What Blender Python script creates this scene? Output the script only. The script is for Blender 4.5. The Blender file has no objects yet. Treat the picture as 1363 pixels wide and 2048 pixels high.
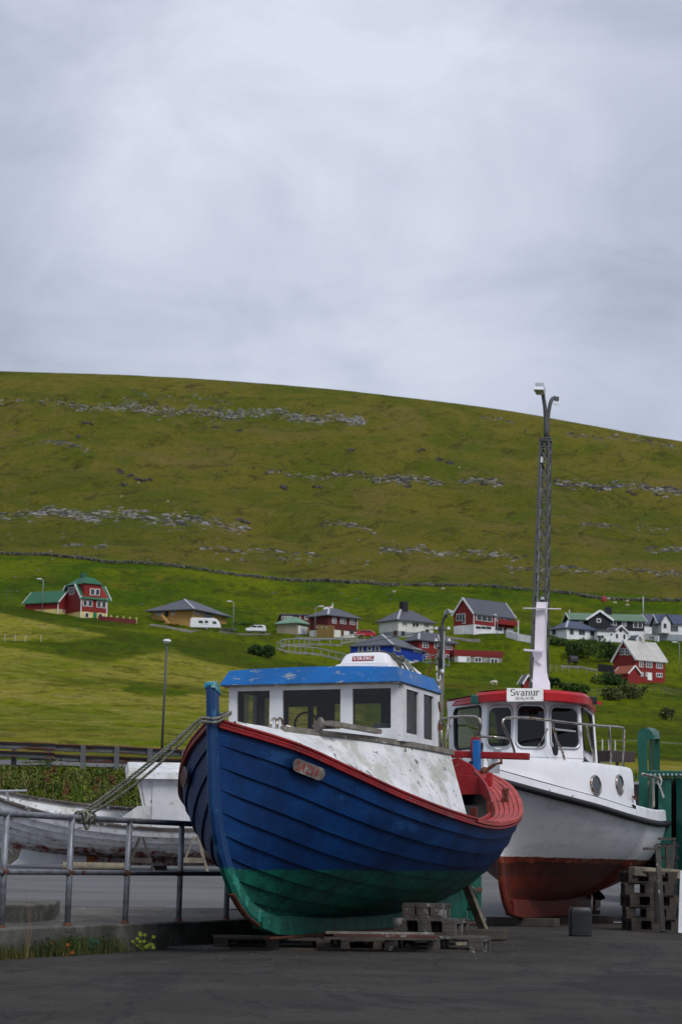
import bpy, math, random
import numpy as np
from mathutils import Vector, Matrix, Euler, noise as mn

# ------------------------------------------------------------------ camera, sky, sun, exposure
F_PX, W_PX, H_PX, CAM_Z = 4400.0, 1363.0, 2048.0, 0.85
PITCH, ROLL = math.atan(704 / 4400), 0.020
scene = bpy.context.scene
cam_d = bpy.data.cameras.new('camera')
cam = bpy.data.objects.new('camera', cam_d)
scene.collection.objects.link(cam)
scene.camera = cam
cam_d.sensor_fit = 'VERTICAL'; cam_d.sensor_height = 36.0; cam_d.sensor_width = 24.0
cam_d.lens = F_PX / H_PX * 36.0
cam_d.clip_start = 0.1; cam_d.clip_end = 8000
cam_d.dof.use_dof = True; cam_d.dof.focus_distance = 23.5; cam_d.dof.aperture_fstop = 6.3
CF = Vector((0, math.cos(PITCH), math.sin(PITCH)))
r0 = Vector((1, 0, 0)); u0 = r0.cross(CF)
CR = r0 * math.cos(ROLL) + u0 * math.sin(ROLL)
CU = -r0 * math.sin(ROLL) + u0 * math.cos(ROLL)
cam.matrix_world = Matrix(((CR.x, CU.x, -CF.x, 0), (CR.y, CU.y, -CF.y, 0), (CR.z, CU.z, -CF.z, CAM_Z), (0, 0, 0, 1)))

SUN_EL, SUN_AZ = math.radians(46), math.radians(150)      # compass angle of the sun, seen from behind the camera's right
world = bpy.data.worlds.new('World'); scene.world = world; world.use_nodes = True
wn, wl = world.node_tree.nodes, world.node_tree.links
wn.clear()
out = wn.new('ShaderNodeOutputWorld')
sky = wn.new('ShaderNodeTexSky'); sky.sky_type = 'NISHITA'; sky.sun_disc = False
sky.sun_elevation = SUN_EL; sky.sun_rotation = SUN_AZ
bg1 = wn.new('ShaderNodeBackground'); bg1.inputs[1].default_value = 0.06
wl.new(sky.outputs[0], bg1.inputs[0])
tc = wn.new('ShaderNodeTexCoord')
mp = wn.new('ShaderNodeMapping'); mp.inputs['Scale'].default_value = (2.1, 1.6, 3.6); mp.inputs['Location'].default_value = (3.1, 0.4, 2.2)
wl.new(tc.outputs['Generated'], mp.inputs[0])
def wnoise(scale, detail, rough, dist=0.0):
    n = wn.new('ShaderNodeTexNoise'); n.inputs['Scale'].default_value = scale; n.inputs['Detail'].default_value = detail
    n.inputs['Roughness'].default_value = rough; n.inputs['Distortion'].default_value = dist
    wl.new(mp.outputs[0], n.inputs['Vector']); return n
n1 = wnoise(1.35, 5.0, 0.5, 0.35); n2 = wnoise(4.2, 8.0, 0.58, 0.5)
mx = wn.new('ShaderNodeMix'); mx.data_type = 'FLOAT'; mx.inputs[0].default_value = 0.42
wl.new(n1.outputs[0], mx.inputs[2]); wl.new(n2.outputs[0], mx.inputs[3])
ramp = wn.new('ShaderNodeValToRGB')
cr = ramp.color_ramp
cr.elements[0].position = 0.36; cr.elements[0].color = (0.345, 0.385, 0.465, 1)
cr.elements[1].position = 0.68; cr.elements[1].color = (0.665, 0.71, 0.825, 1)
e = cr.elements.new(0.5); e.color = (0.475, 0.52, 0.63, 1)
# the cloud is thinnest, and brightest, in one broad part of the sky
vd = wn.new('ShaderNodeVectorMath'); vd.operation = 'DOT_PRODUCT'; wl.new(tc.outputs['Generated'], vd.inputs[0]); vd.inputs[1].default_value = (-0.030, 0.955, 0.293)
mr = wn.new('ShaderNodeMapRange'); mr.interpolation_type = 'SMOOTHSTEP'; wl.new(vd.outputs['Value'], mr.inputs[0])
mr.inputs[1].default_value = 0.984; mr.inputs[2].default_value = 1.0; mr.inputs[3].default_value = -0.03; mr.inputs[4].default_value = 0.05
ad = wn.new('ShaderNodeMath'); ad.operation = 'ADD'; wl.new(mx.outputs[0], ad.inputs[0]); wl.new(mr.outputs[0], ad.inputs[1])
wl.new(ad.outputs[0], ramp.inputs[0])
bg2 = wn.new('ShaderNodeBackground'); bg2.inputs[1].default_value = 1.0
wl.new(ramp.outputs[0], bg2.inputs[0])
ms = wn.new('ShaderNodeMixShader'); ms.inputs[0].default_value = 0.94
wl.new(bg1.outputs[0], ms.inputs[1]); wl.new(bg2.outputs[0], ms.inputs[2]); wl.new(ms.outputs[0], out.inputs[0])

sun_d = bpy.data.lights.new('sun', 'SUN'); sun_d.energy = 1.75; sun_d.angle = math.radians(22); sun_d.color = (1, 0.97, 0.93)
sun = bpy.data.objects.new('sun', sun_d); scene.collection.objects.link(sun)
sd = Vector((math.sin(SUN_AZ) * math.cos(SUN_EL), math.cos(SUN_AZ) * math.cos(SUN_EL), math.sin(SUN_EL)))
sun.rotation_euler = (-sd).to_track_quat('-Z', 'Y').to_euler()
scene.view_settings.view_transform = 'Standard'; scene.view_settings.look = 'None'
scene.view_settings.exposure = 0.15; scene.view_settings.gamma = 1.0
scene.render.engine = 'CYCLES'
scene.cycles.max_bounces = 6; scene.cycles.transparent_max_bounces = 12
scene.cycles.use_denoising = True

# ------------------------------------------------------------------ helpers
PI = math.pi
COL = scene.collection
rnd = random.Random(7)
def ray(px, py):
    return CF + CR * ((px - 681.5) / F_PX) - CU * ((py - 1024) / F_PX)
def at(px, py, Y):
    d = ray(px, py); t = Y / d.y
    return Vector((d.x * t, Y, CAM_Z + d.z * t))
def ip(x, xs, ys):
    """smooth (Catmull-Rom) interpolation of a table"""
    if x <= xs[0]: return ys[0]
    if x >= xs[-1]: return ys[-1]
    i = max(j for j in range(len(xs)) if xs[j] <= x); i = min(i, len(xs) - 2)
    def sl(j):
        if j == 0: return (ys[1] - ys[0]) / (xs[1] - xs[0])
        if j == len(xs) - 1: return (ys[-1] - ys[-2]) / (xs[-1] - xs[-2])
        return (ys[j + 1] - ys[j - 1]) / (xs[j + 1] - xs[j - 1])
    h = xs[i + 1] - xs[i]; t = (x - xs[i]) / h
    return ((2*t**3 - 3*t*t + 1) * ys[i] + (t**3 - 2*t*t + t) * h * sl(i) + (-2*t**3 + 3*t*t) * ys[i+1] + (t**3 - t*t) * h * sl(i+1))

class MB:
    def __init__(s): s.v = []; s.f = []
    def add(s, vs, fs):
        n = len(s.v); s.v += [Vector(v) for v in vs]; s.f += [tuple(n + i for i in f) for f in fs]; return s
    def box(s, x0, x1, y0, y1, z0, z1):
        return s.add([(x0,y0,z0),(x1,y0,z0),(x1,y1,z0),(x0,y1,z0),(x0,y0,z1),(x1,y0,z1),(x1,y1,z1),(x0,y1,z1)],
                     [(0,3,2,1),(4,5,6,7),(0,1,5,4),(1,2,6,5),(2,3,7,6),(3,0,4,7)])
    def hexa(s, p):   # 8 points: bottom four, top four
        return s.add(p, [(0,3,2,1),(4,5,6,7),(0,1,5,4),(1,2,6,5),(2,3,7,6),(3,0,4,7)])
    def bar(s, p0, p1, w, h, up=(0,0,1)):
        p0, p1 = Vector(p0), Vector(p1); d = (p1 - p0).normalized(); up = Vector(up)
        if abs(d.dot(up)) > 0.98: up = Vector((1,0,0))
        a = d.cross(up).normalized() * (w / 2); b = a.cross(d).normalized() * (h / 2)
        return s.hexa([p0-a-b, p1-a-b, p1+a-b, p0+a-b, p0-a+b, p1-a+b, p1+a+b, p0+a+b])
    def tube(s, pts, r, n=8, closed=False, cap=True):
        pts = [Vector(p) for p in pts]; m = len(pts)
        rs = r if isinstance(r, (list, tuple)) else [r] * m
        prev = None; rings = []
        for i in range(m):
            if closed: d = pts[(i+1) % m] - pts[i-1]
            else: d = pts[min(i+1, m-1)] - pts[max(i-1, 0)]
            if d.length < 1e-9: d = Vector((0,0,1))
            d.normalize()
            if prev is None:
                a = d.orthogonal().normalized()
            else:
                a = prev - d * prev.dot(d)
                a = a.normalized() if a.length > 1e-6 else d.orthogonal().normalized()
            prev = a; b = d.cross(a)
            rings.append([pts[i] + (a * math.cos(2*PI*j/n) + b * math.sin(2*PI*j/n)) * rs[i] for j in range(n)])
        base = len(s.v)
        for g in rings: s.v += g
        for i in range(m if closed else m - 1):
            for j in range(n):
                a0 = base + i*n; b0 = base + ((i+1) % m)*n
                s.f.append((a0+j, a0+(j+1)%n, b0+(j+1)%n, b0+j))
        if cap and not closed:
            s.f.append(tuple(base + j for j in range(n))[::-1]); s.f.append(tuple(base + (m-1)*n + j for j in range(n)))
        return s
    def cyl(s, p0, p1, r0, r1=None, n=14): return s.tube([p0, p1], [r0, r0 if r1 is None else r1], n)
    def prism(s, poly, vec):
        vec = Vector(vec); n = len(poly); poly = [Vector(p) for p in poly]
        return s.add(poly + [p + vec for p in poly], [tuple(range(n))[::-1], tuple(range(n, 2*n))] + [(i, (i+1)%n, n+(i+1)%n, n+i) for i in range(n)])
    def grid(s, rows, closed=False):
        n = len(rows[0]); base = len(s.v)
        for r in rows: s.v += [Vector(p) for p in r]
        for i in range(len(rows) - 1):
            for j in range(n if closed else n - 1):
                a = base + i*n + j; b = base + i*n + (j+1) % n
                s.f.append((a, b, b + n, a + n))
        return s
    def ball(s, c, rx, ry, rz, n=12, m=8, f=None):
        c = Vector(c); rows = []
        for i in range(m + 1):
            th = PI * i / m; row = []
            for j in range(n):
                ph = 2*PI*j/n; d = Vector((math.sin(th)*math.cos(ph), math.sin(th)*math.sin(ph), -math.cos(th)))
                k = f(d) if f else 1.0
                row.append(c + Vector((d.x*rx, d.y*ry, d.z*rz)) * k)
            rows.append(row)
        return s.grid(rows, True)
    def lathe(s, prof, c, n=20, axis='z'):
        rows = []
        for r, z in prof:
            rows.append([Vector(c) + Vector((r*math.cos(2*PI*j/n), r*math.sin(2*PI*j/n), z)) for j in range(n)])
        return s.grid(rows, True)
    def rock(s, c, r, seed, flat=0.6, wide=1.0):
        q = random.Random(seed); o = Vector((q.random()*99, q.random()*99, q.random()*99))
        a = q.random()*6.28; ex, ey = r*(0.7+0.6*q.random()), r*(0.7+0.6*q.random())
        base = len(s.v); ph = (1+5**.5)/2
        ic = [(-1,ph,0),(1,ph,0),(-1,-ph,0),(1,-ph,0),(0,-1,ph),(0,1,ph),(0,-1,-ph),(0,1,-ph),(ph,0,-1),(ph,0,1),(-ph,0,-1),(-ph,0,1)]
        fc = [(0,11,5),(0,5,1),(0,1,7),(0,7,10),(0,10,11),(1,5,9),(5,11,4),(11,10,2),(10,7,6),(7,1,8),(3,9,4),(3,4,2),(3,2,6),(3,6,8),(3,8,9),(4,9,5),(2,4,11),(6,2,10),(8,6,7),(9,8,1)]
        for v in ic:
            d = Vector(v).normalized() * (0.7 + 0.6*q.random())
            s.v.append(Vector(c) + Vector((d.x*ex*math.cos(a)-d.y*ey*math.sin(a), d.x*ex*math.sin(a)+d.y*ey*math.cos(a), d.z*r*flat)))
            s.v[-1].x = c[0] + (s.v[-1].x - c[0]) * wide
        s.f += [tuple(base+i for i in t) for t in fc]
        return s

MATW = {}
def mesh_obj(name, mb, mat, smooth=False, bevel=0.0, inv=None, auto=None):
    me = bpy.data.meshes.new(name)
    vs = [inv @ v for v in mb.v] if inv is not None else mb.v
    me.from_pydata([tuple(v) for v in vs], [], mb.f)
    me.materials.append(mat)
    if smooth:
        me.polygons.foreach_set('use_smooth', [True] * len(me.polygons))
        if auto: me.set_sharp_from_angle(angle=math.radians(auto))
    me.update()
    o = bpy.data.objects.new(name, me); COL.objects.link(o)
    if bevel:
        b = o.modifiers.new('bevel', 'BEVEL'); b.width = bevel; b.segments = 2; b.limit_method = 'ANGLE'; b.angle_limit = math.radians(40)
    return o
def tag(o, label=None, cat=None, group=None, kind=None):
    if label: o['label'] = label
    if cat: o['category'] = cat
    if group: o['group'] = group
    if kind: o['kind'] = kind
    return o
def thing(name, label, cat, loc=(0,0,0), rot=(0,0,0), group=None, M=None):
    o = bpy.data.objects.new(name, None); COL.objects.link(o); o.empty_display_size = 0.3
    m = M if M is not None else Matrix.Translation(Vector(loc)) @ Euler(rot).to_matrix().to_4x4()
    o.matrix_world = m; MATW[o.name] = m.copy()
    return tag(o, label, cat, group)
def part(name, mb, mat, parent, world=False, label=None, smooth=False, bevel=0.0, auto=None, kind=None):
    p = parent; inv = None
    if world:
        while p.name not in MATW: p = p.parent
        inv = MATW[p.name].inverted()
    o = mesh_obj(name, mb, mat, smooth, bevel, inv, auto); o.parent = parent
    if label: o['label'] = label
    if kind: o['kind'] = kind
    return o
def solo(name, mb, mat, label, cat, group=None, kind=None, smooth=False, bevel=0.0, auto=None):
    xs = [v.x for v in mb.v]; ys = [v.y for v in mb.v]; zs = [v.z for v in mb.v]
    c = Vector(((min(xs)+max(xs))/2, (min(ys)+max(ys))/2, min(zs)))
    o = mesh_obj(name, mb, mat, smooth, bevel, Matrix.Translation(-c), auto); o.location = c
    return tag(o, label, cat, group, kind)
def struct(name, mb, mat, smooth=False, label=None):
    o = mesh_obj(name, mb, mat, smooth); o['kind'] = 'structure'
    if label: o['label'] = label
    return o
def dup(root, M=None, label=None, name=None):
    r = root.copy(); COL.objects.link(r)
    if M is not None: r.matrix_world = M; MATW[r.name] = M.copy()
    if label: r['label'] = label
    def rec(src, dst):
        for ch in list(src.children):
            if ch == dst: continue
            c = ch.copy(); COL.objects.link(c); c.parent = dst; rec(ch, c)
    rec(root, r)
    return r

# ------------------------------------------------------------------ materials
class NT:
    def __init__(s, name):
        s.m = bpy.data.materials.new(name); s.m.use_nodes = True
        s.n, s.l = s.m.node_tree.nodes, s.m.node_tree.links
        s.b = s.n['Principled BSDF']; s.o = s.n['Material Output']
        s.tc = s.n.new('ShaderNodeTexCoord')
    rz = 0.0
    def co(s, scale=(1,1,1), kind='Object'):
        m = s.n.new('ShaderNodeMapping'); m.inputs['Scale'].default_value = scale
        if s.rz:
            r = s.n.new('ShaderNodeMapping'); r.inputs['Rotation'].default_value = (0, 0, s.rz); s.l.new(s.tc.outputs[kind], r.inputs[0])
            s.l.new(r.outputs[0], m.inputs[0]); return m.outputs[0]
        s.l.new(s.tc.outputs[kind], m.inputs[0]); return m.outputs[0]
    def noise(s, scale, detail=4, rough=0.55, sc=(1,1,1), dist=0.0):
        n = s.n.new('ShaderNodeTexNoise'); n.inputs['Scale'].default_value = scale; n.inputs['Detail'].default_value = detail
        n.inputs['Roughness'].default_value = rough; n.inputs['Distortion'].default_value = dist
        s.l.new(s.co(sc), n.inputs['Vector']); k = s.math('MULTIPLY', n.outputs[0], 1.4); return s.math('SUBTRACT', k, 0.2)
    def voro(s, scale, sc=(1,1,1), feat='F1'):
        n = s.n.new('ShaderNodeTexVoronoi'); n.inputs['Scale'].default_value = scale; n.feature = feat
        s.l.new(s.co(sc), n.inputs['Vector']); return n.outputs[0]
    def ramp(s, x, a, b, va=0.0, vb=1.0):
        n = s.n.new('ShaderNodeMapRange'); n.inputs[1].default_value = a; n.inputs[2].default_value = b
        n.inputs[3].default_value = va; n.inputs[4].default_value = vb; n.interpolation_type = 'SMOOTHSTEP'
        s.l.new(x, n.inputs[0]); return n.outputs[0]
    def mix(s, f, a, b):
        n = s.n.new('ShaderNodeMix'); n.data_type = 'RGBA'
        for i, v in ((0, f), (6, a), (7, b)):
            if isinstance(v, (int, float)): n.inputs[i].default_value = v
            elif isinstance(v, tuple): n.inputs[i].default_value = (*v[:3], 1)
            else: s.l.new(v, n.inputs[i])
        return n.outputs[2]
    def math(s, op, a, b=0.0):
        n = s.n.new('ShaderNodeMath'); n.operation = op
        for i, v in ((0, a), (1, b)):
            if isinstance(v, (int, float)): n.inputs[i].default_value = v
            else: s.l.new(v, n.inputs[i])
        return n.outputs[0]
    def xyz(s, i, kind='Object'):
        n = s.n.new('ShaderNodeSeparateXYZ'); s.l.new(s.tc.outputs[kind], n.inputs[0]); return n.outputs[i]
    def attr(s, name):
        n = s.n.new('ShaderNodeAttribute'); n.attribute_name = name; return n.outputs['Fac']
    def bump(s, h, strength, dist):
        n = s.n.new('ShaderNodeBump'); n.inputs['Strength'].default_value = strength; n.inputs['Distance'].default_value = dist
        s.l.new(h, n.inputs['Height']); s.l.new(n.outputs[0], s.b.inputs['Normal']); return s
    def done(s, col=None, rough=0.6, metal=0.0, spec=0.5):
        if col is not None:
            if isinstance(col, tuple): s.b.inputs['Base Color'].default_value = (*col, 1)
            else: s.l.new(col, s.b.inputs['Base Color'])
        if isinstance(rough, (int, float)): s.b.inputs['Roughness'].default_value = rough
        else: s.l.new(rough, s.b.inputs['Roughness'])
        s.b.inputs['Metallic'].default_value = metal; s.b.inputs['Specular IOR Level'].default_value = spec
        return s.m
_mc = {}
def pm(name, col, rough=0.6, metal=0.0, var=0.25, vs=3.0, wear=None, wthr=0.6, ws=8.0, wsc=(1,1,1), bump=0.15, bs=30.0, bd=0.004, spec=0.4, soft=0.04, dirt=None, dthr=0.55, dscale=1.2):
    """painted / plain surface: colour variation, optional wear patches of another colour, optional broad dirt, fine bump"""
    if name in _mc: return _mc[name]
    t = NT(name)
    v = t.noise(vs, 5, 0.6)
    c = t.mix(t.ramp(v, 0.3, 0.7), tuple(x * (1 - var) for x in col), tuple(min(1, x * (1 + var * 0.6)) for x in col))
    if dirt: c = t.mix(t.math('MULTIPLY', t.ramp(t.noise(dscale, 8, 0.68), dthr, dthr + 0.16), 0.75), c, dirt)
    if wear:
        w = t.ramp(t.noise(ws, 8, 0.7, wsc, 0.3), wthr, wthr + soft)
        c = t.mix(w, c, wear)
        t.bump(t.math('SUBTRACT', t.noise(bs, 4), t.math('MULTIPLY', w, 1.2)), bump * 2, bd)
    else:
        t.bump(t.noise(bs, 4), bump, bd)
    _mc[name] = t.done(c, t.ramp(v, 0.2, 0.8, max(0.05, rough - 0.1), min(1, rough + 0.12)), metal, spec)
    return _mc[name]
def glass(name, tint=(0.5, 0.52, 0.52), gloss=0.12):
    t = NT(name); t.n.remove(t.b)
    tr = t.n.new('ShaderNodeBsdfTransparent'); tr.inputs[0].default_value = (*tint, 1)
    gl = t.n.new('ShaderNodeBsdfGlossy'); gl.inputs[0].default_value = (1,1,1,1); gl.inputs['Roughness'].default_value = 0.03
    fr = t.n.new('ShaderNodeFresnel'); fr.inputs[0].default_value = 1.5
    ad = t.math('MULTIPLY', fr.outputs[0], gloss)
    mxs = t.n.new('ShaderNodeMixShader'); t.l.new(ad, mxs.inputs[0]); t.l.new(tr.outputs[0], mxs.inputs[1]); t.l.new(gl.outputs[0], mxs.inputs[2])
    t.l.new(mxs.outputs[0], t.o.inputs[0]); return t.m
t_noise_scale = 0.3

WHITE = (0.78, 0.79, 0.81)
def band(t, z, zz, soft, namp=0.03, ns=6):
    """1 above height zz"""
    n = t.math('MULTIPLY', t.math('SUBTRACT', t.noise(ns, 4), 0.5), namp)
    return t.ramp(t.math('ADD', z, n), zz - soft, zz + soft)
def mat_blue_hull():
    t = NT('blue_hull_paint'); z = t.xyz(2)
    blue = t.mix(t.ramp(t.noise(2.2, 5), 0.3, 0.7), (0.001, 0.021, 0.088), (0.001, 0.036, 0.145))
    blue = t.mix(t.math('MULTIPLY', t.ramp(t.noise(5, 6, 0.7, (0.3, 0.3, 1.6)), 0.56, 0.75), 0.35), blue, (0.010, 0.075, 0.20))
    blue = t.mix(t.math('MULTIPLY', t.ramp(t.noise(7, 7, .75, (1.2, 1.2, .18)), .56, .72), .45), blue, (0.001, 0.012, 0.05))
    blue = t.mix(t.math('MULTIPLY', t.ramp(t.noise(2.6, 8, .75, (.5, .5, 1.2)), .60, .70), .35), blue, (0.02, 0.10, 0.26))
    blue = t.mix(t.math('MULTIPLY', t.ramp(t.noise(30, 5, .7, (.35, .35, 2)), .74, .80), .6), blue, (0.10, 0.17, 0.26))
    green = t.mix(t.ramp(t.noise(5, 6), 0.3, 0.7), (0.003, 0.062, 0.042), (0.005, 0.120, 0.082))
    green = t.mix(t.ramp(t.noise(26, 6, 0.7), 0.66, 0.72), green, (0.05, 0.30, 0.24))
    c = t.mix(band(t, z, 0.78, 0.006, 0.02, 9), green, blue)
    sp = t.ramp(t.noise(34, 4, 0.6), 0.735, 0.77)
    c = t.mix(t.math('MULTIPLY', sp, 0.8), c, (0.05, 0.018, 0.008))
    t.bump(t.noise(40, 4), 0.2, 0.004)
    return t.done(c, 0.5, 0, 0.25)
def mat_white_hull():
    t = NT('white_gelcoat_hull'); z = t.xyz(2)
    wh = t.mix(t.ramp(t.noise(3, 6, 0.6, (0.5, 0.5, 2)), 0.45, 0.75), WHITE, (0.62, 0.64, 0.66))
    wh = t.mix(t.math('MULTIPLY', t.ramp(t.noise(3.0, 6, 0.65, (3, 3, 0.25)), 0.55, 0.75), 0.4), wh, (0.50, 0.50, 0.48))
    lo = t.mix(t.ramp(t.noise(7, 6), 0.35, 0.7), (0.115, 0.017, 0.010), (0.17, 0.028, 0.015))
    br = t.mix(t.ramp(t.noise(6, 6), 0.3, 0.7), (0.060, 0.018, 0.014), (0.105, 0.026, 0.017))
    top = t.mix(t.ramp(t.noise(9, 6), 0.4, 0.6), (0.13, 0.026, 0.013), (0.24, 0.045, 0.02))
    top = t.mix(t.ramp(t.noise(16, 6, 0.7), 0.62, 0.66), top, (0.5, 0.3, 0.22))
    c = t.mix(band(t, z, 0.74, 0.012, 0.06, 1.5), lo, br)
    c = t.mix(band(t, z, 0.92, 0.008, 0.08, 3), c, top)
    c = t.mix(band(t, z, 0.985, 0.004, 0.02, 8), c, wh)
    t.bump(t.noise(25, 4), 0.1, 0.003)
    return t.done(c, 0.35, 0, 0.5)
def mat_old_hull():
    t = NT('weathered_white_hull'); z = t.xyz(2)
    wh = t.mix(t.ramp(t.noise(4, 6, 0.65), 0.35, 0.75), (0.66, 0.67, 0.70), (0.42, 0.42, 0.42))
    wh = t.mix(t.ramp(t.noise(14, 7, 0.7, (0.35, 1, 1.5)), 0.66, 0.70), wh, (0.10, 0.05, 0.035))
    rd = t.mix(t.ramp(t.noise(7, 6, 0.7), 0.42, 0.60), (0.38, 0.37, 0.37), (0.17, 0.022, 0.018))
    c = t.mix(band(t, z, 0.42, 0.05, 0.5, 3), rd, wh)
    t.bump(t.noise(30, 5), 0.3, 0.006)
    return t.done(c, 0.6, 0, 0.3)
M_BLUEHULL, M_WHITEHULL, M_OLDHULL = mat_blue_hull(), mat_white_hull(), mat_old_hull()
M_STEM = (lambda t: t.done(t.mix(band(t, t.xyz(2), 0.80, 0.006, 0.03, 9),
        t.mix(t.ramp(t.noise(12, 6, .7), .56, .64), (0.003, 0.125, 0.085), (0.03, 0.30, 0.23)),
        t.mix(t.ramp(t.noise(9, 6, .7, (1,1,.3)), .60, .70), (0.001, 0.038, 0.135), (0.03, 0.14, 0.28))), 0.5))(NT('stem_paint'))
M_BLUE = pm('bright_blue_paint', (0.001, 0.115, 0.38), 0.5, var=0.15, wear=(0.22, 0.27, 0.33), wthr=0.63, ws=10, wsc=(0.6, 0.6, 2.2), dirt=(0.02, 0.10, 0.28), dthr=0.6)
M_BLUELT = pm('pale_blue_paint', (0.02, 0.17, 0.50), 0.5, var=0.12)
M_REDRAIL = pm('red_rail_paint', (0.24, 0.010, 0.012), 0.45, var=0.3, wear=(0.13, 0.08, 0.06), wthr=0.64, ws=12, wsc=(0.4, 1, 1))
M_RED = pm('red_wood_paint', (0.29, 0.012, 0.014), 0.5, var=0.2, wear=(0.22, 0.12, 0.08), wthr=0.68, ws=9)
M_SALMON = pm('faded_red_deck', (0.40, 0.062, 0.055), 0.7, var=0.2, wear=(0.035, 0.018, 0.015), wthr=0.655, ws=11, wsc=(0.5, 2.2, 1))
M_WPAINT = pm('white_wood_paint', (0.68, 0.69, 0.71), 0.55, var=0.1, wear=(0.22, 0.20, 0.17), wthr=0.70, ws=9, dirt=(0.36, 0.35, 0.31), dthr=0.62, dscale=3)
M_PEEL = pm('peeling_white_paint', (0.66, 0.67, 0.68), 0.7, var=0.14, wear=(0.16, 0.145, 0.11), wthr=0.655, ws=9, wsc=(1,1,1), bump=0.4, bd=0.008, dirt=(0.40, 0.40, 0.34), dthr=0.50, dscale=2.4)
M_GREYWOOD = pm('weathered_grey_wood', (0.21, 0.19, 0.16), 0.85, var=0.35, vs=6, wear=(0.5, 0.5, 0.48), wthr=0.62, ws=7, wsc=(.5,1,1), bump=0.5, bs=40, bd=0.008)
M_DARKWOOD = pm('dark_wet_wood', (0.055, 0.045, 0.036), 0.85, var=0.4, vs=5, bump=0.5, bs=30, bd=0.01, dirt=(0.085, 0.078, 0.066), dthr=0.58, dscale=4)
M_PALLET = pm('pallet_timber', (0.075, 0.069, 0.060), 0.88, var=0.4, vs=4, wear=(0.26, 0.25, 0.24), wthr=0.60, ws=6, bump=0.5, bs=40, bd=0.008)
M_TIMBER = pm('raw_timber', (0.22, 0.19, 0.14), 0.8, var=0.3, vs=6, bump=0.4, bs=40, bd=0.006)
M_THEAD = pm('worn_timberhead', (0.12, 0.018, 0.014), 0.8, var=.35, wear=(0.20, 0.13, 0.08), wthr=0.56, ws=9, wsc=(1,1,.3))
M_BROWN = pm('brown_interior_wood', (0.028, 0.017, 0.012), 0.6, var=0.3)
M_GREYIN = pm('grey_lining', (0.20, 0.20, 0.19), 0.7, var=0.25)
M_GALV = pm('galvanised_pipe', (0.22, 0.235, 0.26), 0.5, metal=0.45, var=0.3, vs=9, wear=(0.16, 0.06, 0.03), wthr=0.64, ws=5, wsc=(1,1,.6))
M_RUST = pm('rusty_steel', (0.13, 0.05, 0.028), 0.8, metal=0.2, var=0.4, vs=14)
M_STEEL = pm('stainless_tube', (0.42, 0.38, 0.34), 0.28, metal=0.9, var=0.3, vs=6, wear=(0.22, 0.13, 0.07), wthr=0.6, ws=6)
M_BRONZE = pm('dull_bronze', (0.04, 0.09, 0.075), 0.5, metal=0.4, var=0.3)
M_BLACK = pm('black_rubber', (0.012, 0.013, 0.016), 0.55, var=0.3)
M_BLACKPL = pm('black_plastic', (0.012, 0.014, 0.018), 0.45, var=0.3)
M_GELW = pm('white_gelcoat', (0.80, 0.81, 0.84), 0.32, var=0.05, dirt=(0.62, 0.61, 0.55), dthr=0.66, dscale=2, bump=0.04)
M_PINKW = pm('pinkish_white_paint', (0.80, 0.74, 0.80), 0.45, var=0.05)
M_RAFT = pm('raft_gelcoat', (0.80, 0.80, 0.82), 0.4, var=0.05)
M_REDGEL = pm('red_gelcoat', (0.43, 0.010, 0.014), 0.35, var=0.12)
M_LETRED = pm('red_lettering', (0.36, 0.02, 0.02), 0.5)
M_LETBLK = pm('black_lettering', (0.01, 0.01, 0.012), 0.5)
M_PLATE = pm('old_name_plate', (0.17, 0.145, 0.13), 0.6, var=0.35, wear=(.30,.28,.26), wthr=.58, ws=14)
M_ROPE = pm('grey_green_rope', (0.21, 0.215, 0.17), 0.9, var=0.4, vs=20)
M_ROPED = pm('dark_lashing', (0.09, 0.09, 0.075), 0.9, var=0.4, vs=20)
M_TEAL = pm('teal_rope', (0.01, 0.22, 0.20), 0.8)
M_GREENST = pm('green_steel_paint', (0.003, 0.080, 0.055), 0.42, var=0.2, wear=(0.10, 0.04, 0.02), wthr=0.73, ws=6)
M_MAST = pm('dark_mast_steel', (0.085, 0.088, 0.092), 0.6, metal=0.3, var=0.2)
M_LAMPG = pm('lamp_aluminium', (0.42, 0.44, 0.47), 0.4, metal=0.5, var=0.1)
M_LENS = pm('lamp_lens', (0.75, 0.77, 0.8), 0.2, var=0.05)
M_POLEWOOD = pm('pole_timber', (0.19, 0.175, 0.15), 0.85, var=0.3, vs=2, wear=(0.13, 0.07, 0.04), wthr=0.66, ws=3, wsc=(2,2,.3))
M_CERAMIC = pm('white_ceramic', (0.75, 0.76, 0.78), 0.25, var=0.05)
M_CONC = pm('old_concrete', (0.105, 0.10, 0.09), 0.9, var=0.35, vs=2.5, dirt=(0.035, 0.035, 0.025), dthr=0.5, dscale=1.4, bump=0.6, bs=30, bd=0.01)
M_GLASS = glass('window_glass', (0.68, 0.69, 0.68), 0.55)
M_GLASSD = glass('tinted_glass', (0.36, 0.38, 0.40), 0.8)
M_GLASSP = glass('cabin_side_glass', (0.5, 0.5, 0.5), 0.22)
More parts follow.
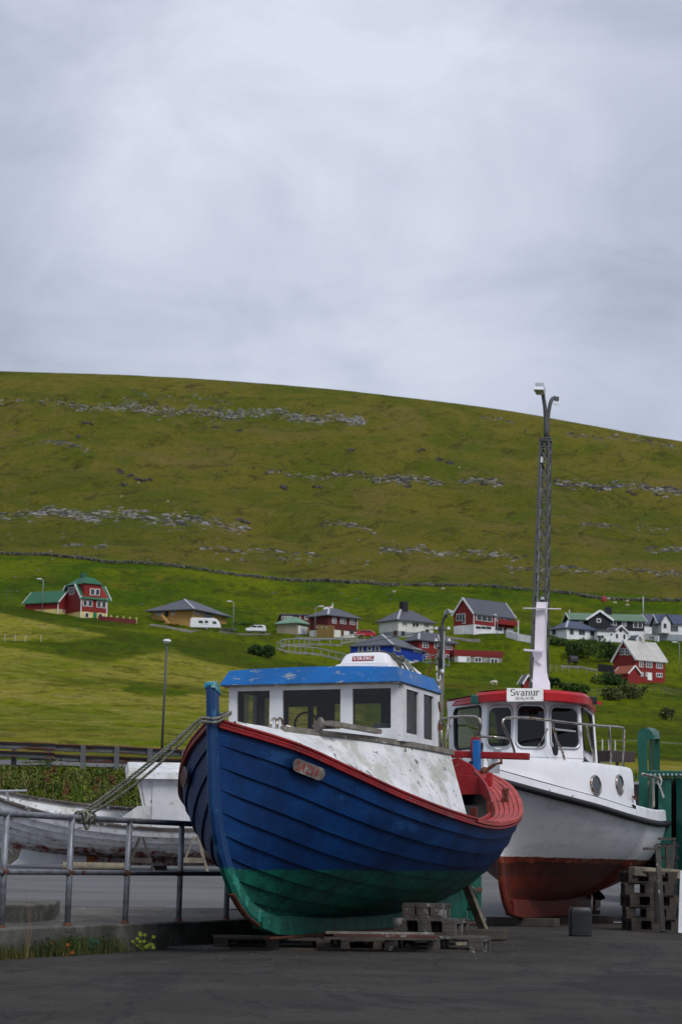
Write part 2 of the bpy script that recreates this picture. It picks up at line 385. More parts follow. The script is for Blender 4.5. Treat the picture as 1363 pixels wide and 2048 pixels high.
# ------------------------------------------------------------------ terrain
KD = [68, 100, 180, 300, 400, 440, 480, 600, 700, 850, 1000, 1180, 1350, 1500]
KC = {   # photo column: photo row of the ground at each of those depths
 0:    [1531,1490,1405,1300,1235,1222,1208,1152,1109, 1040, 972, 880, 795, 735],
 170:  [1533,1492,1412,1322,1260,1244,1228,1160,1120, 1045, 978, 885, 800, 738],
 340:  [1536,1496,1425,1345,1285,1266,1251,1180,1132, 1058, 988, 893, 808, 745],
 520:  [1538,1500,1440,1365,1310,1292,1270,1198,1155, 1078,1005, 908, 822, 757],
 700:  [1540,1510,1450,1385,1345,1324,1277,1205,1165, 1090,1018, 925, 840, 773],
 860:  [1542,1520,1465,1400,1352,1329,1275,1208,1169, 1098,1028, 938, 856, 792],
 1020: [1545,1530,1475,1415,1355,1330,1272,1212,1177, 1108,1040, 955, 876, 812],
 1180: [1550,1540,1485,1430,1368,1340,1285,1225,1192, 1124,1060, 978, 905, 843],
 1363: [1556,1548,1500,1445,1385,1350,1292,1240,1201, 1138,1080,1005, 938, 878]}
cols = sorted(KC)
A_ = np.linspace(-0.62, 0.62, 420)
Y_ = np.concatenate([np.linspace(40, 66, 40, endpoint=False), np.geomspace(66, 1500, 520), np.geomspace(1520, 2600, 30)])
colA = [(c - 681.5) / F_PX * (1 / math.cos(PITCH)) for c in cols]
tab = []
for c in cols:
    ys = [40, 46, 51, 58, 64, 66.5]; zs = [0.10, 0.35, 0.65, 2.1, 3.35, 3.6]
    for Y, py in zip(KD, KC[c]):
        ys.append(Y); zs.append(at(c, py, Y).z)
    zr = zs[-1]
    ys += [1700, 2100, 2600]; zs += [zr + 12, zr - 10, zr - 60]
    tab.append(np.interp(Y_, ys, zs))
tab = np.array(tab)
G = np.empty((len(A_), len(Y_)))
for j in range(len(Y_)):
    G[:, j] = np.interp(A_, colA, tab[:, j])
# beyond the frame the slope carries on gently
for i, a in enumerate(A_):
    o = max(0, a - colA[-1]); p = max(0, colA[0] - a)
    k = np.clip((Y_ - 90) / 400, 0, 1)
    G[i] *= 1 - 0.35 * o * k
    G[i] *= 1 + 0.10 * p * k
def smooth(g, n, ax):
    for _ in range(n):
        p = np.concatenate([np.take(g, [0], ax), g, np.take(g, [-1], ax)], ax)
        L = g.shape[ax]
        g = 0.25*np.take(p, range(0, L), ax) + 0.5*np.take(p, range(1, L+1), ax) + 0.25*np.take(p, range(2, L+2), ax)
    return g
near = G.copy()
G = smooth(G, 60, 0); Gs = smooth(G, 40, 1)
wj = np.clip((Y_ - 66) / 40, 0, 1)[None, :]
G = near * 0 + smooth(near, 60, 0) * (1 - wj) + Gs * wj
# value noise
_R = np.random.RandomState(5).rand(256, 256)
def vn(x, y):
    xi = np.floor(x).astype(int); yi = np.floor(y).astype(int); fx = x - xi; fy = y - yi
    fx = fx*fx*(3-2*fx); fy = fy*fy*(3-2*fy)
    a = _R[xi & 255, yi & 255]; b = _R[(xi+1) & 255, yi & 255]; c = _R[xi & 255, (yi+1) & 255]; d = _R[(xi+1) & 255, (yi+1) & 255]
    return (a*(1-fx) + b*fx)*(1-fy) + (c*(1-fx) + d*fx)*fy - 0.5
def relief(X, Y, fine=False):
    rim = np.clip((1500 - Y) / 170, 0, 1); far = np.clip((Y - 110) / 300, 0, 1) * (.25 + .75*rim); hill = np.clip((Y - 690) / 150, 0, 1) * rim
    rx = X + 0.35 * Y
    z = far * (1.6 * vn(X/38, Y/24) + 0.9 * vn(X/15 + 9, Y/11) + 0.4 * vn(X/6, Y/5))
    z += hill * (5.0 * vn(rx/120 + 3, Y/60) + 4.2 * vn((X + .22*Y)/34, Y/230 + 7) + 2.2 * vn((X + .22*Y)/13, Y/90 + 3) + 1.8 * vn(X/18, Y/22))
    # gullies running down the slope and rock steps along it
    z -= hill * 3.2 * np.clip(0.10 - np.abs(vn((X - 0.25*Y)/48, Y/420)), 0, 1) * 8
    z += np.clip((Y - 48)/20, 0, 1) * 0.12 * vn(X/1.7, Y/1.5)
    return z
AA, YY = np.meshgrid(A_, Y_, indexing='ij')
G = G + relief(AA * YY, YY)
dA = A_[1] - A_[0]
def height(X, Y):
    a = (X / Y - A_[0]) / dA; i = int(min(max(a, 0), len(A_) - 2)); fa = min(max(a - i, 0), 1)
    j = int(np.searchsorted(Y_, Y)) - 1; j = min(max(j, 0), len(Y_) - 2); fy = min(max((Y - Y_[j]) / (Y_[j+1] - Y_[j]), 0), 1)
    return float((G[i, j]*(1-fa) + G[i+1, j]*fa)*(1-fy) + (G[i, j+1]*(1-fa) + G[i+1, j+1]*fa)*fy)
def ground_at(px, py, y0=66.0, y1=1560.0):
    """point where the photo's pixel meets the terrain, walking away from the camera"""
    d = ray(px, py); Y = y0; st = 1.006; last = y0
    while Y < y1:
        z = CAM_Z + d.z * Y / d.y
        if height(d.x * Y / d.y, Y) >= z: break
        last = Y; Y *= st
    lo, hi = last, Y
    for _ in range(16):
        m = (lo + hi) / 2
        if height(d.x * m / d.y, m) >= CAM_Z + d.z * m / d.y: hi = m
        else: lo = m
    X = d.x * hi / d.y
    return Vector((X, hi, height(X, hi)))
# mesh
nA, nY = G.shape
verts = np.stack([AA * YY, YY, G], -1).reshape(-1, 3)
ii, jj = np.meshgrid(np.arange(nA - 1), np.arange(nY - 1), indexing='ij')
q0 = (ii * nY + jj).ravel(); faces = np.stack([q0, q0 + nY, q0 + nY + 1, q0 + 1], 1)
me = bpy.data.meshes.new('hillside')
me.vertices.add(len(verts)); me.vertices.foreach_set('co', verts.ravel().astype('f'))
me.loops.add(faces.size); me.loops.foreach_set('vertex_index', faces.ravel().astype('i'))
me.polygons.add(len(faces)); me.polygons.foreach_set('loop_start', (np.arange(len(faces)) * 4).astype('i'))
me.update(calc_edges=True); me.validate()
me.polygons.foreach_set('use_smooth', [True] * len(me.polygons))
# land-use masks
PXc = AA * math.cos(PITCH) * F_PX + 681.5
DY = np.interp(PXc.ravel(), cols, [704, 706, 708, 712, 702, 700, 700, 700, 698]).reshape(AA.shape)    # the stone dyke
heath = np.clip((YY - DY) / 6, 0, 1)
# where the photo's columns and rows fall on the slope
_d = verts - np.array([0, 0, CAM_Z]); _f = _d @ np.array(CF); PXm = (681.5 + F_PX * (_d @ np.array(CR)) / _f).reshape(AA.shape); PYm = (1024 - F_PX * (_d @ np.array(CU)) / _f).reshape(AA.shape)
def below(pts, soft): xs, ys = zip(*pts); return np.clip((PYm + 9*vn(AA*YY/14, YY/22) - np.interp(PXm, xs, ys)) / soft, 0, 1)
lowm = below([(-400,1290),(0,1292),(60,1300),(140,1316),(220,1322),(300,1303),(345,1293),(400,1316),(500,1340),(600,1352),(700,1372),(760,1500),(900,1700)], 5)
upm = below([(-400,1220),(0,1226),(110,1250),(215,1266),(260,1400),(900,1700)], 4) * (1 - below([(-400,1272),(0,1277),(50,1281),(130,1283),(215,1268),(260,1200),(900,1100)], 4))
hole = below([(200,1500),(240,1378),(270,1364),(380,1368),(400,1500)], 4) * (1 - below([(200,1300),(240,1378),(300,1392),(380,1388),(400,1300)], 4))
mow = np.maximum(lowm * (1 - hole), upm) * np.clip((YY - 78) / 12, 0, 1)
mow = np.maximum(mow, np.clip((130 - YY)/12, 0, 1) * np.clip((YY - 84)/8, 0, 1) * np.clip((PXm - 850)/100, 0, 1))
nn = vn(AA*YY/34 + 3, YY/60 + 8) + 0.5*vn(AA*YY/12, YY/30)
rough = below([(-400,1205),(0,1208),(200,1246),(400,1266),(540,1290),(620,1400),(900,1700)], 8) * (1 - lowm)
mow = mow * np.clip(1.0 + nn * 1.1, 0, 1)
rough = np.maximum(rough, np.clip((330 - YY)/30, 0, 1)*np.clip((YY - 190)/30, 0, 1)*np.clip((PXm - 840)/80, 0, 1)*.8)
for nm, arr in (('heath', heath), ('mow', mow), ('rough', rough)):
    at_ = me.attributes.new(nm, 'FLOAT', 'POINT'); at_.data.foreach_set('value', arr.ravel().astype('f'))
t = NT('hill_grass')
V = lambda sc, d, r, s3=(1,.28,1), di=0.4: t.noise(sc, d, r, s3, di)
MU = lambda x, k: t.math('MULTIPLY', x, k)
lush = t.mix(t.ramp(V(.03, 7, .66), .35, .66), (0.095, 0.185, 0.002), (0.235, 0.295, 0.003))
lush = t.mix(MU(t.ramp(V(.07, 8, .74), .5, .66), .6), lush, (0.055, 0.088, 0.004))
lush = t.mix(MU(t.ramp(V(.05, 8, .74, (1,.5,1)), .55, .68), .55), lush, (0.27, 0.21, 0.020))
lush = t.mix(MU(t.ramp(V(.45, 7, .78), .52, .66), .55), lush, (0.045, 0.060, 0.006))
mowc = t.mix(t.ramp(V(.06, 9, .74, (1,.5,1), 1.0), .38, .60), (0.30, 0.37, 0.003), (0.50, 0.45, 0.040))
mowc = t.mix(MU(t.ramp(V(.22, 8, .76, (.6,.55,1), 1.6), .50, .62), .75), mowc, (0.62, 0.53, 0.14))
mowc = t.mix(MU(t.ramp(V(.035, 8, .72, (1,.5,1), .8), .54, .64), .6), mowc, (0.18, 0.27, 0.003))
mowc = t.mix(MU(t.ramp(V(.6, 7, .78), .54, .66), .5), mowc, (0.09, 0.10, 0.010))
sw = t.ramp(t.math('SINE', MU(t.noise(0.016, 3, .5, (1,.45,1), 1.2), 95.0)), -.2, .9)
mowc = t.mix(MU(sw, .38), mowc, (0.56, 0.50, 0.10))
mowc = t.mix(MU(t.ramp(V(.028, 6, .7, (1,.4,1), 1.5), .54, .60), .7), mowc, (0.13, 0.17, 0.004))
hea = t.mix(t.ramp(V(.010, 9, .72, (1,.5,1), .7), .38, .60), (0.145, 0.165, 0.014), (0.235, 0.205, 0.028))  # extra blue in the heath colours stands in for distance haze
hea = t.mix(MU(t.ramp(V(.016, 9, .76, (1,.4,1), 1.0), .53, .64), .6), hea, (0.27, 0.20, 0.06))
t.rz = math.radians(13)
hea = t.mix(MU(t.ramp(V(.045, 8, .74, (1,.10,1), .8), .50, .66), .55), hea, (0.105, 0.165, 0.012))
hea = t.mix(MU(t.ramp(V(.10, 8, .78, (1,.09,1), .9), .54, .66), .6), hea, (0.058, 0.050, 0.016))
t.rz = 0.0
hea = t.mix(MU(t.ramp(V(.05, 9, .80, (1,.7,1), 1.0), .56, .66), .6), hea, (0.070, 0.058, 0.022))
hea = t.mix(MU(t.ramp(V(.25, 8, .8, (1,.4,1)), .55, .64), .5), hea, (0.23, 0.205, 0.05))
lush = t.mix(MU(t.attr('rough'), MU(t.ramp(V(.05, 7, .7, (1,.4,1)), .38, .56), .65)), lush, (0.115, 0.145, 0.007))
c = t.mix(t.attr('mow'), lush, mowc); c = t.mix(t.attr('heath'), c, hea)
c = t.mix(MU(t.ramp(V(.8, 8, .8), .48, .66), .45), c, (0.040, 0.046, 0.006))
t.bump(t.math('ADD', t.noise(0.5, 8, .78, (1,.5,1)), t.math('MULTIPLY', t.noise(0.07, 8, .75, (1,.5,1)), 3.0)), 1.0, 2.2)
M_HILL = t.done(c, 1.0, 0, 0.05); me.materials.append(M_HILL)
hill = bpy.data.objects.new('hillside', me); COL.objects.link(hill); hill['kind'] = 'structure'

# ------------------------------------------------------------------ yard, apron, road
def wallP(px_s):      # the low wall's line, by distance in metres from its left end
    return Vector((-2.91, 18.8, 0)) + (Vector((-1.226, 23.0, 0)) - Vector((-2.91, 18.8, 0))) * px_s
WD = (Vector((-1.226, 23.0, 0)) - Vector((-2.91, 18.8, 0))).normalized(); WN = Vector((-WD.y, WD.x, 0))
W0 = Vector((-2.91, 18.8, 0))
t = NT('asphalt')
a0 = t.mix(t.ramp(t.noise(0.6, 6, .6), .35, .65), (0.048, 0.042, 0.036), (0.074, 0.066, 0.057))
a0 = t.mix(t.ramp(t.noise(60, 3, .8), .56, .90), a0, (0.105, 0.096, 0.086))
a0 = t.mix(t.ramp(t.noise(45, 3, .8, (1,1.2,1)), .60, .72), a0, (0.018, 0.018, 0.019))
a0 = t.mix(t.math('MULTIPLY', t.ramp(t.noise(0.55, 7, .7, (1,.35,1), .8), .53, .63), .6), a0, (0.020, 0.019, 0.020))
a0 = t.mix(t.math('MULTIPLY', t.ramp(t.math('ABSOLUTE', t.math('SUBTRACT', t.noise(0.45, 6, .65, (1,.5,1), .6), .5)), .022, 0.0), .6), a0, (0.016, 0.010, 0.011))
a0 = t.mix(t.math('MULTIPLY', t.ramp(t.noise(3.5, 8, .8, (1,.3,1)), .54, .70), .35), a0, (0.075, 0.068, 0.058))
a0 = t.mix(t.math('MULTIPLY', t.ramp(t.noise(1.6, 7, .75), .64, .72), .5), a0, (0.105, 0.098, 0.088))
a0 = t.mix(t.math('MULTIPLY', t.ramp(t.noise(16, 2, .5), .86, .88), .8), a0, (0.30, 0.30, 0.28))
a0 = t.mix(t.math('MULTIPLY', t.ramp(t.noise(24, 4, .85, (1,.6,1)), .55, .72), .5), a0, (0.085, 0.076, 0.066))
a0 = t.mix(t.math('MULTIPLY', t.ramp(t.noise(19, 4, .85, (1,.6,1)), .55, .72), .6), a0, (0.012, 0.011, 0.011))
t.bump(t.noise(60, 6, .8), 1.0, 0.02)
M_ASPH = t.done(a0, 0.85, 0, 0.25)
mb = MB(); mb.box(-500, 500, -500, 36.5, -0.6, 0.0); struct('ground', mb, M_ASPH)
# grey rising yard behind the wall and beyond the boats
t = NT('worn_road')
a1 = t.mix(t.ramp(t.noise(0.7, 6, .6, (.4,1,1)), .35, .65), (0.085, 0.086, 0.087), (0.125, 0.126, 0.128))
a1 = t.mix(t.ramp(t.noise(30, 3, .8), .52, .70), a1, (0.14, 0.14, 0.142))
a1 = t.mix(t.math('MULTIPLY', t.ramp(t.noise(.35, 6, .7, (1,.4,1)), .54, .64), .5), a1, (0.09, 0.09, 0.095))
t.bump(t.noise(30, 5), 0.5, 0.01)
M_ROAD = t.done(a1, 0.8, 0, 0.3)
def yard_z(Y): return float(np.interp(Y, [20, 23, 27, 34, 45, 52], [0.2, 0.245, 0.30, 0.46, 0.66, 0.80]))
mb = MB()
rows = []
for Y in (26.6, 28, 30, 33, 36, 40, 45, 50, 53):
    rows.append([(x, Y, yard_z(Y) + 0.004) for x in (-45, -30, -20, -12, -7)] + [((Y - 26.6) * 0.10 - 1.0 + k * 0.0, Y, yard_z(Y) + 0.004) for k in (0,)])
# left yard: from far left to the wall's line carried on
mb.grid(rows)
edge = [Vector(r[-1]) for r in rows]
mb.grid([[e for e in edge], [e + Vector((0.02, 0, -1.0)) for e in edge]])
struct('road', mb, M_ROAD)
mb = MB()     # the right-hand yard rises from the asphalt behind the boats
rows = []
for Y, z in ((36.5, 0.004), (38, .08), (41, .30), (45, .50), (50, .75), (53, .95)):
    rows.append([(x, Y, z) for x in ((Y - 26.6) * 0.10 - 1.0, 4, 8, 12, 20, 40)])
mb.grid(rows); struct('road', mb, M_ROAD)
t = NT('rough_concrete')
a2 = t.mix(t.ramp(t.noise(1.3, 7, .7, (1,.6,1)), .35, .65), (0.075, 0.068, 0.058), (0.13, 0.122, 0.11))
a2 = t.mix(t.ramp(t.noise(28, 4, .8), .52, .70), a2, (0.05, 0.045, 0.04))
a2 = t.mix(t.math('MULTIPLY', t.ramp(t.noise(2.5, 7, .75, (1,.3,1)), .62, .70), .7), a2, (0.24, 0.24, 0.22))
t.bump(t.noise(25, 6), 0.8, 0.02)
M_APRON = t.done(a2, 0.9, 0, 0.25)
mb = MB()     # concrete apron directly behind the wall
A1, A2 = W0 - WD*6 + WN*0.20, W0 + WD*9 + WN*0.20
rows = [[Vector((A1.x, A1.y, .235)), Vector((A1.x-1.2, A1.y+2.6, .235)), Vector((-7, 24.5, .25)), Vector((-7, 26.8, .30))],
        [Vector((-2.75, 19.8, .24)), Vector((-3.6, 21.4, .24)), Vector((-3.5, 23.9, .25)), Vector((-3.4, 26.8, .30))],
        [Vector((-1.75, 22.3, .245)), Vector((-1.85, 23.6, .245)), Vector((-1.9, 25.2, .27)), Vector((-2.0, 26.9, .305))],
        [Vector((A2.x, A2.y, .26)), Vector((A2.x-.1, A2.y+.3, .26)), Vector((A2.x-.2, A2.y+.5, .28)), Vector((A2.x-.3, A2.y+.8, .30))]]
mb.grid(rows); mb.box(-30, -1.0, 22, 26.9, -.6, .02)
struct('concrete_apron', mb, M_APRON)
# the low retaining wall with its raised block behind the left end
mb = MB()
a, b = W0 - WD*7, W0 + WD*9.0
n = 30
rows = []
for i in range(n + 1):
    q = a + (b - a) * (i / n); w = 0.008 * math.sin(i*1.7) + 0.006*math.sin(i*4.1); zt = .25 + .004*math.sin(i*2.3)
    o = -WN * w
    rows.append([q + o + Vector((0,0,-.4)), q + o + Vector((0,0,zt-.015)), q + o + WN*.015 + Vector((0,0,zt)), q + WN*.22 + Vector((0,0,zt)), q + WN*.22 + Vector((0,0,-.4))])
mb.grid(rows); mb.f.append((0,1,2,3,4)); m0 = len(mb.v) - 5; mb.f.append((m0+4, m0+3, m0+2, m0+1, m0))
solo('low_wall', mb, M_CONC, 'low mossy concrete wall with the pipe railing on top and grass at its foot', 'wall')
mb = MB()
mb.prism([Vector((-6.5, 23.6, 0)), Vector((-6.5, 21.0, 0)), Vector((-2.93, 21.25, 0)), Vector((-2.78, 22.4, 0)), Vector((-3.0, 24.6, 0))], (0,0,.405))
solo('concrete_block', mb, M_CONC, 'low concrete block behind the railing with a pale scrape on its top edge', 'block', bevel=0.02)
mb = MB(); mb.box(-7.9, -6.35, 47.6, 48.0, .3, 1.15); mb.box(-13, -7.0, 48.3, 48.7, .3, 1.5)
solo('retaining_wall', mb, M_CONC, 'dark stained concrete wall behind the keel end of the white clinker boat', 'wall')
# ------------------------------------------------------------------ boats
def boat_frame(x0, y0, dx, dy, heel=0.0, trim=0.0, z=0.0):
    """local axes: x aft along the keel, y starboard, z up"""
    L = math.hypot(dx, dy); dx /= L; dy /= L
    M = Matrix(((dx, -dy, 0, x0), (dy, dx, 0, y0), (0, 0, 1, z), (0, 0, 0, 1)))
    return M @ Matrix.Rotation(heel, 4, 'X') @ Matrix.Rotation(trim, 4, 'Y')
class Hull:
    def __init__(s, bt, zt, rt, stem, stern, L, mid=0.75, power=3.0, vexp=0.25, aft=0.0):
        s.aft = aft
        s.bt, s.zt, s.rt, s.stem, s.stern, s.L, s.mid, s.pw, s.ve = bt, zt, rt, stem, stern, L, mid, power, vexp
    def b(s, u): return max(0.0, ip(u, *s.bt))
    def zs(s, u): return ip(u, *s.zt)
    def zr(s, u): return ip(u, *s.rt)
    def S(s, u, v, side=-1):
        zs, zr, b = s.zs(u), s.zr(u), s.b(u)
        e = 1 - abs(2*u - 1) ** s.pw; m = s.mid * (max(e, s.aft) if u > .5 else e); th = v * PI / 2
        hz = (1-m)*v + m*(1 - math.cos(th)); gy = (1-m) * max(v, 0)**(1 + s.ve*(1-e)) + m*math.sin(th)
        z = zr + (zs - zr) * hz
        za = s.zr(0) + (s.zs(0) - s.zr(0)) * v; zb = s.zr(1) + (s.zs(1) - s.zr(1)) * v
        k = ip(za, *s.stem) * (1-u) + ip(zb, *s.stern) * u
        return Vector((k, side * b * gy, z))
    def N(s, u, v, side=-1):
        e = 0.004; u = min(max(u, .006), .994); v = min(max(v, .01), .99)
        a = s.S(u+e, v, side) - s.S(u-e, v, side); c = s.S(u, v+e, side) - s.S(u, v-e, side)
        n = a.cross(c) * (1 if side < 0 else -1); n = n.normalized()
        return n if n.y * side >= 0 else -n
def usteps(n):
    return [0.5 - 0.5*math.cos(PI*i/n) * (0.55 + 0.45*abs(math.cos(PI*i/n))) for i in range(n+1)]
def clinker(h, n, lap, nu=64, rivets=0.0, sub=3):
    mb = MB(); us = usteps(nu)
    for side in (-1, 1):
        for j in range(n):
            rows = []
            v0, v1 = j / n, (j + 1) / n
            for u in us:
                taper = min(1, u / 0.035, (1-u) / 0.035)
                r = []
                p = h.S(u, v0, side); nn = h.N(u, v0, side)
                if j: r.append(p - nn * 0.004)
                else: r.append(p)
                for q in range(sub + 1):
                    v = v0 + (v1 - v0) * q / sub
                    f = (1 - q / sub) * lap * taper + 0.001
                    pp = h.S(u, v, side)
                    if v1 >= 1 and q == sub: pp = h.S(u, 1.0, side)
                    r.append(pp + h.N(u, v, side) * (f + (lap * 0.15)))
                rows.append(r)
            mb.grid(rows)
            if rivets:
                L = h.L
                for q in range(int(L / rivets)):
                    u = (q + 0.5) * rivets / L
                    for dv in (0.16,):
                        v = v0 + (v1 - v0) * dv
                        p = h.S(u, v, side); nn = h.N(u, v, side); c = p + nn * (lap * (1 - dv) + lap*.15 + .001)
                        tt = (h.S(u+.004, v, side) - p).normalized(); bb = nn.cross(tt); rr = 0.007
                        mb.add([c + tt*rr, c + bb*rr, c - tt*rr, c - bb*rr, c + nn*0.006], [(0,1,4),(1,2,4),(2,3,4),(3,0,4)])
    return mb
def lining(h, off, v0=0.04, us=None, thick=None):
    mb = MB(); us = us or [i/40 for i in range(1, 40)]
    for side in (-1, 1):
        mb.grid([[h.S(u, v, side) - h.N(u, v, side) * off for v in (v0, .1, .2, .35, .5, .65, .8, .9, .99)] for u in us])
    return mb
def railband(h, side, o0, o1, z0, z1, u0=0.0, u1=1.0, n=60, zf=None):
    """moulding along the sheer: from o0 to o1 metres out, z0 to z1 above it"""
    mb = MB(); rows = []
    for i in range(n + 1):
        u = u0 + (u1 - u0) * (i / n) ; p = h.S(u, 1.0, side)
        uu = min(max(u, .004), .996)
        t = (h.S(uu+.003, 1, side) - h.S(uu-.003, 1, side)); nn = Vector((t.y, -t.x, 0)).normalized()
        if nn.y * side < 0: nn = -nn
        k = min(1, (u + .01)/.03, (1.01-u)/.03) if o0 < 0 else 1
        rows.append([p + nn*o0*k + Vector((0,0,z0)), p + nn*o1 + Vector((0,0,z0)), p + nn*o1 + Vector((0,0,z1)), p + nn*o0*k + Vector((0,0,z1))])
    mb.grid(rows, True); b = len(mb.v)
    mb.f.append((b-4, b-3, b-2, b-1)); mb.f.append((b-4*(n+1)+3, b-4*(n+1)+2, b-4*(n+1)+1, b-4*(n+1)))
    return mb
def join(*ms):
    o = MB()
    for m in ms: o.add(m.v, m.f)
    return o
def stembar(pts, w, depth, nrm_in=True):
    """timber following a profile in the x-z plane; depth goes aft/inboard"""
    mb = MB(); rows = []
    P = [Vector((x, 0, z)) for x, z in pts]
    for i, p in enumerate(P):
        t = (P[min(i+1, len(P)-1)] - P[max(i-1, 0)]).normalized(); n = Vector((-t.z, 0, t.x))
        if n.x * depth < 0: n = -n
        d = abs(depth)
        a = p + Vector((0, -w/4, 0)); b = p + Vector((0, w/4, 0))
        rows.append([p + Vector((0, w*.22, 0)), p + n*d*.25 + Vector((0, w/2, 0)), p + n*d + Vector((0, w/2, 0)), p + n*d - Vector((0, w/2, 0)), p + n*d*.25 - Vector((0, w/2, 0)), p - Vector((0, w*.22, 0))])
    mb.grid(rows, True); m = len(mb.v)
    mb.f.append((0,1,2,3,4,5)); mb.f.append((m-1,m-2,m-3,m-4,m-5,m-6))
    return mb
def dense(tab, n=30):
    xs, ys = tab
    return [(ip(xs[0] + (xs[-1]-xs[0])*i/n, xs, ys), xs[0] + (xs[-1]-xs[0])*i/n) for i in range(n+1)]
def wall_holes(o, u, v, W, Hh, holes, th):
    """solid wall with rectangular openings; o corner, u,v unit vectors, holes (u0,u1,v0,v1)"""
    o, u, v = Vector(o), Vector(u).normalized(), Vector(v).normalized(); n = u.cross(v).normalized() * th
    us = sorted({0, W} | {a for q in holes for a in q[:2]}); vs = sorted({0, Hh} | {a for q in holes for a in q[2:]})
    mb = MB()
    for i in range(len(us)-1):
        for j in range(len(vs)-1):
            cu, cv = (us[i]+us[i+1])/2, (vs[j]+vs[j+1])/2
            if any(a < cu < b and c < cv < d for a, b, c, d in holes): continue
            q = [o+u*us[i]+v*vs[j], o+u*us[i+1]+v*vs[j], o+u*us[i+1]+v*vs[j+1], o+u*us[i]+v*vs[j+1]]
            for a in q: pass
            mb.add(q + [a + n for a in q], [(0,1,2,3),(7,6,5,4)])
    def edge(a, b): mb.add([a, b, b+n, a+n], [(0,1,2,3)])
    for a, b, c, d in [(0, W, 0, Hh)] + list(holes):
        k = [o+u*a+v*c, o+u*b+v*c, o+u*b+v*d, o+u*a+v*d]
        for i in range(4): edge(k[i], k[(i+1)%4])
    return mb
def frame_strips(o, u, v, hole, w, proud, nails=False):
    o, u, v = Vector(o), Vector(u).normalized(), Vector(v).normalized(); n = u.cross(v).normalized()
    a, b, c, d = hole; mb = MB()
    def slab(u0, u1, v0, v1):
        q = [o+u*u0+v*v0, o+u*u1+v*v0, o+u*u1+v*v1, o+u*u0+v*v1]
        mb.hexa([p - n*.002 for p in q] + [p - n*proud for p in q])
    slab(a-w, a, c-w, d+w); slab(b, b+w, c-w, d+w); slab(a, b, d, d+w); slab(a, b, c-w, c)
    if nails:
        r = 0.006
        for f in np.linspace(.06, .94, 7):
            for uu, vv in ((a-w*.5, c+(d-c)*f), (b+w*.5, c+(d-c)*f), (a+(b-a)*f, d+w*.5), (a+(b-a)*f, c-w*.5)):
                p = o+u*uu+v*vv - n*(proud+.003)
                nail_mb.add([p+u*r, p+v*r, p-u*r, p-v*r], [(0,1,2,3)])
    return mb
nail_mb = MB()

# letters as polygons: strokes (x0,y0,x1,y1,w) in a unit cell 1 high
def serifs(st, sw, sl=.11, sh=.05): return st
GL = {
 'V': (.80, [(.12,1,.40,0,.15),(.68,1,.40,0,.08)], [(.12,1),(.68,1)]),
 'I': (.36, [(.18,0,.18,1,.15)], [(.18,0),(.18,1)]),
 'K': (.80, [(.18,0,.18,1,.15),(.62,1,.22,.45,.08),(.34,.58,.66,0,.14)], [(.18,0),(.18,1),(.64,1),(.66,0)]),
 'N': (.82, [(.16,0,.16,1,.08),(.16,1,.66,0,.15),(.66,0,.66,1,.08)], [(.16,0),(.14,1),(.66,1)]),
 'G': (.78, 'G', [(.66,.42)]),
 'S': (.62, 'S', []),
 'v': (.55, [(.08,.68,.27,0,.12),(.46,.68,.27,0,.06)], [(.08,.68),(.46,.68)]),
 'a': (.54, 'a', []),
 'n': (.60, 'n', [(.12,0),(.47,0),(.08,.68)]),
 'u': (.60, 'u', [(.08,.68),(.43,.68),(.50,0)]),
 'r': (.44, 'r', [(.12,0),(.08,.68)]),
 'A': (.76, [(.36,1,.08,0,.09),(.36,1,.64,0,.17),(.18,.36,.56,.36,.07)], [(.08,0),(.66,0)]),
 '2': (.60, '2', []),
 '1': (.40, [(.2,0,.2,1,.15),(.2,1,.06,.84,.07)], [(.2,0)]),
 '4': (.64, [(.44,0,.44,1,.15),(.44,1,.06,.34,.07),(.04,.34,.58,.30,.09)], [(.44,0)]),
}
def arc(cx, cy, rx, ry, a0, a1, w0, w1, n=10):
    out = []
    for i in range(n):
        t0, t1 = a0 + (a1-a0)*i/n, a0 + (a1-a0)*(i+1)/n
        f = abs(math.cos(math.radians((t0+t1)/2)))
        out.append((cx+rx*math.cos(math.radians(t0)), cy+ry*math.sin(math.radians(t0)), cx+rx*math.cos(math.radians(t1)), cy+ry*math.sin(math.radians(t1)), w0 + (w1-w0)*f))
    return out
SPEC = {
 'G': arc(.42,.5,.30,.46,50,330,.07,.17,14) + [(.66,.02,.66,.42,.10)],
 'S': arc(.30,.74,.22,.22,30,255,.06,.14) + arc(.30,.27,.24,.24,75,-150,.06,.16) ,
 'a': arc(.22,.18,.15,.17,90,360,.05,.12) + [(.22,.38,.38,.44,.05),(.38,0,.38,.52,.12),(.38,.02,.50,.04,.06)] + arc(.24,.50,.15,.16,0,170,.05,.10),
 'n': [(.12,0,.12,.66,.12),(.47,0,.47,.46,.12)] + arc(.30,.46,.17,.19,0,160,.05,.10),
 'u': [(.12,.66,.12,.2,.12),(.47,0,.47,.66,.12)] + arc(.29,.20,.17,.19,180,350,.05,.10),
 'r': [(.12,0,.12,.66,.12)] + arc(.28,.46,.16,.18,20,160,.06,.12),
 '2': arc(.28,.72,.21,.25,190,-40,.06,.15) + [(.46,.56,.06,.06,.08),(.04,.07,.54,.07,.14)],
}
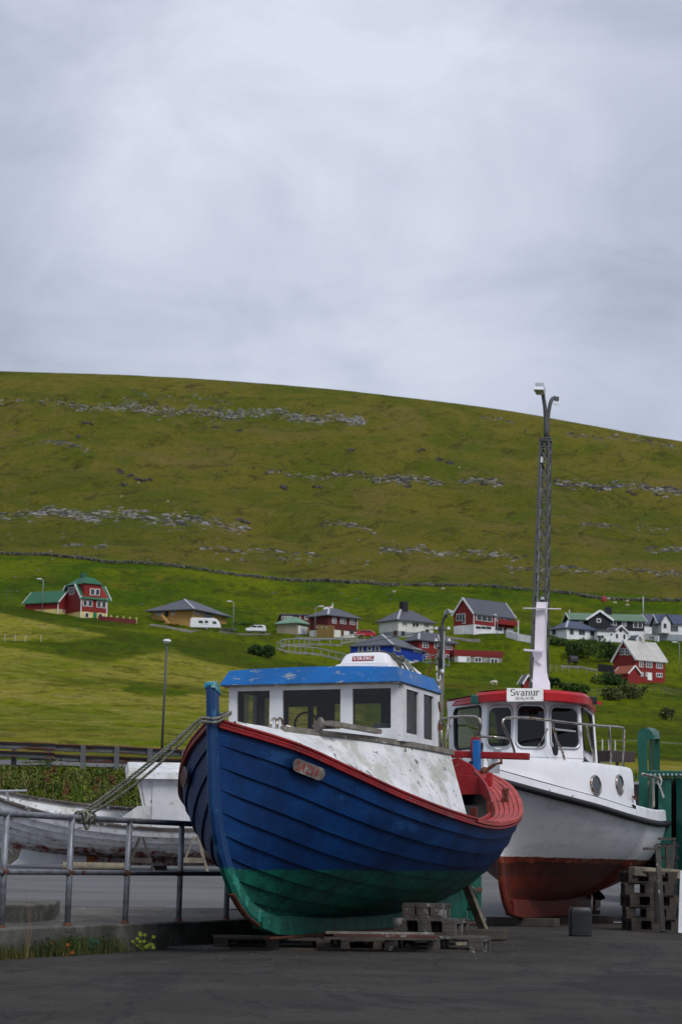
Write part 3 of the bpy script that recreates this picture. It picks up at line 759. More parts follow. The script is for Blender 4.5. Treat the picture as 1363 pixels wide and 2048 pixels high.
def letters(text, o, u, v, h, lift=0.003, gap=0.10, serif=True, bold=1.0):
    o, u, v = Vector(o), Vector(u).normalized(), Vector(v).normalized(); n = u.cross(v); x = 0; mb = MB()
    for ch in text:
        if ch == ' ': x += .4; continue
        w, st, sf = GL[ch]
        if isinstance(st, str): st = SPEC[st]
        for q, (x0, y0, x1, y1, sw) in enumerate(st):
            a = Vector((x0, y0)); b = Vector((x1, y1)); d = (b-a).normalized(); p = Vector((-d.y, d.x)) * sw * bold / 2; e = d * .012
            pts = [a-e-p, b+e-p, b+e+p, a-e+p]
            mb.add([o + u*((x + c.x)*h) + v*(c.y*h) + n*(lift + q*2e-5) for c in pts], [(0,1,2,3)])
        if serif:
            for (sx, sy) in sf:
                s = .035 * (1 if sy < .3 else -1)
                pts = [(sx-.14, sy), (sx+.14, sy), (sx+.14, sy+s), (sx-.14, sy+s)]
                mb.add([o + u*((x + c[0])*h) + v*((c[1])*h) + n*(lift + .0006) for c in pts], [(0,1,2,3)])
        x += w + gap
    return mb, x * h
def textwidth(text, gap=.10): return sum(.4 if c == ' ' else GL[c][0] + gap for c in text)

# ======================= blue boat
BM = boat_frame(-1.095, 20.25, .3065, .9519, heel=-.016)
def B(k, w, z): return Vector((k, -w, z))         # w towards port
kk = [0, .8, 1.5, 2.2, 3.5, 5, 6.5, 8, 9.1, 9.7]
hb = Hull(([q/9.7 for q in kk], [0, .52, .885, 1.145, 1.38, 1.43, 1.34, .92, .40, 0.0]),
          ([q/9.7 for q in kk], [2.13, 1.94, 1.72, 1.54, 1.36, 1.30, 1.44, 1.77, 2.01, 2.12]),
          ([0, .15, .35, .6, .78, .9, 1], [.32, .31, .30, .33, .48, .80, 1.15]),
          ([.10, .145, .247, .49, .775, 1.19, 1.65, 2.13, 2.47], [2.2, 1.84, 1.25, .69, .35, .09, 0.0, -.04, -.06]),
          ([.14, 1.0, 2.12], [9.35, 9.5, 9.7]), 9.8)
boat = thing('fishing_boat', 'blue clinker fishing boat with green bottom, white peeling cabin and blue wheelhouse roof', 'boat', M=BM)
part('hull', clinker(hb, 9, .022, 90, .19), M_BLUEHULL, boat, smooth=True, auto=30)
part('inner_lining', lining(hb, .05), M_GREYIN, boat, smooth=True)
sp = [(k - .02, z) for k, z in dense(hb.stem, 40)]
sp = [(ip(z, *hb.stem) - .10, z) for z in [.15, .18, .22, .27, .33, .42, .55, .7, .9, 1.1, 1.3, 1.5, 1.7, 1.9, 2.1, 2.3, 2.44]]
sp = [(x + (0.12 if z < .2 else .04 if z < .3 else 0), z) for x, z in sp]
sp = [(x + .015, z) for x, z in sp]
sm = stembar(sp, .085, .16)
top = sp[-1]
part('stem', sm, M_STEM, boat, bevel=.006)
mb = MB(); mb.hexa([Vector(p) for p in [(-.14,-.050,2.42),(.06,-.050,2.36),(.06,.050,2.36),(-.14,.050,2.42),(-.13,-.045,2.47),(-.04,-.045,2.485),(-.04,.045,2.485),(-.13,.045,2.47)]])
part('stem_head', mb, pm('worn_stem_top', (0.02, 0.22, 0.33), 0.7, wear=(.22,.42,.34), wthr=.5, ws=14), boat, bevel=.006)
kp = [Vector((1.25,.055,.225)), Vector((1.70,.055,.155)), Vector((2.1,.055,.14)), Vector((9.05,.055,.14)), Vector((9.05,.055,1.02)), Vector((8.6,.055,.78)), Vector((8.0,.055,.58)), Vector((7.0,.055,.42)), Vector((5.5,.055,.345)), Vector((3,.055,.33)), Vector((1.2,.055,.34))]
part('keel', MB().prism(kp, (0,-.11,0)), M_BLUEHULL, boat, bevel=.006)
part('keel_shoe', join(MB().box(1.55, 9.75, -.05, .05, .118, .139), stembar([(x-.012, z-.004) for x, z in sp[:7]], .06, .05)), M_RUST, boat)
part('sternpost', MB().bar((9.28,0,.30), (9.66,0,2.22), .10, .16, (1,0,0)), M_BLUEHULL, boat, bevel=.008)
rud = part('rudder', MB().prism([Vector(p) for p in [(9.42,.035,.15),(9.86,.035,.16),(9.92,.035,.5),(9.90,.035,1.2),(9.86,.035,2.0),(9.80,.035,2.2),(9.62,.035,2.2),(9.52,.035,1.2)]], (0,-.07,0)), M_BLUEHULL, boat, bevel=.008)
part('rudder_head', MB().box(9.70, 9.86, -.05, .05, 2.2, 2.56), M_RED, rud, bevel=.008)
part('rudder_strap', MB().box(9.36, 9.9, -.045, .045, .52, .58), M_RUST, rud)
mb = MB().cyl((8.98,0,.62), (9.14,0,.62), .045, .035, 12)
for a in (90, 210, 330):
    a = math.radians(a + 15); rows = []
    for i in range(7):
        r = .04 + .21*i/6; w = .085*math.sin(PI*(.18+.80*i/6)) + .01; tw = .7 - .35*i/6
        e = Vector((0, math.cos(a), math.sin(a))); f = Vector((math.cos(tw), -math.sin(a)*math.sin(tw), math.cos(a)*math.sin(tw)))
        f = Vector((math.sin(tw), -math.sin(a)*math.cos(tw), math.cos(a)*math.cos(tw)))
        c = Vector((9.1,0,.62)) + e*r
        rows.append([c - f*w, c - f*w*.5 + Vector((.012,0,0)), c + f*w*.5 + Vector((.012,0,0)), c + f*w, c + f*w*.5 - Vector((.012,0,0)), c - f*w*.5 - Vector((.012,0,0))])
    mb.grid(rows, True)
part('propeller', mb, M_BRONZE, boat, smooth=True)
# sheer rails: two red mouldings with a bare strip between, then the cap
for side in (-1, 1):
    g = part('rubbing_strake', join(railband(hb, side, 0.0, .040, -.060, -.034, .004, .80), railband(hb, side, 0.0, .028, -.030, .000, .004, .80)), M_REDRAIL, boat, bevel=.006)
    part('rubbing_strake', railband(hb, side, -.03, .038, .003, .028, .004, .52), M_REDRAIL, boat, bevel=.006)
    part('rubbing_strake', railband(hb, side, 0.0, .055, -.075, -.004, .80, .985, 30), M_GREYWOOD, boat, bevel=.008)
# aft side deck in faded red, wide towards the stern
def inset(u, side, d, dz=0.0):
    p = hb.S(u, 1, side); t = hb.S(min(u+.004,1), 1, side) - hb.S(max(u-.004,0), 1, side); nn = Vector((t.y, -t.x, 0)).normalized()
    if nn.y * side < 0: nn = -nn
    q = p - nn * d
    if q.y * side < 0: q.y = 0.0
    return q + Vector((0, 0, dz))
mb = MB()
def deckw(u): return ip(u, [.42, .55, .7, .8, .9, 1.0], [.10, .22, .29, .33, .36, .18])
nb = 6
for side in (-1, 1):
    for s in range(nb):
        rows = []
        for i in range(46):
            u = .42 + .575 * i / 45; w = deckw(u)
            d0 = -.05 + (w + .05) * s / nb + .004; d1 = -.05 + (w + .05) * (s + 1) / nb - .004
            z0 = .012 + .004*math.sin(u*37 + s*2) ; q = random.Random(s*7+i//9+side).random()*.006
            rows.append([inset(u, side, d0, -.02), inset(u, side, d0, z0+q), inset(u, side, d1, z0+q+.004), inset(u, side, d1, -.02)])
        mb.grid(rows)
part('side_deck', mb, M_SALMON, boat)
mb = MB(); mb.box(8.75, 9.62, -.22, .22, 2.02, 2.085); mb.prism([Vector(p) for p in [(8.72,.42,1.93),(8.72,.20,2.02),(8.72,.10,2.20),(8.72,-.02,2.24),(8.72,-.20,2.15),(8.72,-.42,1.93)]], (.05,0,0))
part('stern_breasthook', mb, M_RED, boat, bevel=.006)
# coaming around the after well
mb = MB()
for side in (-1, 1):
    rows = []
    for i in range(31):
        u = .44 + .44 * i / 30; w = deckw(u) + .01
        lo = inset(u, side, w, -.05); hi = inset(u, side, w, ip(u, [.44, .6, .75, .88], [.05, .07, .12, .17]))
        li = inset(u, side, w + .03, 0); 
        rows.append([lo, hi, Vector((hi.x, li.y, hi.z)), Vector((lo.x, li.y, lo.z))])
    mb.grid(rows, True)
a, b_ = inset(.88, -1, .47, 0), inset(.88, 1, .47, 0)
mb.prism([Vector((8.1, -.62, 1.74)), Vector((8.1, .62, 1.74)), Vector((8.1, .62, 1.94)), Vector((8.1, 0, 2.02)), Vector((8.1, -.62, 1.94))], (.04, 0, 0))
part('coaming', mb, M_RED, boat, bevel=.004)
part('well_floor', MB().prism([Vector((4.3,-.5,.8)), Vector((4.3,.5,.8)), Vector((6.0,.42,.8)), Vector((7.4,.2,.8)), Vector((7.4,-.2,.8)), Vector((6.0,-.42,.8))], (0,0,.02)), M_GREYIN, boat)
part('well_bulkhead', MB().prism([Vector((8.45, -.42, .8)), Vector((8.45, .42, .8)), Vector((8.45, .5, 1.62)), Vector((8.45, -.5, 1.62))], (.04,0,0)), M_GREYIN, boat)
for k, w, z0, z1, m_ in ((4.55, 1.30, 1.22, 1.47, M_THEAD), (6.1, 1.10, 1.33, 1.58, M_THEAD), (7.2, 1.02, 1.52, 1.78, M_THEAD), (8.3, .55, 1.78, 2.02, M_RED)):
    part('timberhead', MB().box(k-.035, k+.035, -w-.035, -w+.04, z0, z1), m_, boat, bevel=.01)
for k, w, z0, z1 in ((6.1, 1.16, 1.33, 1.62), (7.6, 1.0, 1.6, 1.9)):
    part('timberhead', MB().box(k-.035, k+.035, w-.04, w+.035, z0, z1), M_THEAD, boat, bevel=.01)
part('stern_post_cap', MB().bar((9.40,-.11,2.06), (9.42,-.10,2.50), .09, .12, (1,0,0)), M_BLUE, boat, bevel=.012)
part('cross_bar', MB().bar((9.55,-.78,2.285), (9.55,1.0,2.36), .10, .09), M_RED, boat, bevel=.012)
mb = MB().cyl((9.2,-.26,2.08), (9.2,-.40,2.17), .026, .022); mb.cyl((9.2,-.40,2.17),(9.2,-.50,2.20), .014); mb.ball((9.2,-.26,2.08), .07,.06,.06); mb.cyl((9.22,-.48,2.17),(9.22,-.48,2.25), .016)
part('steering_linkage', mb, M_RUST, boat, smooth=True, auto=40)
# trunk cabin
kt = [.55, 1.07, 1.8, 2.54, 3.3, 4.28]; wt = [.02, .22, .52, .79, .97, 1.10]
for side, lab in ((-1, None), (1, None)):
    rows = []
    for i in range(25):
        k = .55 + (4.28 - .55) * i / 24; kb = k - .30 * (k / 4.28) ** 2; u = (kb + .02) / 9.7
        p = hb.S(u, 1, side); q = inset(u, side, .05, .03); wtp = ip(k, kt, wt)
        topp = Vector((k, side * min(wtp, abs(q.y)), ip(k, [.5, 4.28], [2.13, 2.05])))
        topp.x = k; q.x = kb
        if topp.z < q.z: topp.z = q.z + .002
        rows.append([q.lerp(topp, f) for f in (0, .25, .5, .75, 1)])
    m1 = MB().grid(rows)
    r2 = [[a - Vector((0, side*.035, 0)) for a in r] for r in rows]
    m1.grid(r2); m1.grid([[a[0], b[0]] for a, b in zip(rows, r2)]); m1.grid([rows[-1], r2[-1]])
    part('trunk_side', m1, M_PEEL, boat)
rows = []
for i in range(25):
    k = .55 + (4.28 - .55)*i/24; w = ip(k, kt, wt); z = ip(k, [.5, 4.28], [2.13, 2.05])
    rows.append([Vector((k, w*f, z + .035*(1-f*f))) for f in (-1, -.5, 0, .5, 1)])
part('trunk_deck', MB().grid(rows), M_PEEL, boat)
# grey weathered capping planks along the trunk's top edge
for side in (-1, 1):
    P = [Vector((k, side*(ip(k, kt, wt) + .012), ip(k, [.5, 4.28], [2.13, 2.05]) + .005)) for k in np.linspace(1.15, 4.34, 14)]
    mb = MB()
    for a, b in zip(P[:-1], P[1:]): mb.bar(a, b, .05, .055)
    part('capping_plank', mb, M_GREYWOOD, boat)
mb = MB().bar((1.55,-.60,2.20), (2.50,-.83,2.17), .07, .045); mb.bar((1.60,-.52,2.15), (1.62,-.46,2.22), .05, .12)
part('loose_plank', mb, M_GREYWOOD, boat)
mb = MB()
for s_ in (-1, 1):
    mb.tube([Vector((1.18 + .1*math.cos(a), -.20*1 + .03*s_, 2.13 + .1*math.sin(a))) for a in np.linspace(0, PI, 9)], .012, 6)
mb.tube([(1.3,-.25,2.16),(1.45,-.33,2.13),(1.6,-.40,2.13)], .014, 6)
part('deck_fitting', mb, M_STEEL, boat, smooth=True)
# wheelhouse
K0, K1, WW, Z0, Z1 = 2.9, 4.28, .93, 2.10, 2.715
m_in = M_BROWN
fo, fu, fv = B(K0, -WW, Z0), Vector((0, -1, 0)), Vector((0, 0, 1))    # front wall runs starboard to port
hz0, hz1 = .13, .545
fh = [(.09, .455, hz0, hz1), (.60, 1.235, hz0, hz1), (1.365, 1.78, hz0, hz1)]
wh = part('wheelhouse', wall_holes(fo, fu, fv, 2*WW, Z1-Z0, fh, .04), M_WPAINT, boat)
lin = wall_holes(fo + Vector((.05,.0,0)), fu, fv, 2*WW, Z1-Z0, fh, .02)
so, su = B(K0, WW, Z0), Vector((1, 0, 0))
sh = [(.13, .60, hz0-.04, hz1), (.80, 1.20, hz0-.06, hz1)]
side_p = wall_holes(so + Vector((.0,0,0)), su, fv, K1-K0, Z1-Z0, sh, .04)
part('side_wall', side_p, M_WPAINT, boat)
ss = [(.12, .60, hz0, hz1), (.78, 1.22, hz0, hz1)]
part('side_wall', wall_holes(B(K0, -WW+.04, Z0), su, fv, K1-K0, Z1-Z0, ss, .04), M_WPAINT, boat)
rh = [(.18, .52, .05, .48), (.72, 1.26, .10, .50), (1.45, 1.68, .2, .5)]
part('rear_wall', wall_holes(B(K1, -WW, Z0), fu, fv, 2*WW, Z1-Z0, rh, .04), M_BROWN, boat)
lin = join(lin, wall_holes(so + Vector((.05,.055,0)), su, fv, K1-K0-.1, Z1-Z0, [(a-.05, b-.05, c, d) for a, b, c, d in sh], .015),
           wall_holes(B(K0+.05, -WW+.095, Z0), su, fv, K1-K0-.1, Z1-Z0, [(a-.05, b-.05, c, d) for a, b, c, d in ss], .015),
           MB().box(K0+.05, K1-.04, -WW+.1, WW-.1, Z1-.03, Z1-.01), MB().box(K0+.05, K1-.04, -WW+.1, WW-.1, Z0+.02, Z0+.04))
part('cabin_lining', lin, m_in, boat)
mb = MB().bar((3.7, .3, 2.12), (3.7, .3, 2.55), .05, .05); mb.tube([Vector((3.55, .30 + .13*math.cos(a), 2.33 + .13*math.sin(a))) for a in np.linspace(0, 2*PI, 20)[:-1]], .012, 6, True)
part('steering_wheel', mb, M_BLACK, boat)
part('chart', MB().hexa([Vector(p) for p in [(3.05,-.58,2.19),(3.05,-.82,2.19),(3.06,-.82,2.19),(3.06,-.58,2.19),(3.10,-.60,2.30),(3.10,-.80,2.295),(3.11,-.80,2.295),(3.11,-.60,2.30)]]), pm('paper', (.45,.55,.62), .8), boat)
for h_ in fh:
    f = part('window_frame', frame_strips(fo, fu, fv, h_, .055, .022, True), M_WPAINT, boat, bevel=.004)
    a, b, c, d = h_; n = fu.cross(fv)
    q = [fo+fu*a+fv*c+n*.012, fo+fu*b+fv*c+n*.012, fo+fu*b+fv*d+n*.012, fo+fu*a+fv*d+n*.012]
    part('pane', MB().prism(q, n*.004), M_GLASS, f)
for h_, oo, sg in [(x, so, 1) for x in sh] + [(x, B(K0, -WW, Z0), -1) for x in ss]:
    n = su.cross(fv)                     # towards port
    if sg > 0: f = part('window_frame', frame_strips(oo, su, fv, h_, .055, .02, True), M_WPAINT, boat, bevel=.004)
    a, b, c, d = h_; q = [oo+su*a+fv*c, oo+su*b+fv*c, oo+su*b+fv*d, oo+su*a+fv*d]; q = [p + n*.012*(1 if sg>0 else -1) for p in q]
    if sg > 0: part('pane', MB().prism(q, n*.004), M_GLASSP, f)
    else: part('pane', MB().prism(q, n*.004), M_GLASS, boat)
part('nail_heads', nail_mb, M_RUST, boat, kind='stuff')
for w in (.53, 1.30): part('wall_batten', MB().box(K0-.014, K0-.002, -(w-WW)-.012, -(w-WW)+.012, Z0, Z1), M_GREYWOOD, boat)
# roof: bevelled fascia, slight camber on top
def ring(k0, k1, w, z, cam=0): return [B(k0, -w, z), B(k0, w, z), B(k1, w, z), B(k1, -w, z)]
rb, rt_ = ring(K0-.17, K1+.10, WW+.06, Z1-.015), ring(K0-.06, K1+.02, WW-.01, Z1+.145)
n = 14
def sub(a, b, cam):
    return [a.lerp(b, i/n) + Vector((0,0,cam*(1-(2*i/n-1)**2))) for i in range(n+1)]
mf = MB(); mf.grid([sub(rb[0], rb[1], 0), sub(rt_[0], rt_[1], .022)]); mf.grid([sub(rb[2], rb[3], 0), sub(rt_[2], rt_[3], .022)])
mp_ = MB(); mp_.add([rb[1], rb[2], rt_[2], rt_[1]], [(0,1,2,3)])
ms_ = MB(); ms_.add([rb[3], rb[0], rt_[0], rt_[3]], [(0,1,2,3)])
roof = part('roof', join(mf, MB().grid([sub(rt_[0], rt_[1], .022), sub(rt_[3], rt_[2], .022)]), MB().add(rb, [(3,2,1,0)]), mp_, ms_), M_BLUE, boat)
part('roof_trim', join(MB().box(K0-.155, K1+.09, -WW-.045, WW+.045, Z1-.03, Z1-.017)), M_GREYWOOD, roof)
mb = MB().tube([B(4.2,.93,2.6), B(4.3,.97,2.6), B(4.32,.98,2.5)], .012, 6); mb.box(4.26, 4.34, -1.0, -.94, 2.30, 2.36)
part('horn_bracket', mb, M_RUST, boat)
# name plates on the bow
for side in (-1, 1):
    u0 = .098 if side < 0 else .115; v0 = .955
    p0 = hb.S(u0, v0, side); uu = (hb.S(u0 + .03, v0, side) - hb.S(u0 - .03, v0, side)).normalized()
    if side > 0: uu = -uu
    nn = hb.N(u0, v0, side)
    p0 = p0 + nn*.035 - Vector((0,0,.085)); vv = nn.cross(uu).normalized(); nn = uu.cross(vv)
    if vv.z < 0: vv = -vv
    mb = MB(); pl = []
    hw, hh = .205, .062
    for i in range(24):
        a = 2*PI*i/24; cx = (hw - hh) * (1 if math.cos(a) > 0 else -1); pl.append(p0 + uu*(cx + hh*math.cos(a)) + vv*(hh*math.sin(a)))
    q = part('name_plate', MB().prism(pl, nn*.012), M_PLATE, boat)
    Hh = .082; tw = (textwidth('SA') + .25 + textwidth('214')) * Hh
    sc_ = .36 / tw
    L1, w1 = letters('SA', p0 - uu*.17 - vv*Hh*.5 + nn*.012, uu, vv, Hh*1.0, .002, bold=1.05)
    L2, w2 = letters('214', p0 - uu*.17 + uu*(w1 + .012) - vv*Hh*.5 + nn*.012, uu, vv, Hh, .002, bold=1.05)
    part('lettering', join(L1, L2), M_LETRED, q)

# life raft canister lashed on the roof
RZ = Z1 + .160
def rbox(k0, k1, w0, w1, z0, z1, ins, r=.05):
    """tapered box with rounded corners"""
    mb = MB(); rows = []
    for f, i_ in ((0, 0), (.75, ins*.75), (.93, ins*1.0 + .015), (1.0, ins + .05)):
        z = z0 + (z1 - z0)*f; a0, a1, b0, b1 = k0+i_, k1-i_, w0+i_, w1-i_; row = []
        for cx, cy, s0 in ((a1-r, b1-r, 0), (a0+r, b1-r, 90), (a0+r, b0+r, 180), (a1-r, b0+r, 270)):
            for j in range(5):
                t_ = math.radians(s0 + 22.5*j); row.append(Vector((cx + r*math.cos(t_), -(cy + r*math.sin(t_)), z)))
        rows.append(row)
    mb.grid(rows, True); m = len(mb.v); mb.f.append(tuple(range(m-20, m))); mb.f.append(tuple(range(20))[::-1])
    return mb
raft = thing('life_raft', 'white rounded life raft canister lashed on the blue wheelhouse roof', 'life raft', M=BM @ Matrix.Translation(B(3.55, .47, RZ)))
Ri = Matrix.Translation(-B(3.55, .47, RZ))
def rp(name, mb, mat, par, **k):
    m = MB(); m.add([Ri @ v for v in mb.v], mb.f); return part(name, m, mat, par, **k)
rp('canister', rbox(3.12, 4.0, .20, .75, RZ+.055, RZ+.180, .06), M_RAFT, raft, smooth=True, auto=50)
rp('cradle', rbox(3.08, 4.04, .16, .79, RZ, RZ+.054, .01, .03), M_RAFT, raft, smooth=True, auto=50)
uu, vv = Vector((0,-1,0)), Vector((.48,0,1)).normalized(); nn = uu.cross(vv)
o_ = B(3.12 + .014, .345, RZ + .082) + nn * .006
bx = [o_, o_ + uu*.235, o_ + uu*.235 + vv*.058, o_ + vv*.058]
lb = rp('badge', MB().add([p for p in bx], [(0,1,2,3)]), M_LETRED, raft)
L, w = letters('VIKING', Ri @ (o_ + vv*.007 + uu*.008), uu, vv, .044, .004, .02, bold=1.25)
sc = .22 / w
o_r = Ri @ (o_ + vv*.007 + uu*.008)
L.v = [o_r + (lambda d: uu*(d.dot(uu)*sc) + (d - uu*d.dot(uu)))(v - o_r) for v in L.v]
part('lettering', L, M_RAFT, lb)
for k in (3.32, 3.52, 3.72, 3.88):
    z = RZ
    P = [B(k,.14,z+.01), B(k+.01,.17,z+.08), B(k,.24,z+.155), B(k+.01,.33,z+.192), B(k,.50,z+.195), B(k-.01,.64,z+.192), B(k+.02,.715,z+.155), B(k,.80,z+.06), B(k-.01,.83,z+.01)]
    rp('lashing', MB().tube(P, .012, 6), M_ROPED if k < 3.6 else M_ROPE, raft, smooth=True)
mb = MB(); 
for k in (3.40, 3.72): mb.ball(B(k, .72, RZ+.155), .045, .035, .04, 8, 6); mb.tube([B(k,.72,RZ+.155), B(k+.05,.77,RZ+.1), B(k+.02,.80,RZ+.05)], .01, 5)
mb.tube([B(3.38,.73,RZ+.155), B(3.56,.745,RZ+.135), B(3.72,.73,RZ+.155)], .01, 5)
rp('lashing', mb, M_ROPED, raft, smooth=True)
a, b = at(806, 1322, 24.05), at(836, 1347, 24.15)
mb = MB().cyl(a, b, .022, .02, 10); mb.cyl(b, b + (b-a).normalized()*.02, .024, .024, 10)
solo('white_pipe', mb, M_RAFT, 'short white pipe sticking out behind the life raft over the roof edge', 'pipe', smooth=True, auto=40)

# ======================= pipe railing, rope
PZ0, PZT = .25, 1.225
def wl_at(px):       # point on the railing's line under photo column px
    d = ray(px, 1845); a = d.x / d.y; Q = W0 + WN * .10
    # X/Y = a  ->  Q.x + s*WD.x = a*(Q.y + s*WD.y)
    s = (a * Q.y - Q.x) / (WD.x - a * WD.y)
    return W0 + WD * s
rail = thing('pipe_railing', 'galvanised pipe railing with rusty joints standing on the low concrete wall', 'railing', loc=wl_at(135) + WN*.1 + Vector((0,0,PZ0)))
off = WN * .10
ends = wl_at(452)
mb = MB().tube([W0 - WD*5 + off + Vector((0,0,PZT)), wl_at(-2) + off + Vector((0,0,PZT)), wl_at(200)+off+Vector((0,0,PZT-.003)), ends + off + Vector((0,0,PZT))], .029, 12)
part('top_rail', mb, M_GALV, rail, world=True, smooth=True)
mb = MB().tube([W0 - WD*5 + off + Vector((0,0,.725)), ends + off + Vector((0,0,.725))], .025, 12)
part('middle_rail', mb, M_GALV, rail, world=True, smooth=True)
p5 = [-260, -125, 3, 135, 250, 357, 449]
for px in p5:
    p = wl_at(px) + off
    if px == 449: p = ends + off
    lean = WD * (0.01 if px != 250 else .03)
    q = part('post', MB().tube([p + Vector((0,0,PZ0-.02)), p + lean + Vector((0,0,PZT))], .029, 12), M_GALV, rail, world=True, smooth=True)
    part('rusty_joint', MB().cyl(p - WD*.045 + Vector((0,0,.725)), p + WD*.045 + Vector((0,0,.725)), .031, .031, 12), M_RUST, q, world=True, smooth=True, auto=50)
    part('foot_plate', MB().cyl(p + Vector((0,0,PZ0)), p + Vector((0,0,PZ0+.025)), .04, .036, 12), M_RUST, q, world=True, smooth=True, auto=50)
def twisted(pts, r, pitch=.11, strands=3, n=5):
    """laid rope: strands wound round a path"""
    mb = MB(); P = [Vector(p) for p in pts]; seg = []; acc = 0
    fine = []
    for a, b in zip(P[:-1], P[1:]):
        k = max(1, int((b - a).length / .018))
        for i in range(k): fine.append(a.lerp(b, i/k))
    fine.append(P[-1])
    for s in range(strands):
        q = []; acc = 0
        for i, p in enumerate(fine):
            d = (fine[min(i+1, len(fine)-1)] - fine[max(i-1, 0)]).normalized(); a = d.cross(Vector((0.31, .17, .93))).normalized(); b = d.cross(a)
            if i: acc += (p - fine[i-1]).length
            w = 2*PI*(acc/pitch + s/strands); q.append(p + (a*math.cos(w) + b*math.sin(w)) * r*.5)
        mb.tube(q, r*.56, n)
    return mb
k0 = wl_at(165) + off + Vector((0,0,PZT+.02))
bow_p = BM @ B(.05, .10, 2.15); bow_s = BM @ B(.06, -.10, 2.13)
bow_f = BM @ B(-.18, .0, 2.12)
def sagged(a, b, sag, n=14): return [a.lerp(b, i/n) - Vector((0,0,sag*4*(i/n)*(1-i/n))) for i in range(n+1)]
mb = MB()
for q, (dx, sg) in enumerate(((0, .05), (.035, .075))):
    e0 = bow_f + Vector((-.05, -.06, .02 - dx*1.2)); e1 = k0 + Vector((dx*.8, -.03, .03 - dx*.5))
    m = twisted(sagged(e0, e1, sg), .0135); mb.add(m.v, m.f)
m = twisted(sagged(bow_s + Vector((-.10, -.05, -.02)), k0 + Vector((-.05,.02,.03)), .03), .0135); mb.add(m.v, m.f)
# turns round the stem
for z in (0.0, -.035):
    m = twisted([bow_f + Vector((-.05,-.06,.02+z)), BM @ B(-.145, .05, 2.135+z), BM @ B(-.10, .085, 2.145+z), BM @ B(.06, .11, 2.19+z*.5), BM @ B(.20, .09, 2.22+z*.4), BM @ B(.22, -.05, 2.2), BM @ B(.05,-.11, 2.15), bow_s + Vector((-.10,-.05,-.02))], .0135); mb.add(m.v, m.f)
# knot on the top rail
for i in range(5):
    c = k0 + WD*(-.13 + .055*i) + Vector((0, -.005*i, -.012)); rr = .052 + .008*(i % 2)
    ax = (WD + Vector((0, .0, .35*(-1)**i))).normalized(); e1_ = ax.orthogonal().normalized(); e2_ = ax.cross(e1_)
    m = twisted([c + (e1_*math.cos(a) + e2_*math.sin(a))*rr for a in np.linspace(0, 2*PI, 14)], .0135); mb.add(m.v, m.f)
c = k0 + WD*.03 + Vector((0,-.045,-.03))
m = twisted([c + Vector((0,0,.03)) + (WD*math.cos(a)*.05 + Vector((0,0,1))*(math.sin(a)*.06 - .06)) for a in np.linspace(PI*.5, PI*2.5, 18)], .015); mb.add(m.v, m.f)
m = twisted([k0 + Vector((.02,-.04,.02)), k0 + WD*.09 + Vector((0,-.05,-.02)), k0 + WD*.07 + Vector((0,-.05,.05)), k0 + WD*-.02+Vector((0,-.04,.045)), k0 - WD*.12 + Vector((0,-.045,-.02))], .0135); mb.add(m.v, m.f)
solo('mooring_rope', mb, M_ROPE, 'thick twisted rope tied from the blue bow down to the railing in a knot', 'rope', smooth=True)
# ======================= white boat with red antifouling
SM = boat_frame(1.80, 26.9, .334, .943)
SI = SM.inverted()
def loc(p): return SI @ Vector(p)
ks = [0, .7, 1.5, 2.5, 4, 5.5, 6.5, 6.9]
hs = Hull(([q/6.9 for q in ks], [0, .66, 1.02, 1.24, 1.30, 1.19, 1.0, .90]),
          ([q/6.9 for q in ks], [1.93, 1.74, 1.63, 1.53, 1.48, 1.52, 1.55, 1.56]),
          ([0, .2, .5, .8, 1], [.42, .40, .42, .60, .86]),
          ([.1, .23, .27, .41, .67, .91, 1.4, 1.93, 2.3], [1.9, 1.46, 1.2, .98, .80, .74, .40, 0.0, -.2]),
          ([.1, .8, 1.6], [6.6, 6.75, 6.9]), 6.9, mid=.62, power=2.5, vexp=.9, aft=1.38)
wb = thing('fishing_boat', 'white fishing boat with red roof edge and rust red bottom standing behind the blue boat', 'boat', M=SM)
mb = MB(); us = usteps(70)
for side in (-1, 1): mb.grid([[hs.S(u, v, side) for v in np.linspace(0, 1, 22)] for u in us])
tr = [hs.S(1, v, -1) for v in np.linspace(0, 1, 22)] + [hs.S(1, v, 1) for v in np.linspace(1, 0, 22)]
mb.add(tr, [tuple(range(44))])
part('hull', mb, M_WHITEHULL, wb, smooth=True, auto=40)
sp2 = [(ip(z, *hs.stem) - .02, z) for z in [.23, .3, .41, .55, .67, .8, .91, 1.1, 1.3, 1.5, 1.7, 1.9, 2.0]]
part('stem', stembar(sp2, .07, .10), M_WHITEHULL, wb, smooth=True, auto=40)
part('keel', MB().prism([Vector(p) for p in [(1.25,.06,.26),(1.6,.06,.22),(5.55,.06,.20),(5.55,.06,.62),(4.6,.06,.50),(3.0,.06,.44),(1.2,.06,.45)]], (0,-.12,0)), M_WHITEHULL, wb, bevel=.01)
part('keel_shoe', MB().box(5.5, 6.15, -.05, .05, .20, .26), M_RUST, wb)
part('rudder', MB().prism([Vector(p) for p in [(5.95,.025,.26),(6.30,.025,.30),(6.32,.025,.86),(6.02,.025,.86)]], (0,-.05,0)), M_WHITEHULL, wb, bevel=.01)
mb = MB().cyl((5.55,0,.52), (5.78,0,.52), .05, .04, 12)
for a in (80, 200, 320):
    a = math.radians(a); rows = []
    for i in range(6):
        r = .04 + .19*i/5; w = .075*math.sin(PI*(.2 + .75*i/5)) + .008
        c = Vector((5.72,0,.52)) + Vector((0, math.cos(a), math.sin(a)))*r; f = Vector((.5, -math.sin(a)*.85, math.cos(a)*.85))
        rows.append([c - f*w, c + Vector((.01,0,0)), c + f*w, c - Vector((.01,0,0))])
    mb.grid(rows, True)
part('propeller', mb, M_BLACKPL, wb)
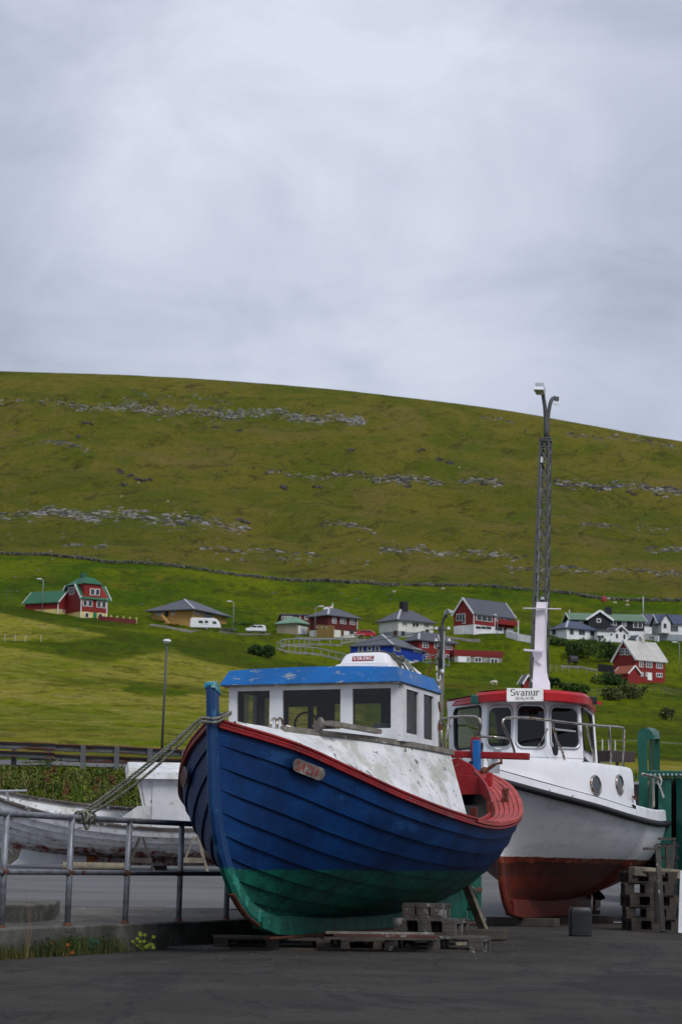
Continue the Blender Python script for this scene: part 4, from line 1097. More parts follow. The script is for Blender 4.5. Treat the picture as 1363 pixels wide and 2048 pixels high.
# black fender on a white ledge
def band2(h, side, pts, u0=0.0, u1=1.0, n=60):
    mb = MB(); rows = []
    for i in range(n+1):
        u = u0 + (u1-u0)*i/n; p = h.S(u, 1, side); uu = min(max(u, .006), .994)
        t_ = h.S(uu+.005, 1, side) - h.S(uu-.005, 1, side); nn = Vector((t_.y, -t_.x, 0)).normalized()
        if nn.y*side < 0: nn = -nn
        if u < .01: nn = Vector((-.4, side*.9, 0)).normalized()
        row = [p + nn*o + Vector((0,0,z)) for o, z in pts]
        rows.append(row)
    mb.grid(rows, True); return mb
fen = [(.01,-.045),(.045,-.042),(.068,-.02),(.072,.005),(.06,.028),(.03,.04),(.005,.04)]
for side in (-1, 1): part('fender', band2(hs, side, fen, 0, 1), M_BLACK, wb, smooth=True)
tp = [hs.S(1, 1, -1) + Vector((.0, -.06, 0))]
P = [hs.S(1, 1, -1) + Vector((-.02, -.05, -.002)), hs.S(1, 1, -1) + Vector((.035, -.01, -.002)), hs.S(1,1,-1)*.5 + hs.S(1,1,1)*.5 + Vector((.07,0,-.002)), hs.S(1,1,1) + Vector((.035, .01, -.002)), hs.S(1,1,1) + Vector((-.02,.05,-.002))]
part('fender', MB().tube(P, .04, 8), M_BLACK, wb, smooth=True)
# upper works
def up_b(k, d): return max(0.0, hs.b(k/6.9) - d)
KF = 3.12
for side in (-1, 1):
    rows = []
    for i in range(34):
        k = -.02 + (KF + .02) * i / 33; k = max(k, 0); u = k/6.9; zs = hs.zs(u); b = hs.b(u)
        r = []
        for d, z in ((.0, zs+.03), (.012, zs+.13), (.045, zs+.14), (.065, zs+.16), (.085, (zs+2.2)/2 + .05), (.10, 2.12), (.125, 2.175), (.18, 2.195)):
            bb = max(b - d * min(1, .35 + k), 0); kx = k - (.10 * (z - zs) if k < .8 else 0) * (1 - k/.8 if k < .8 else 0)
            tilt = (.085 * (z - zs) / .7) * max(0, (k - 2.6)/.52)
            r.append(Vector((kx - tilt*1.2, side*bb, z)))
        rows.append(r)
    mb = MB().grid(rows)
    part('topside', mb, M_GELW, wb, smooth=True, auto=35)
    topline = [r[-1] for r in rows]
    mb = MB().grid([[p, Vector((p.x, 0, p.z + .03))] for p in topline])
    part('foredeck', mb, M_GELW, wb, smooth=True)
    endr = rows[-1]
    mb = MB().grid([endr, [Vector((p.x, 0, p.z)) for p in endr]]); part('deck_bulkhead', mb, M_GELW, wb)
    # cockpit bulwark
    rr = []; 
    for i in range(30):
        k = KF - .25 + (6.9 - KF + .25) * i/29; u = k/6.9; b = hs.b(u); zs = hs.zs(u)
        rr.append([Vector((k, side*b, zs+.03)), Vector((k, side*(b-.01), zs+.17)), Vector((k, side*(b-.03), zs+.19)), Vector((k, side*(b-.13), zs+.19)), Vector((k, side*(b-.14), zs-.05))])
    e = rr[-1]
    part('bulwark', MB().grid(rr), M_GELW, wb, smooth=True, auto=35)
    # dark joint line with weeds above the fender
    P = [Vector((k, side*(hs.b(k/6.9) - .010 - .02*min(1,k)), hs.zs(k/6.9)+.137)) for k in np.linspace(.05, 3.2, 24)]
    part('deck_joint', MB().tube(P, .008, 5), pm('grimy_joint', (.03,.035,.02), .9), wb)
b = hs.b(1)
mb = MB(); rr = []
for i in range(13):
    a = -PI/2 + PI*i/12
    c_, s_ = math.cos(a), math.sin(a)
    rr.append([Vector((6.9 + .05*c_, s_*b, hs.zs(1)+.03)), Vector((6.88 + .05*c_, s_*(b-.01), hs.zs(1)+.18)), Vector((6.86+.05*c_, s_*(b-.03), hs.zs(1)+.19)), Vector((6.75+.05*c_, s_*(b-.14), hs.zs(1)+.19)), Vector((6.75+.05*c_, s_*(b-.14), hs.zs(1)-.05))])
part('stern_bulwark', MB().grid(rr), M_GELW, wb, smooth=True, auto=35)
rows = [[Vector((k, s_*(hs.b(k/6.9)-.05), 1.45)) for s_ in (-1, 1)] for k in np.linspace(2.8, 6.88, 10)]
part('cockpit_floor', MB().grid(rows), M_GELW, wb)
# portholes on the port side
def up_pt(k, z):
    zs = hs.zs(k/6.9); f = (z - zs - .16) / (2.12 - zs - .16)
    return Vector((k, -(hs.b(k/6.9) - (.065 + .035*f)), z))
for k, z in ((1.67, 1.90), (2.40, 1.94)):
    c = up_pt(k, z); tu = (up_pt(k+.05, z) - up_pt(k-.05, z)).normalized(); tv = (up_pt(k, z+.05) - up_pt(k, z-.05)).normalized(); nn = tu.cross(tv).normalized()
    if nn.y > 0: nn = -nn
    ringp = lambda r, o: [c + nn*o + (tu*math.cos(a) + tv*math.sin(a))*r for a in np.linspace(0, 2*PI, 25)[:-1]]
    q = part('porthole', MB().grid([ringp(.136, -.01), ringp(.136, .018), ringp(.128, .025), ringp(.116, .025), ringp(.110, .010)], True), M_STEEL, wb, smooth=True, auto=50)
    part('pane', MB().add(ringp(.112, .012), [tuple(range(24))]), pm('porthole_glass', (.055,.065,.07), .15), q)
mb = MB().cyl(up_pt(2.92, 1.80) - Vector((0,.01,0)), up_pt(2.92, 1.80) - Vector((0,.05,0)), .018, .018, 8); mb.bar(up_pt(2.92,1.78)-Vector((.05,.04,0)), up_pt(2.92,1.78)-Vector((-.05,.04,0)), .02, .03); mb.bar(up_pt(2.92,1.76)-Vector((0,.04,0)), up_pt(2.92,1.92)-Vector((0,.04,0)), .015, .015)
part('cleat', mb, M_RUST, wb)
# bollard/fitting plate by the bow
mb = MB(); c = at(990, 1537, 27.2)
# wheelhouse : footprint in the world, walls lean in slightly
base = [at(899, 1515, 29.2), at(966, 1515, 28.15), at(1027, 1517, 27.85), at(1095, 1517, 27.85), at(1166, 1519, 28.05), at(1193, 1521, 30.0)]
for p in base: p.z = 2.19
topc = [(at(893, 1403, 29.2)), at(973, 1403, 28.25), at(1030, 1403, 28.0), at(1092, 1403, 28.0), at(1158, 1405, 28.2), at(1184, 1410, 30.0)]
for p in topc: p.z = 3.0
ctr = sum(base, Vector()) / 6
def hole_wall(b0, b1, t0, t1, u0, u1, v0, v1, r=.06, th=.03, n=40):
    """one wall panel with a rounded window opening; returns wall mesh, outline of the opening, normal"""
    nn = (b1 - b0).cross(t0 - b0).normalized()
    if nn.dot(b0 - ctr) < 0: nn = -nn
    def P(u, v): return (b0.lerp(b1, u)).lerp(t0.lerp(t1, u), v)
    W = ((b1-b0).length + (t1-t0).length)/2; Hh = (t0-b0).length
    ru, rv = r/W, r/Hh; inner = []; outer = []
    cu, cv = (u0+u1)/2, (v0+v1)/2
    for (cx, cy, s0) in ((u1-ru, v1-rv, 0), (u0+ru, v1-rv, 90), (u0+ru, v0+rv, 180), (u1-ru, v0+rv, 270)):
        for j in range(7):
            a = math.radians(s0 + 15*j); iu, iv = cx + ru*math.cos(a), cy + rv*math.sin(a); inner.append((iu, iv))
            du, dv = iu - cu, iv - cv
            du *= 1.0 + 1e-9
            tt = min(((1-cu)/du if du > 0 else -cu/du if du < 0 else 9e9), ((1-cv)/dv if dv > 0 else -cv/dv if dv < 0 else 9e9))
            outer.append((cu + du*tt, cv + dv*tt))
    # force corners
    for q, (xx, yy) in enumerate(((1,1),(0,1),(0,0),(1,0))):
        outer[q*7+3] = (xx, yy)
    mb = MB(); I = [P(*p) for p in inner]; O = [P(*p) for p in outer]
    mb.grid([O, I, [p - nn*th for p in I], [p - nn*th for p in O]], True)
    return mb, I, nn
specs = [(.20, .86, .22, .865, True, 'pane'), (.10, .90, .20, .84, False, ''), (.07, .93, .20, .865, False, ''), (.10, .90, .21, .85, False, ''), (.06, .80, .20, .86, True, '')]
walls = MB(); wins = []
for i in range(5):
    u0, u1, v0, v1, blk, _ = specs[i]
    m, I, nn = hole_wall(base[i], base[i+1], topc[i], topc[i+1], u0, u1, v0, v1, r=.085)
    walls.add(m.v, m.f); wins.append((I, nn, blk))
m, I, nn = hole_wall(base[5], base[0], topc[5], topc[0], .12, .50, .15, .8, r=.05); walls.add(m.v, m.f)
wo = part('wheelhouse', walls, M_GELW, wb, world=True)
inn = MB()
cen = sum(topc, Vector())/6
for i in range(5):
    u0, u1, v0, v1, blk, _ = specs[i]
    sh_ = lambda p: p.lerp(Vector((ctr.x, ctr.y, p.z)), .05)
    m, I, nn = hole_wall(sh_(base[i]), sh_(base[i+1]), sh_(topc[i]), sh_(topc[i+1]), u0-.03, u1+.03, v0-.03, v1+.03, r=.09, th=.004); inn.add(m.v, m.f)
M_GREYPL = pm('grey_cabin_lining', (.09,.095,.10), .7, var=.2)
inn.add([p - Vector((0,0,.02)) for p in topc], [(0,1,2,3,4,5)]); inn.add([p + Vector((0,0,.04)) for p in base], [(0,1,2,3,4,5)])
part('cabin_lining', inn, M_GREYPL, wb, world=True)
bk = at(1060, 1470, 29.0)
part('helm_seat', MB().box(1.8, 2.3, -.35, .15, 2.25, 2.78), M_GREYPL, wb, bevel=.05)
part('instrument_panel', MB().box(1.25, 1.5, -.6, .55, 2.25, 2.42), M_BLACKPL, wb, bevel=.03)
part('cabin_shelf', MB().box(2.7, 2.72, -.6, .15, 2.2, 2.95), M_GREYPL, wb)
for I, nn, blk in wins:
    c = sum(I, Vector())/len(I)
    def ex(w, o): return [p + (p - c).normalized()*w + nn*o for p in I]
    fr = part('window_frame', MB().grid([ex(.028, 0), ex(.028, .012), ex(.02, .020), ex(.0, .020), ex(-.012, .008), ex(-.012, -.02)], True), M_BLACK if blk else M_LAMPG, wb, world=True, smooth=True, auto=60)
    part('pane', MB().add(ex(0, -.004), [tuple(range(len(I)))]), M_GLASSD, fr, world=True)
I, nn, _ = wins[3]; c = sum(I, Vector())/len(I)
hu = (I[0] - I[13]).normalized()
part('sliding_bar', MB().bar(c - hu*.155 + nn*.012 + Vector((0,0,-.03)), c + hu*.155 + nn*.012 + Vector((0,0,-.045)), .02, .022), M_LAMPG, wb, world=True)
I, nn, _ = wins[2]; c = sum(I, Vector())/len(I)
mb = MB().tube([at(1093, 1459, 27.86), at(1084, 1478, 27.83), at(1077, 1492, 27.82)], [.008, .006, .004], 6); mb.ball(at(1093, 1459, 27.86), .018,.018,.018, 8, 6); mb.bar(at(1079,1486,27.815), at(1074,1495,27.815), .012, .012)
part('wiper', mb, M_STEEL, wb, world=True)
# red roof edge, sweeping round the front; the after part is a step lower
rt = [at(952, 1397, 28.2), at(985, 1391, 27.95), at(1030, 1388, 27.75), at(1075, 1388, 27.7), at(1120, 1389, 27.75), at(1163, 1394, 27.95), at(1175, 1397, 28.15), at(1181, 1400, 28.6)]
mb = MB(); rows = []
for i, p in enumerate(rt):
    q = Vector((p.x, p.y, 3.065 - .012*abs(i-3)*.6)); dn = .115 + (.01 if 1 < i < 6 else 0)
    inw = (Vector((cen.x, cen.y, 0)) - Vector((q.x, q.y, 0))).normalized()
    rows.append([q + inw*.10 + Vector((0,0,.02)), q + inw*.02 + Vector((0,0,.008)), q - inw*.015 - Vector((0,0,.03)), q - inw*.012 - Vector((0,0,dn)), q + inw*.05 - Vector((0,0,dn+.01)), q + inw*.12 - Vector((0,0,dn-.01))])
mb.grid(rows, True)
ro = part('roof', join(mb), M_REDGEL, wb, world=True, smooth=True, auto=35)
aft = [at(889, 1403, 29.3), at(952, 1396, 28.3)]
mb = MB()
for p in aft: p.z = 3.02
mb.hexa([aft[0] - Vector((0,0,.085)), aft[1] - Vector((0,0,.085)), aft[1] + Vector((.2,.1,-.085)), aft[0] + Vector((.2,.1,-.085)), aft[0] + Vector((.02,0,.005)), aft[1] + Vector((.02,0,.005)), aft[1] + Vector((.2,.1,.02)), aft[0] + Vector((.2,.1,.02))])
pr = [rt[7].copy(), at(1190, 1408, 30.1)]
for p in pr: p.z = 3.02
mb.hexa([pr[0] - Vector((.15,0,.07)), pr[0] - Vector((0,0,.07)), pr[1] - Vector((0,0,.07)), pr[1] - Vector((.15,0,.07)), pr[0] - Vector((.15,0,-.02)), pr[0] + Vector((0,0,.005)), pr[1] + Vector((0,0,.005)), pr[1] - Vector((.15,0,-.02))])
part('roof_edge', mb, M_REDGEL, ro, world=True, bevel=.008)
cap = [Vector((p.x, p.y, 3.075)).lerp(Vector((cen.x, cen.y, 3.09)), .06) for p in rt] + [Vector((pr[1].x, pr[1].y, 3.04)), Vector((aft[0].x, aft[0].y, 3.03)), Vector((aft[1].x, aft[1].y, 3.04))]
m2 = MB().add(cap + [Vector((cen.x, cen.y, 3.12))], [(i, (i+1) % len(cap), len(cap)) for i in range(len(cap))])
under = [Vector((p.x, p.y, 2.99)) for p in cap]; m2.add(under, [tuple(range(len(under)))[::-1]])
part('roof_top', m2, M_GELW, ro, world=True)
mb = MB().box(-.06, .06, -.05, .05, -.055, .055); c = at(950, 1399, 28.2)
mb2 = MB().add([v + c for v in mb.v], mb.f); part('navigation_lamp', mb2, pm('green_lamp', (.01,.10,.09), .3), wb, world=True, bevel=.01)
c = at(1184, 1401, 28.9); mb2 = MB().add([v*.9 + c for v in mb.v], mb.f); part('navigation_lamp', mb2, M_BLACKPL, wb, world=True, bevel=.01)
part('lamp_bracket', MB().bar(at(1186, 1405, 28.9), at(1200, 1407, 28.95), .05, .035), M_REDGEL, wb, world=True)
# name board
bp = [at(1012.5, 1403, 27.62), at(1085.5, 1402, 27.62), at(1085.5, 1377, 27.66), at(1012.5, 1376, 27.66)]
nb_ = (bp[1]-bp[0]).cross(bp[3]-bp[0]).normalized()
board = part('name_board', MB().prism(bp, -nb_*.02), pm('sign_white', (.78,.78,.76), .5, var=.05), wb, world=True, bevel=.002)
uu = (bp[1]-bp[0]).normalized(); vv = (bp[3]-bp[0]).normalized()
Wb = (bp[1]-bp[0]).length; Hb = (bp[3]-bp[0]).length
h1 = Hb*.50; L, w = letters('Svanur', bp[0]*0, Vector((1,0,0)), Vector((0,1,0)), h1, 0, .03, bold=1.1)
sc = Wb*.80 / w
L.v = [bp[0] + uu*(Wb*.10 + v.x*sc) + vv*(Hb*.42 + v.y*1.0) + nb_*(.002 + v.z) for v in L.v]
part('lettering', L, M_LETBLK, board, world=True)
fc = bpy.data.curves.new('small_text', 'FONT'); fc.body = 'SKÁĻAVÍK'; fc.size = 1; fo_ = bpy.data.objects.new('tmp', fc); COL.objects.link(fo_)
bpy.context.view_layer.update()
tm = fo_.evaluated_get(bpy.context.evaluated_depsgraph_get()).to_mesh()
tv = [v.co.copy() for v in tm.vertices]; tf = [tuple(p.vertices) for p in tm.polygons]
fo_.evaluated_get(bpy.context.evaluated_depsgraph_get()).to_mesh_clear(); bpy.data.objects.remove(fo_)
wmax = max(v.x for v in tv); s1 = Wb*.52/wmax
part('lettering', MB().add([bp[0] + uu*(Wb*.235 + v.x*s1) + vv*(Hb*.11 + v.y*s1*1.08) + nb_*.0025 for v in tv], tf), M_LETBLK, board, world=True)
mb = MB()
for u_, v_ in ((.03,.12),(.03,.88),(.97,.12),(.97,.5),(.97,.88)):
    p = bp[0] + uu*Wb*u_ + vv*Hb*v_ + nb_*.003; mb.add([p+uu*.005, p+vv*.005, p-uu*.005, p-vv*.005], [(0,1,2,3)])
part('screws', mb, M_RUST, board, world=True)
# mast
def sect(pts): return [Vector(p) for p in pts]
mY = 28.9
mb = MB()
lv = [(1072, 1095, 1204, 0.17), (1070, 1093, 1230, .17), (1068, 1091, 1300, .18), (1065, 1093, 1345, .20), (1064, 1098, 1372, .22), (1063, 1099, 1392, .22)]
rows = []
for x0, x1, y, d in lv:
    a, b = at(x0, y, mY), at(x1 - 5, y, mY - .02); c = at(x1, y, mY + d); dd = at(x0 + 4, y, mY + d)
    rows.append([a, b, c, dd])
mb.grid(rows, True); mb.f.append((3,2,1,0))
mast = part('mast', mb, M_PINKW, wb, world=True)
a = at(1063, 1378, mY)
mb = MB().prism([at(1085, 1345, mY+.05), at(1085, 1392, mY+.05), at(1099, 1392, mY+.05), at(1099, 1366, mY+.05), at(1091, 1347, mY+.05)], (0,.12,0))
part('mast_foot', mb, M_PINKW, mast, world=True)
mb = MB().bar(at(1045, 1216.5, mY-.06), at(1083, 1217, mY-.06), .08, .008); mb.bar(at(1083, 1217, mY-.06), at(1120, 1218, mY-.02), .07, .008)
part('crosstree', mb, M_PINKW, mast, world=True)
mb = MB().bar(at(1048, 1300, mY-.05), at(1086, 1303, mY-.12), .14, .018); mb.prism([at(1063, 1303, mY-.02), at(1083, 1305, mY-.02), at(1082, 1330, mY-.02), at(1067,1318,mY-.02)], (0,-.015,0))
part('bracket', mb, M_PINKW, mast, world=True)
mb = MB().box(-.025, .025, -.03, .03, 0, .05); c = at(1083.5, 1202, mY+.05)
part('top_lamp', MB().add([v + c for v in MB().box(-.022,.022,-.03,.03,.012,.05).v], MB().box(0,1,0,1,0,1).f), M_LAMPG, mast, world=True, bevel=.006)
part('lamp_base', MB().add([v + c for v in MB().box(-.026,.026,-.03,.03,-.005,.012).v], MB().box(0,1,0,1,0,1).f), M_BLACKPL, mast, world=True)
part('guy_line', MB().tube([at(1069,1323,mY-.08), at(1077,1334,mY-.1)], .003, 4), M_RUST, mast, world=True)
# pulpit and side rails
def railpt(px, py, Y): return at(px, py, Y)
R_ = .0165
P = [(1029,1516,27.15),(1027,1500,27.1),(1020,1480,27.0),(1010,1462,26.9),(1004,1449,26.85),(1005,1440,26.85),(1012,1436,26.9),(1030,1435,27.05),(1060,1436,27.3),(1100,1441,27.45),(1150,1447,27.7),(1200,1452,28.5),(1235,1454,29.4),(1245,1456,29.5),(1247,1461,29.5),(1246,1500,29.5),(1245,1533,29.5)]
pul = part('guard_rail', MB().tube([at(*p) for p in P], R_, 9), M_STEEL, wb, world=True, smooth=True)
for q in ([(1102,1441,27.46),(1112,1478,27.75),(1124,1505,27.8),(1129,1524,27.8)], [(1170,1449,28.0),(1180,1490,28.2),(1187,1512,28.5),(1186,1531,28.5)], [(1217,1453,28.9),(1219,1490,29.1),(1221,1515,29.1),(1220,1532,29.1)]):
    s_ = part('stanchion', MB().tube([at(*p) for p in q], R_*.92, 9), M_STEEL, pul, world=True, smooth=True)
    c = at(*q[-1]); part('foot_plate', MB().cyl(c - Vector((0,0,.015)), c + Vector((0,0,.006)), .034, .034, 12), M_STEEL, pul, world=True)
P = [(944,1512,27.2),(946,1500,27.2),(951,1480,27.1),(959,1462,26.9),(961,1450,26.85),(958,1438,26.85),(950,1433,26.9),(930,1432.5,27.2),(905,1434,27.7),(885,1438,28.2),(876,1444,28.6),(875,1460,28.8),(874,1512,28.9)]
lr = part('guard_rail', MB().tube([at(*p) for p in P], R_, 9), M_STEEL, wb, world=True, smooth=True)
for q in ([(897,1436,27.8),(892,1475,27.8),(886,1512,27.8)], [(881,1440,28.3),(883,1475,28.3),(885,1512,28.3)], [(878,1445,28.6),(890,1450,29.0),(896,1452,29.2),(899,1460,29.3),(902,1512,29.4)]):
    part('stanchion', MB().tube([at(*p) for p in q], R_*.92, 9), M_STEEL, lr, world=True, smooth=True)
part('guard_rail', MB().tube([at(953,1473.5,27.0), at(985,1474,26.75), at(1015,1476,26.95)], R_*.92, 9), M_STEEL, wb, world=True, smooth=True)
# stern rail: two curved tubes on four posts
def srail(z, s0=1.0):
    out = []
    for k in np.linspace(3.6, 6.2, 10): out.append(Vector((k, -(hs.b(k/6.9) - .10), z)))
    bb = hs.b(6.2/6.9) - .10
    for a in np.linspace(0, PI, 14)[1:]: out.append(Vector((6.2 + .55*math.sin(a), -bb*math.cos(a), z)))
    for k in np.linspace(6.2, 3.6, 10)[1:]: out.append(Vector((k, hs.b(k/6.9) - .10, z)))
    return out
sr = part('stern_rail', MB().tube(srail(2.13), .022, 9), M_STEEL, wb, smooth=True)
for k in (4.4, 5.6, 6.35):
    for s_ in (-1, 1): part('stanchion', MB().cyl(Vector((k, s_*(hs.b(k/6.9)-.09), 1.71)), Vector((k, s_*(hs.b(k/6.9)-.10), 2.13)), .018, .018, 10), M_STEEL, sr, smooth=True, auto=50)
# buoyancy sponsons each side of the transom
for s_ in (-1, 1):
    def f_(k, a):   # section
        t_ = (k - 5.2) / 2.6; r = .25 * math.sin(min(1, t_*1.5 + .02) * PI/2) * (1 if t_ < .85 else math.sqrt(max(0, 1 - ((t_-.85)/.16)**2)))
        c = Vector((k, s_ * (ip(k, [5.2, 6.2, 7.1, 7.8], [.80, .86, .86, .76])), 1.04))
        return c + Vector((0, s_*math.cos(a)*r*1.15, math.sin(a)*r*.95))
    part('sponson', MB().grid([[f_(k, a) for a in np.linspace(0, 2*PI, 19)[:-1]] for k in np.linspace(5.2, 7.8, 24)], True), M_WHITEHULL, wb, smooth=True)
# anchor roller plate and teal rope on the bow
c = at(992, 1536, 26.8)
part('bow_plate', MB().prism([at(975,1527,26.75), at(999,1528,26.75), at(998,1547,26.75), at(976,1546,26.75)], (0,.01,0)), M_LAMPG, wb, world=True)
mb = MB()
for i in range(6): mb.tube([at(978,1507+i*1.2,26.9), at(990,1505+i*1.3,26.85), at(1000,1504+i*1.4,26.95)], .011, 5)
part('coiled_rope', mb, M_TEAL, wb, world=True, smooth=True)
part('bollard', MB().bar(at(993,1512,26.95), at(994,1496,26.95), .09, .09), M_LAMPG, wb, world=True, bevel=.01)
part('hanging_rope', MB().tube([at(926,1519,27.6), at(915,1530,27.3), at(902,1541,27.1), at(890,1556,27.0)], .02, 6), M_TEAL, wb, world=True, smooth=True)
part('mooring_line', MB().tube([at(922,1517,27.65), at(908,1528,27.3), at(895,1535,27.1), at(885,1545,27.0)], .016, 6), pm('yellow_rope', (.17,.15,.05), .9), wb, world=True, smooth=True)
# brown box on the after deck
part('deck_box', MB().bar(at(1188,1512,30.6), at(1237,1514,31.2), .5, .15), pm('brown_box', (.045,.03,.028), .6), wb, world=True, bevel=.01)
part('box_trestle', join(MB().bar(at(1233,1519,31.2), at(1233,1535,31.2), .04,.04), MB().bar(at(1195,1519,30.7), at(1195,1535,30.7), .04,.04)), M_MAST, wb, world=True)
part('cable', MB().tube([at(1182,1482,29.9), at(1184,1492,29.9), at(1180,1505,29.9), at(1176,1514,29.9), at(1170,1518,29.9)], .008, 5), pm('green_cable', (.06,.12,.10), .6), wb, world=True)
mb = MB()
q = random.Random(3)
for k in (.66, 1.02):
    for i in range(5):
        p = Vector((k + q.uniform(-.05,.05), -(hs.b(k/6.9) + .02), hs.zs(k/6.9)+.035)); a = q.random()*6.28; l = q.uniform(.015,.04)
        mb.add([p, p + Vector((math.cos(a)*l, math.sin(a)*l*.5, l*.8)), p + Vector((math.cos(a+.6)*l, math.sin(a+.6)*l*.5, l*.9))], [(0,1,2)])
part('weeds', mb, pm('weed_leaf', (.08,.12,.015), .8), wb, kind='stuff')

SM2 = Matrix.Translation((2.07, 30.935, -.1275)) @ Matrix.Rotation(0, 4, 'Z') @ SM.to_3x3().to_4x4() @ Matrix.Scale(1.15, 4)  # boat scaled up about the camera, moving it back clear of the blue stern
wb.matrix_world = SM2

# ======================= old white clinker boat beyond the yard
ol = [0, .12, .28, .5, .72, .88, 1]
ho = Hull((ol, [0, .52, .92, 1.12, .98, .58, 0]),
          (ol, [1.70, 1.36, 1.08, .93, 1.0, 1.2, 1.45]),
          ([0, .12, .5, .88, 1], [.60, .30, .20, .24, .5]),
          ([0, .2, .45, .8, 1.2, 1.7, 1.9], [2.0, 1.35, .85, .42, .12, -.02, -.05]),
          ([0, .5, 1.5], [8.0, 8.2, 8.5]), 8.5)
OM = boat_frame(-7.62, 44.2, 1.0, .12, heel=math.radians(11), trim=math.radians(-.5), z=.70)
ob = thing('clinker_boat', 'old white clinker boat with flaking red bottom and plank wheelhouse beyond the railing', 'boat', M=OM)
part('hull', clinker(ho, 8, .038, 60, .25), M_OLDHULL, ob, smooth=True, auto=30)
part('inner_lining', lining(ho, .04), M_PEEL, ob, smooth=True)
spo = [(ip(z, *ho.stem) - .06, z) for z in [.30, .4, .55, .7, .9, 1.1, 1.3, 1.5, 1.7, 1.9]]
part('stem', stembar(spo, .09, .16), M_WPAINT, ob)
part('forefoot', MB().prism([Vector(p) for p in [(.30,.045,.62),(.62,.045,.42),(1.00,.045,.50),(1.25,.045,.22),(.95,.045,.60),(.5,.045,1.0),(.22,.045,1.15),(.12,.045,1.05)]], (0,-.09,0)), M_WPAINT, ob)
part('skeg', MB().prism([Vector(p) for p in [(1.22,.055,.0),(2.75,.055,.05),(2.75,.055,.22),(2.0,.055,.26),(1.42,.055,.34),(1.36,.055,.12)]], (0,-.11,0)), M_WPAINT, ob, bevel=.01)
part('keel', MB().box(2.72, 8.1, -.05, .05, .02, .22), M_OLDHULL, ob)
part('iron_strap', MB().box(2.70, 2.86, -.06, .06, .01, .30), pm('orange_rust', (.30,.11,.02), .8), ob)
for side in (-1, 1):
    part('gunwale', railband(ho, side, -.10, .03, -.02, .035, .01, .99), pm('grey_brown_rail', (.075,.06,.055), .85, var=.4, wear=(.4,.4,.4), wthr=.62, ws=7), ob)
part('side_bench', MB().box(4.6, 6.4, .55, .95, .62, .66), M_GREYWOOD, ob)
for k in (3.2, 5.0, 6.6): part('thwart', MB().box(k-.12, k+.12, -.95, .95, .70, .74), M_GREYWOOD, ob)
# plank wheelhouse with a visor roof
Ho = ob
part('cabin_wall', wall_holes((3.95, -.52, .62), (1,0,0), (0,0,1), 2.0, 1.28, [(.95, 1.5, .75, 1.1)], .03), M_WPAINT, ob)
part('cabin_wall', wall_holes((3.95, .52, .62), (1,0,0), (0,0,1), 2.0, 1.28, [(.95, 1.5, .75, 1.1)], .03), M_WPAINT, ob)
part('cabin_front', MB().hexa([Vector(p) for p in [(3.92,-.52,.62),(3.92,.52,.62),(3.97,.52,.62),(3.97,-.52,.62),(3.62,-.52,1.9),(3.62,.52,1.9),(3.70,.52,1.9),(3.70,-.52,1.9)]]), M_WPAINT, ob)
mb = MB()
for s_ in (-1, 1): mb.prism([Vector((3.65, s_*.52, 1.9)), Vector((3.95, s_*.52, 1.9)), Vector((3.95, s_*.52, .62)), Vector((3.82, s_*.52, 1.2))], (0, s_*-.03, 0))
part('cabin_cheek', mb, M_WPAINT, ob)
part('spray_screen', MB().prism([Vector(p) for p in [(3.0,-.60,.80),(3.93,-.60,.75),(3.93,-.60,1.32),(3.66,-.60,1.30)]], (0,.03,0)), M_PEEL, ob)
part('cabin_roof', MB().hexa([Vector(p) for p in [(3.42,-.68,1.86),(6.1,-.68,1.86),(6.1,.68,1.86),(3.42,.68,1.86),(3.48,-.62,2.0),(6.1,-.62,2.0),(6.1,.62,2.0),(3.48,.62,2.0)]]), M_PEEL, ob, bevel=.01)
mb = MB()
for i in range(9): mb.box(4.0+.21*i, 4.008+.21*i, -.523, -.521, .64, 1.86)
part('plank_seams', mb, M_GREYWOOD, ob)
part('hawse_hole', MB().cyl(ho.S(.14,.80,-1)+Vector((0,-.03,0)), ho.S(.14,.80,-1)+Vector((0,-.10,.01)), .055, .05, 14), M_GREYWOOD, ob, smooth=True, auto=40)
part('hawse_opening', MB().cyl(ho.S(.14,.80,-1)+Vector((0,-.09,0)), ho.S(.14,.80,-1)+Vector((0,-.104,.01)), .034, .034, 12), M_BLACK, ob)
P0 = ho.S(.12, 1, -1)
part('line_hauler', join(MB().cyl(P0 + Vector((-.55,.1,.16)), P0 + Vector((.5,.05,.20)), .025, .02), MB().cyl(P0+Vector((-.6,.1,.05)), P0+Vector((-.55,.1,.42)), .05, .04), MB().bar(P0+Vector((.15,.05,-.05)), P0+Vector((.10,.05,.20)), .05,.05), MB().bar(P0+Vector((-.15,.05,-.02)), P0+Vector((-.12,.05,.18)), .05,.05)), M_LAMPG, ob)
mb = MB()
for i in range(7): mb.tube([P0 + Vector((-.5+.04*i, .1, .05+.03*(i%3))), P0+Vector((-.3+.03*i,.05,.12-.02*i)), P0+Vector((-.05,.1,.04+.015*i))], .012, 5)
part('net_rope', mb, pm('pale_teal_rope', (.12,.34,.29), .9), ob)
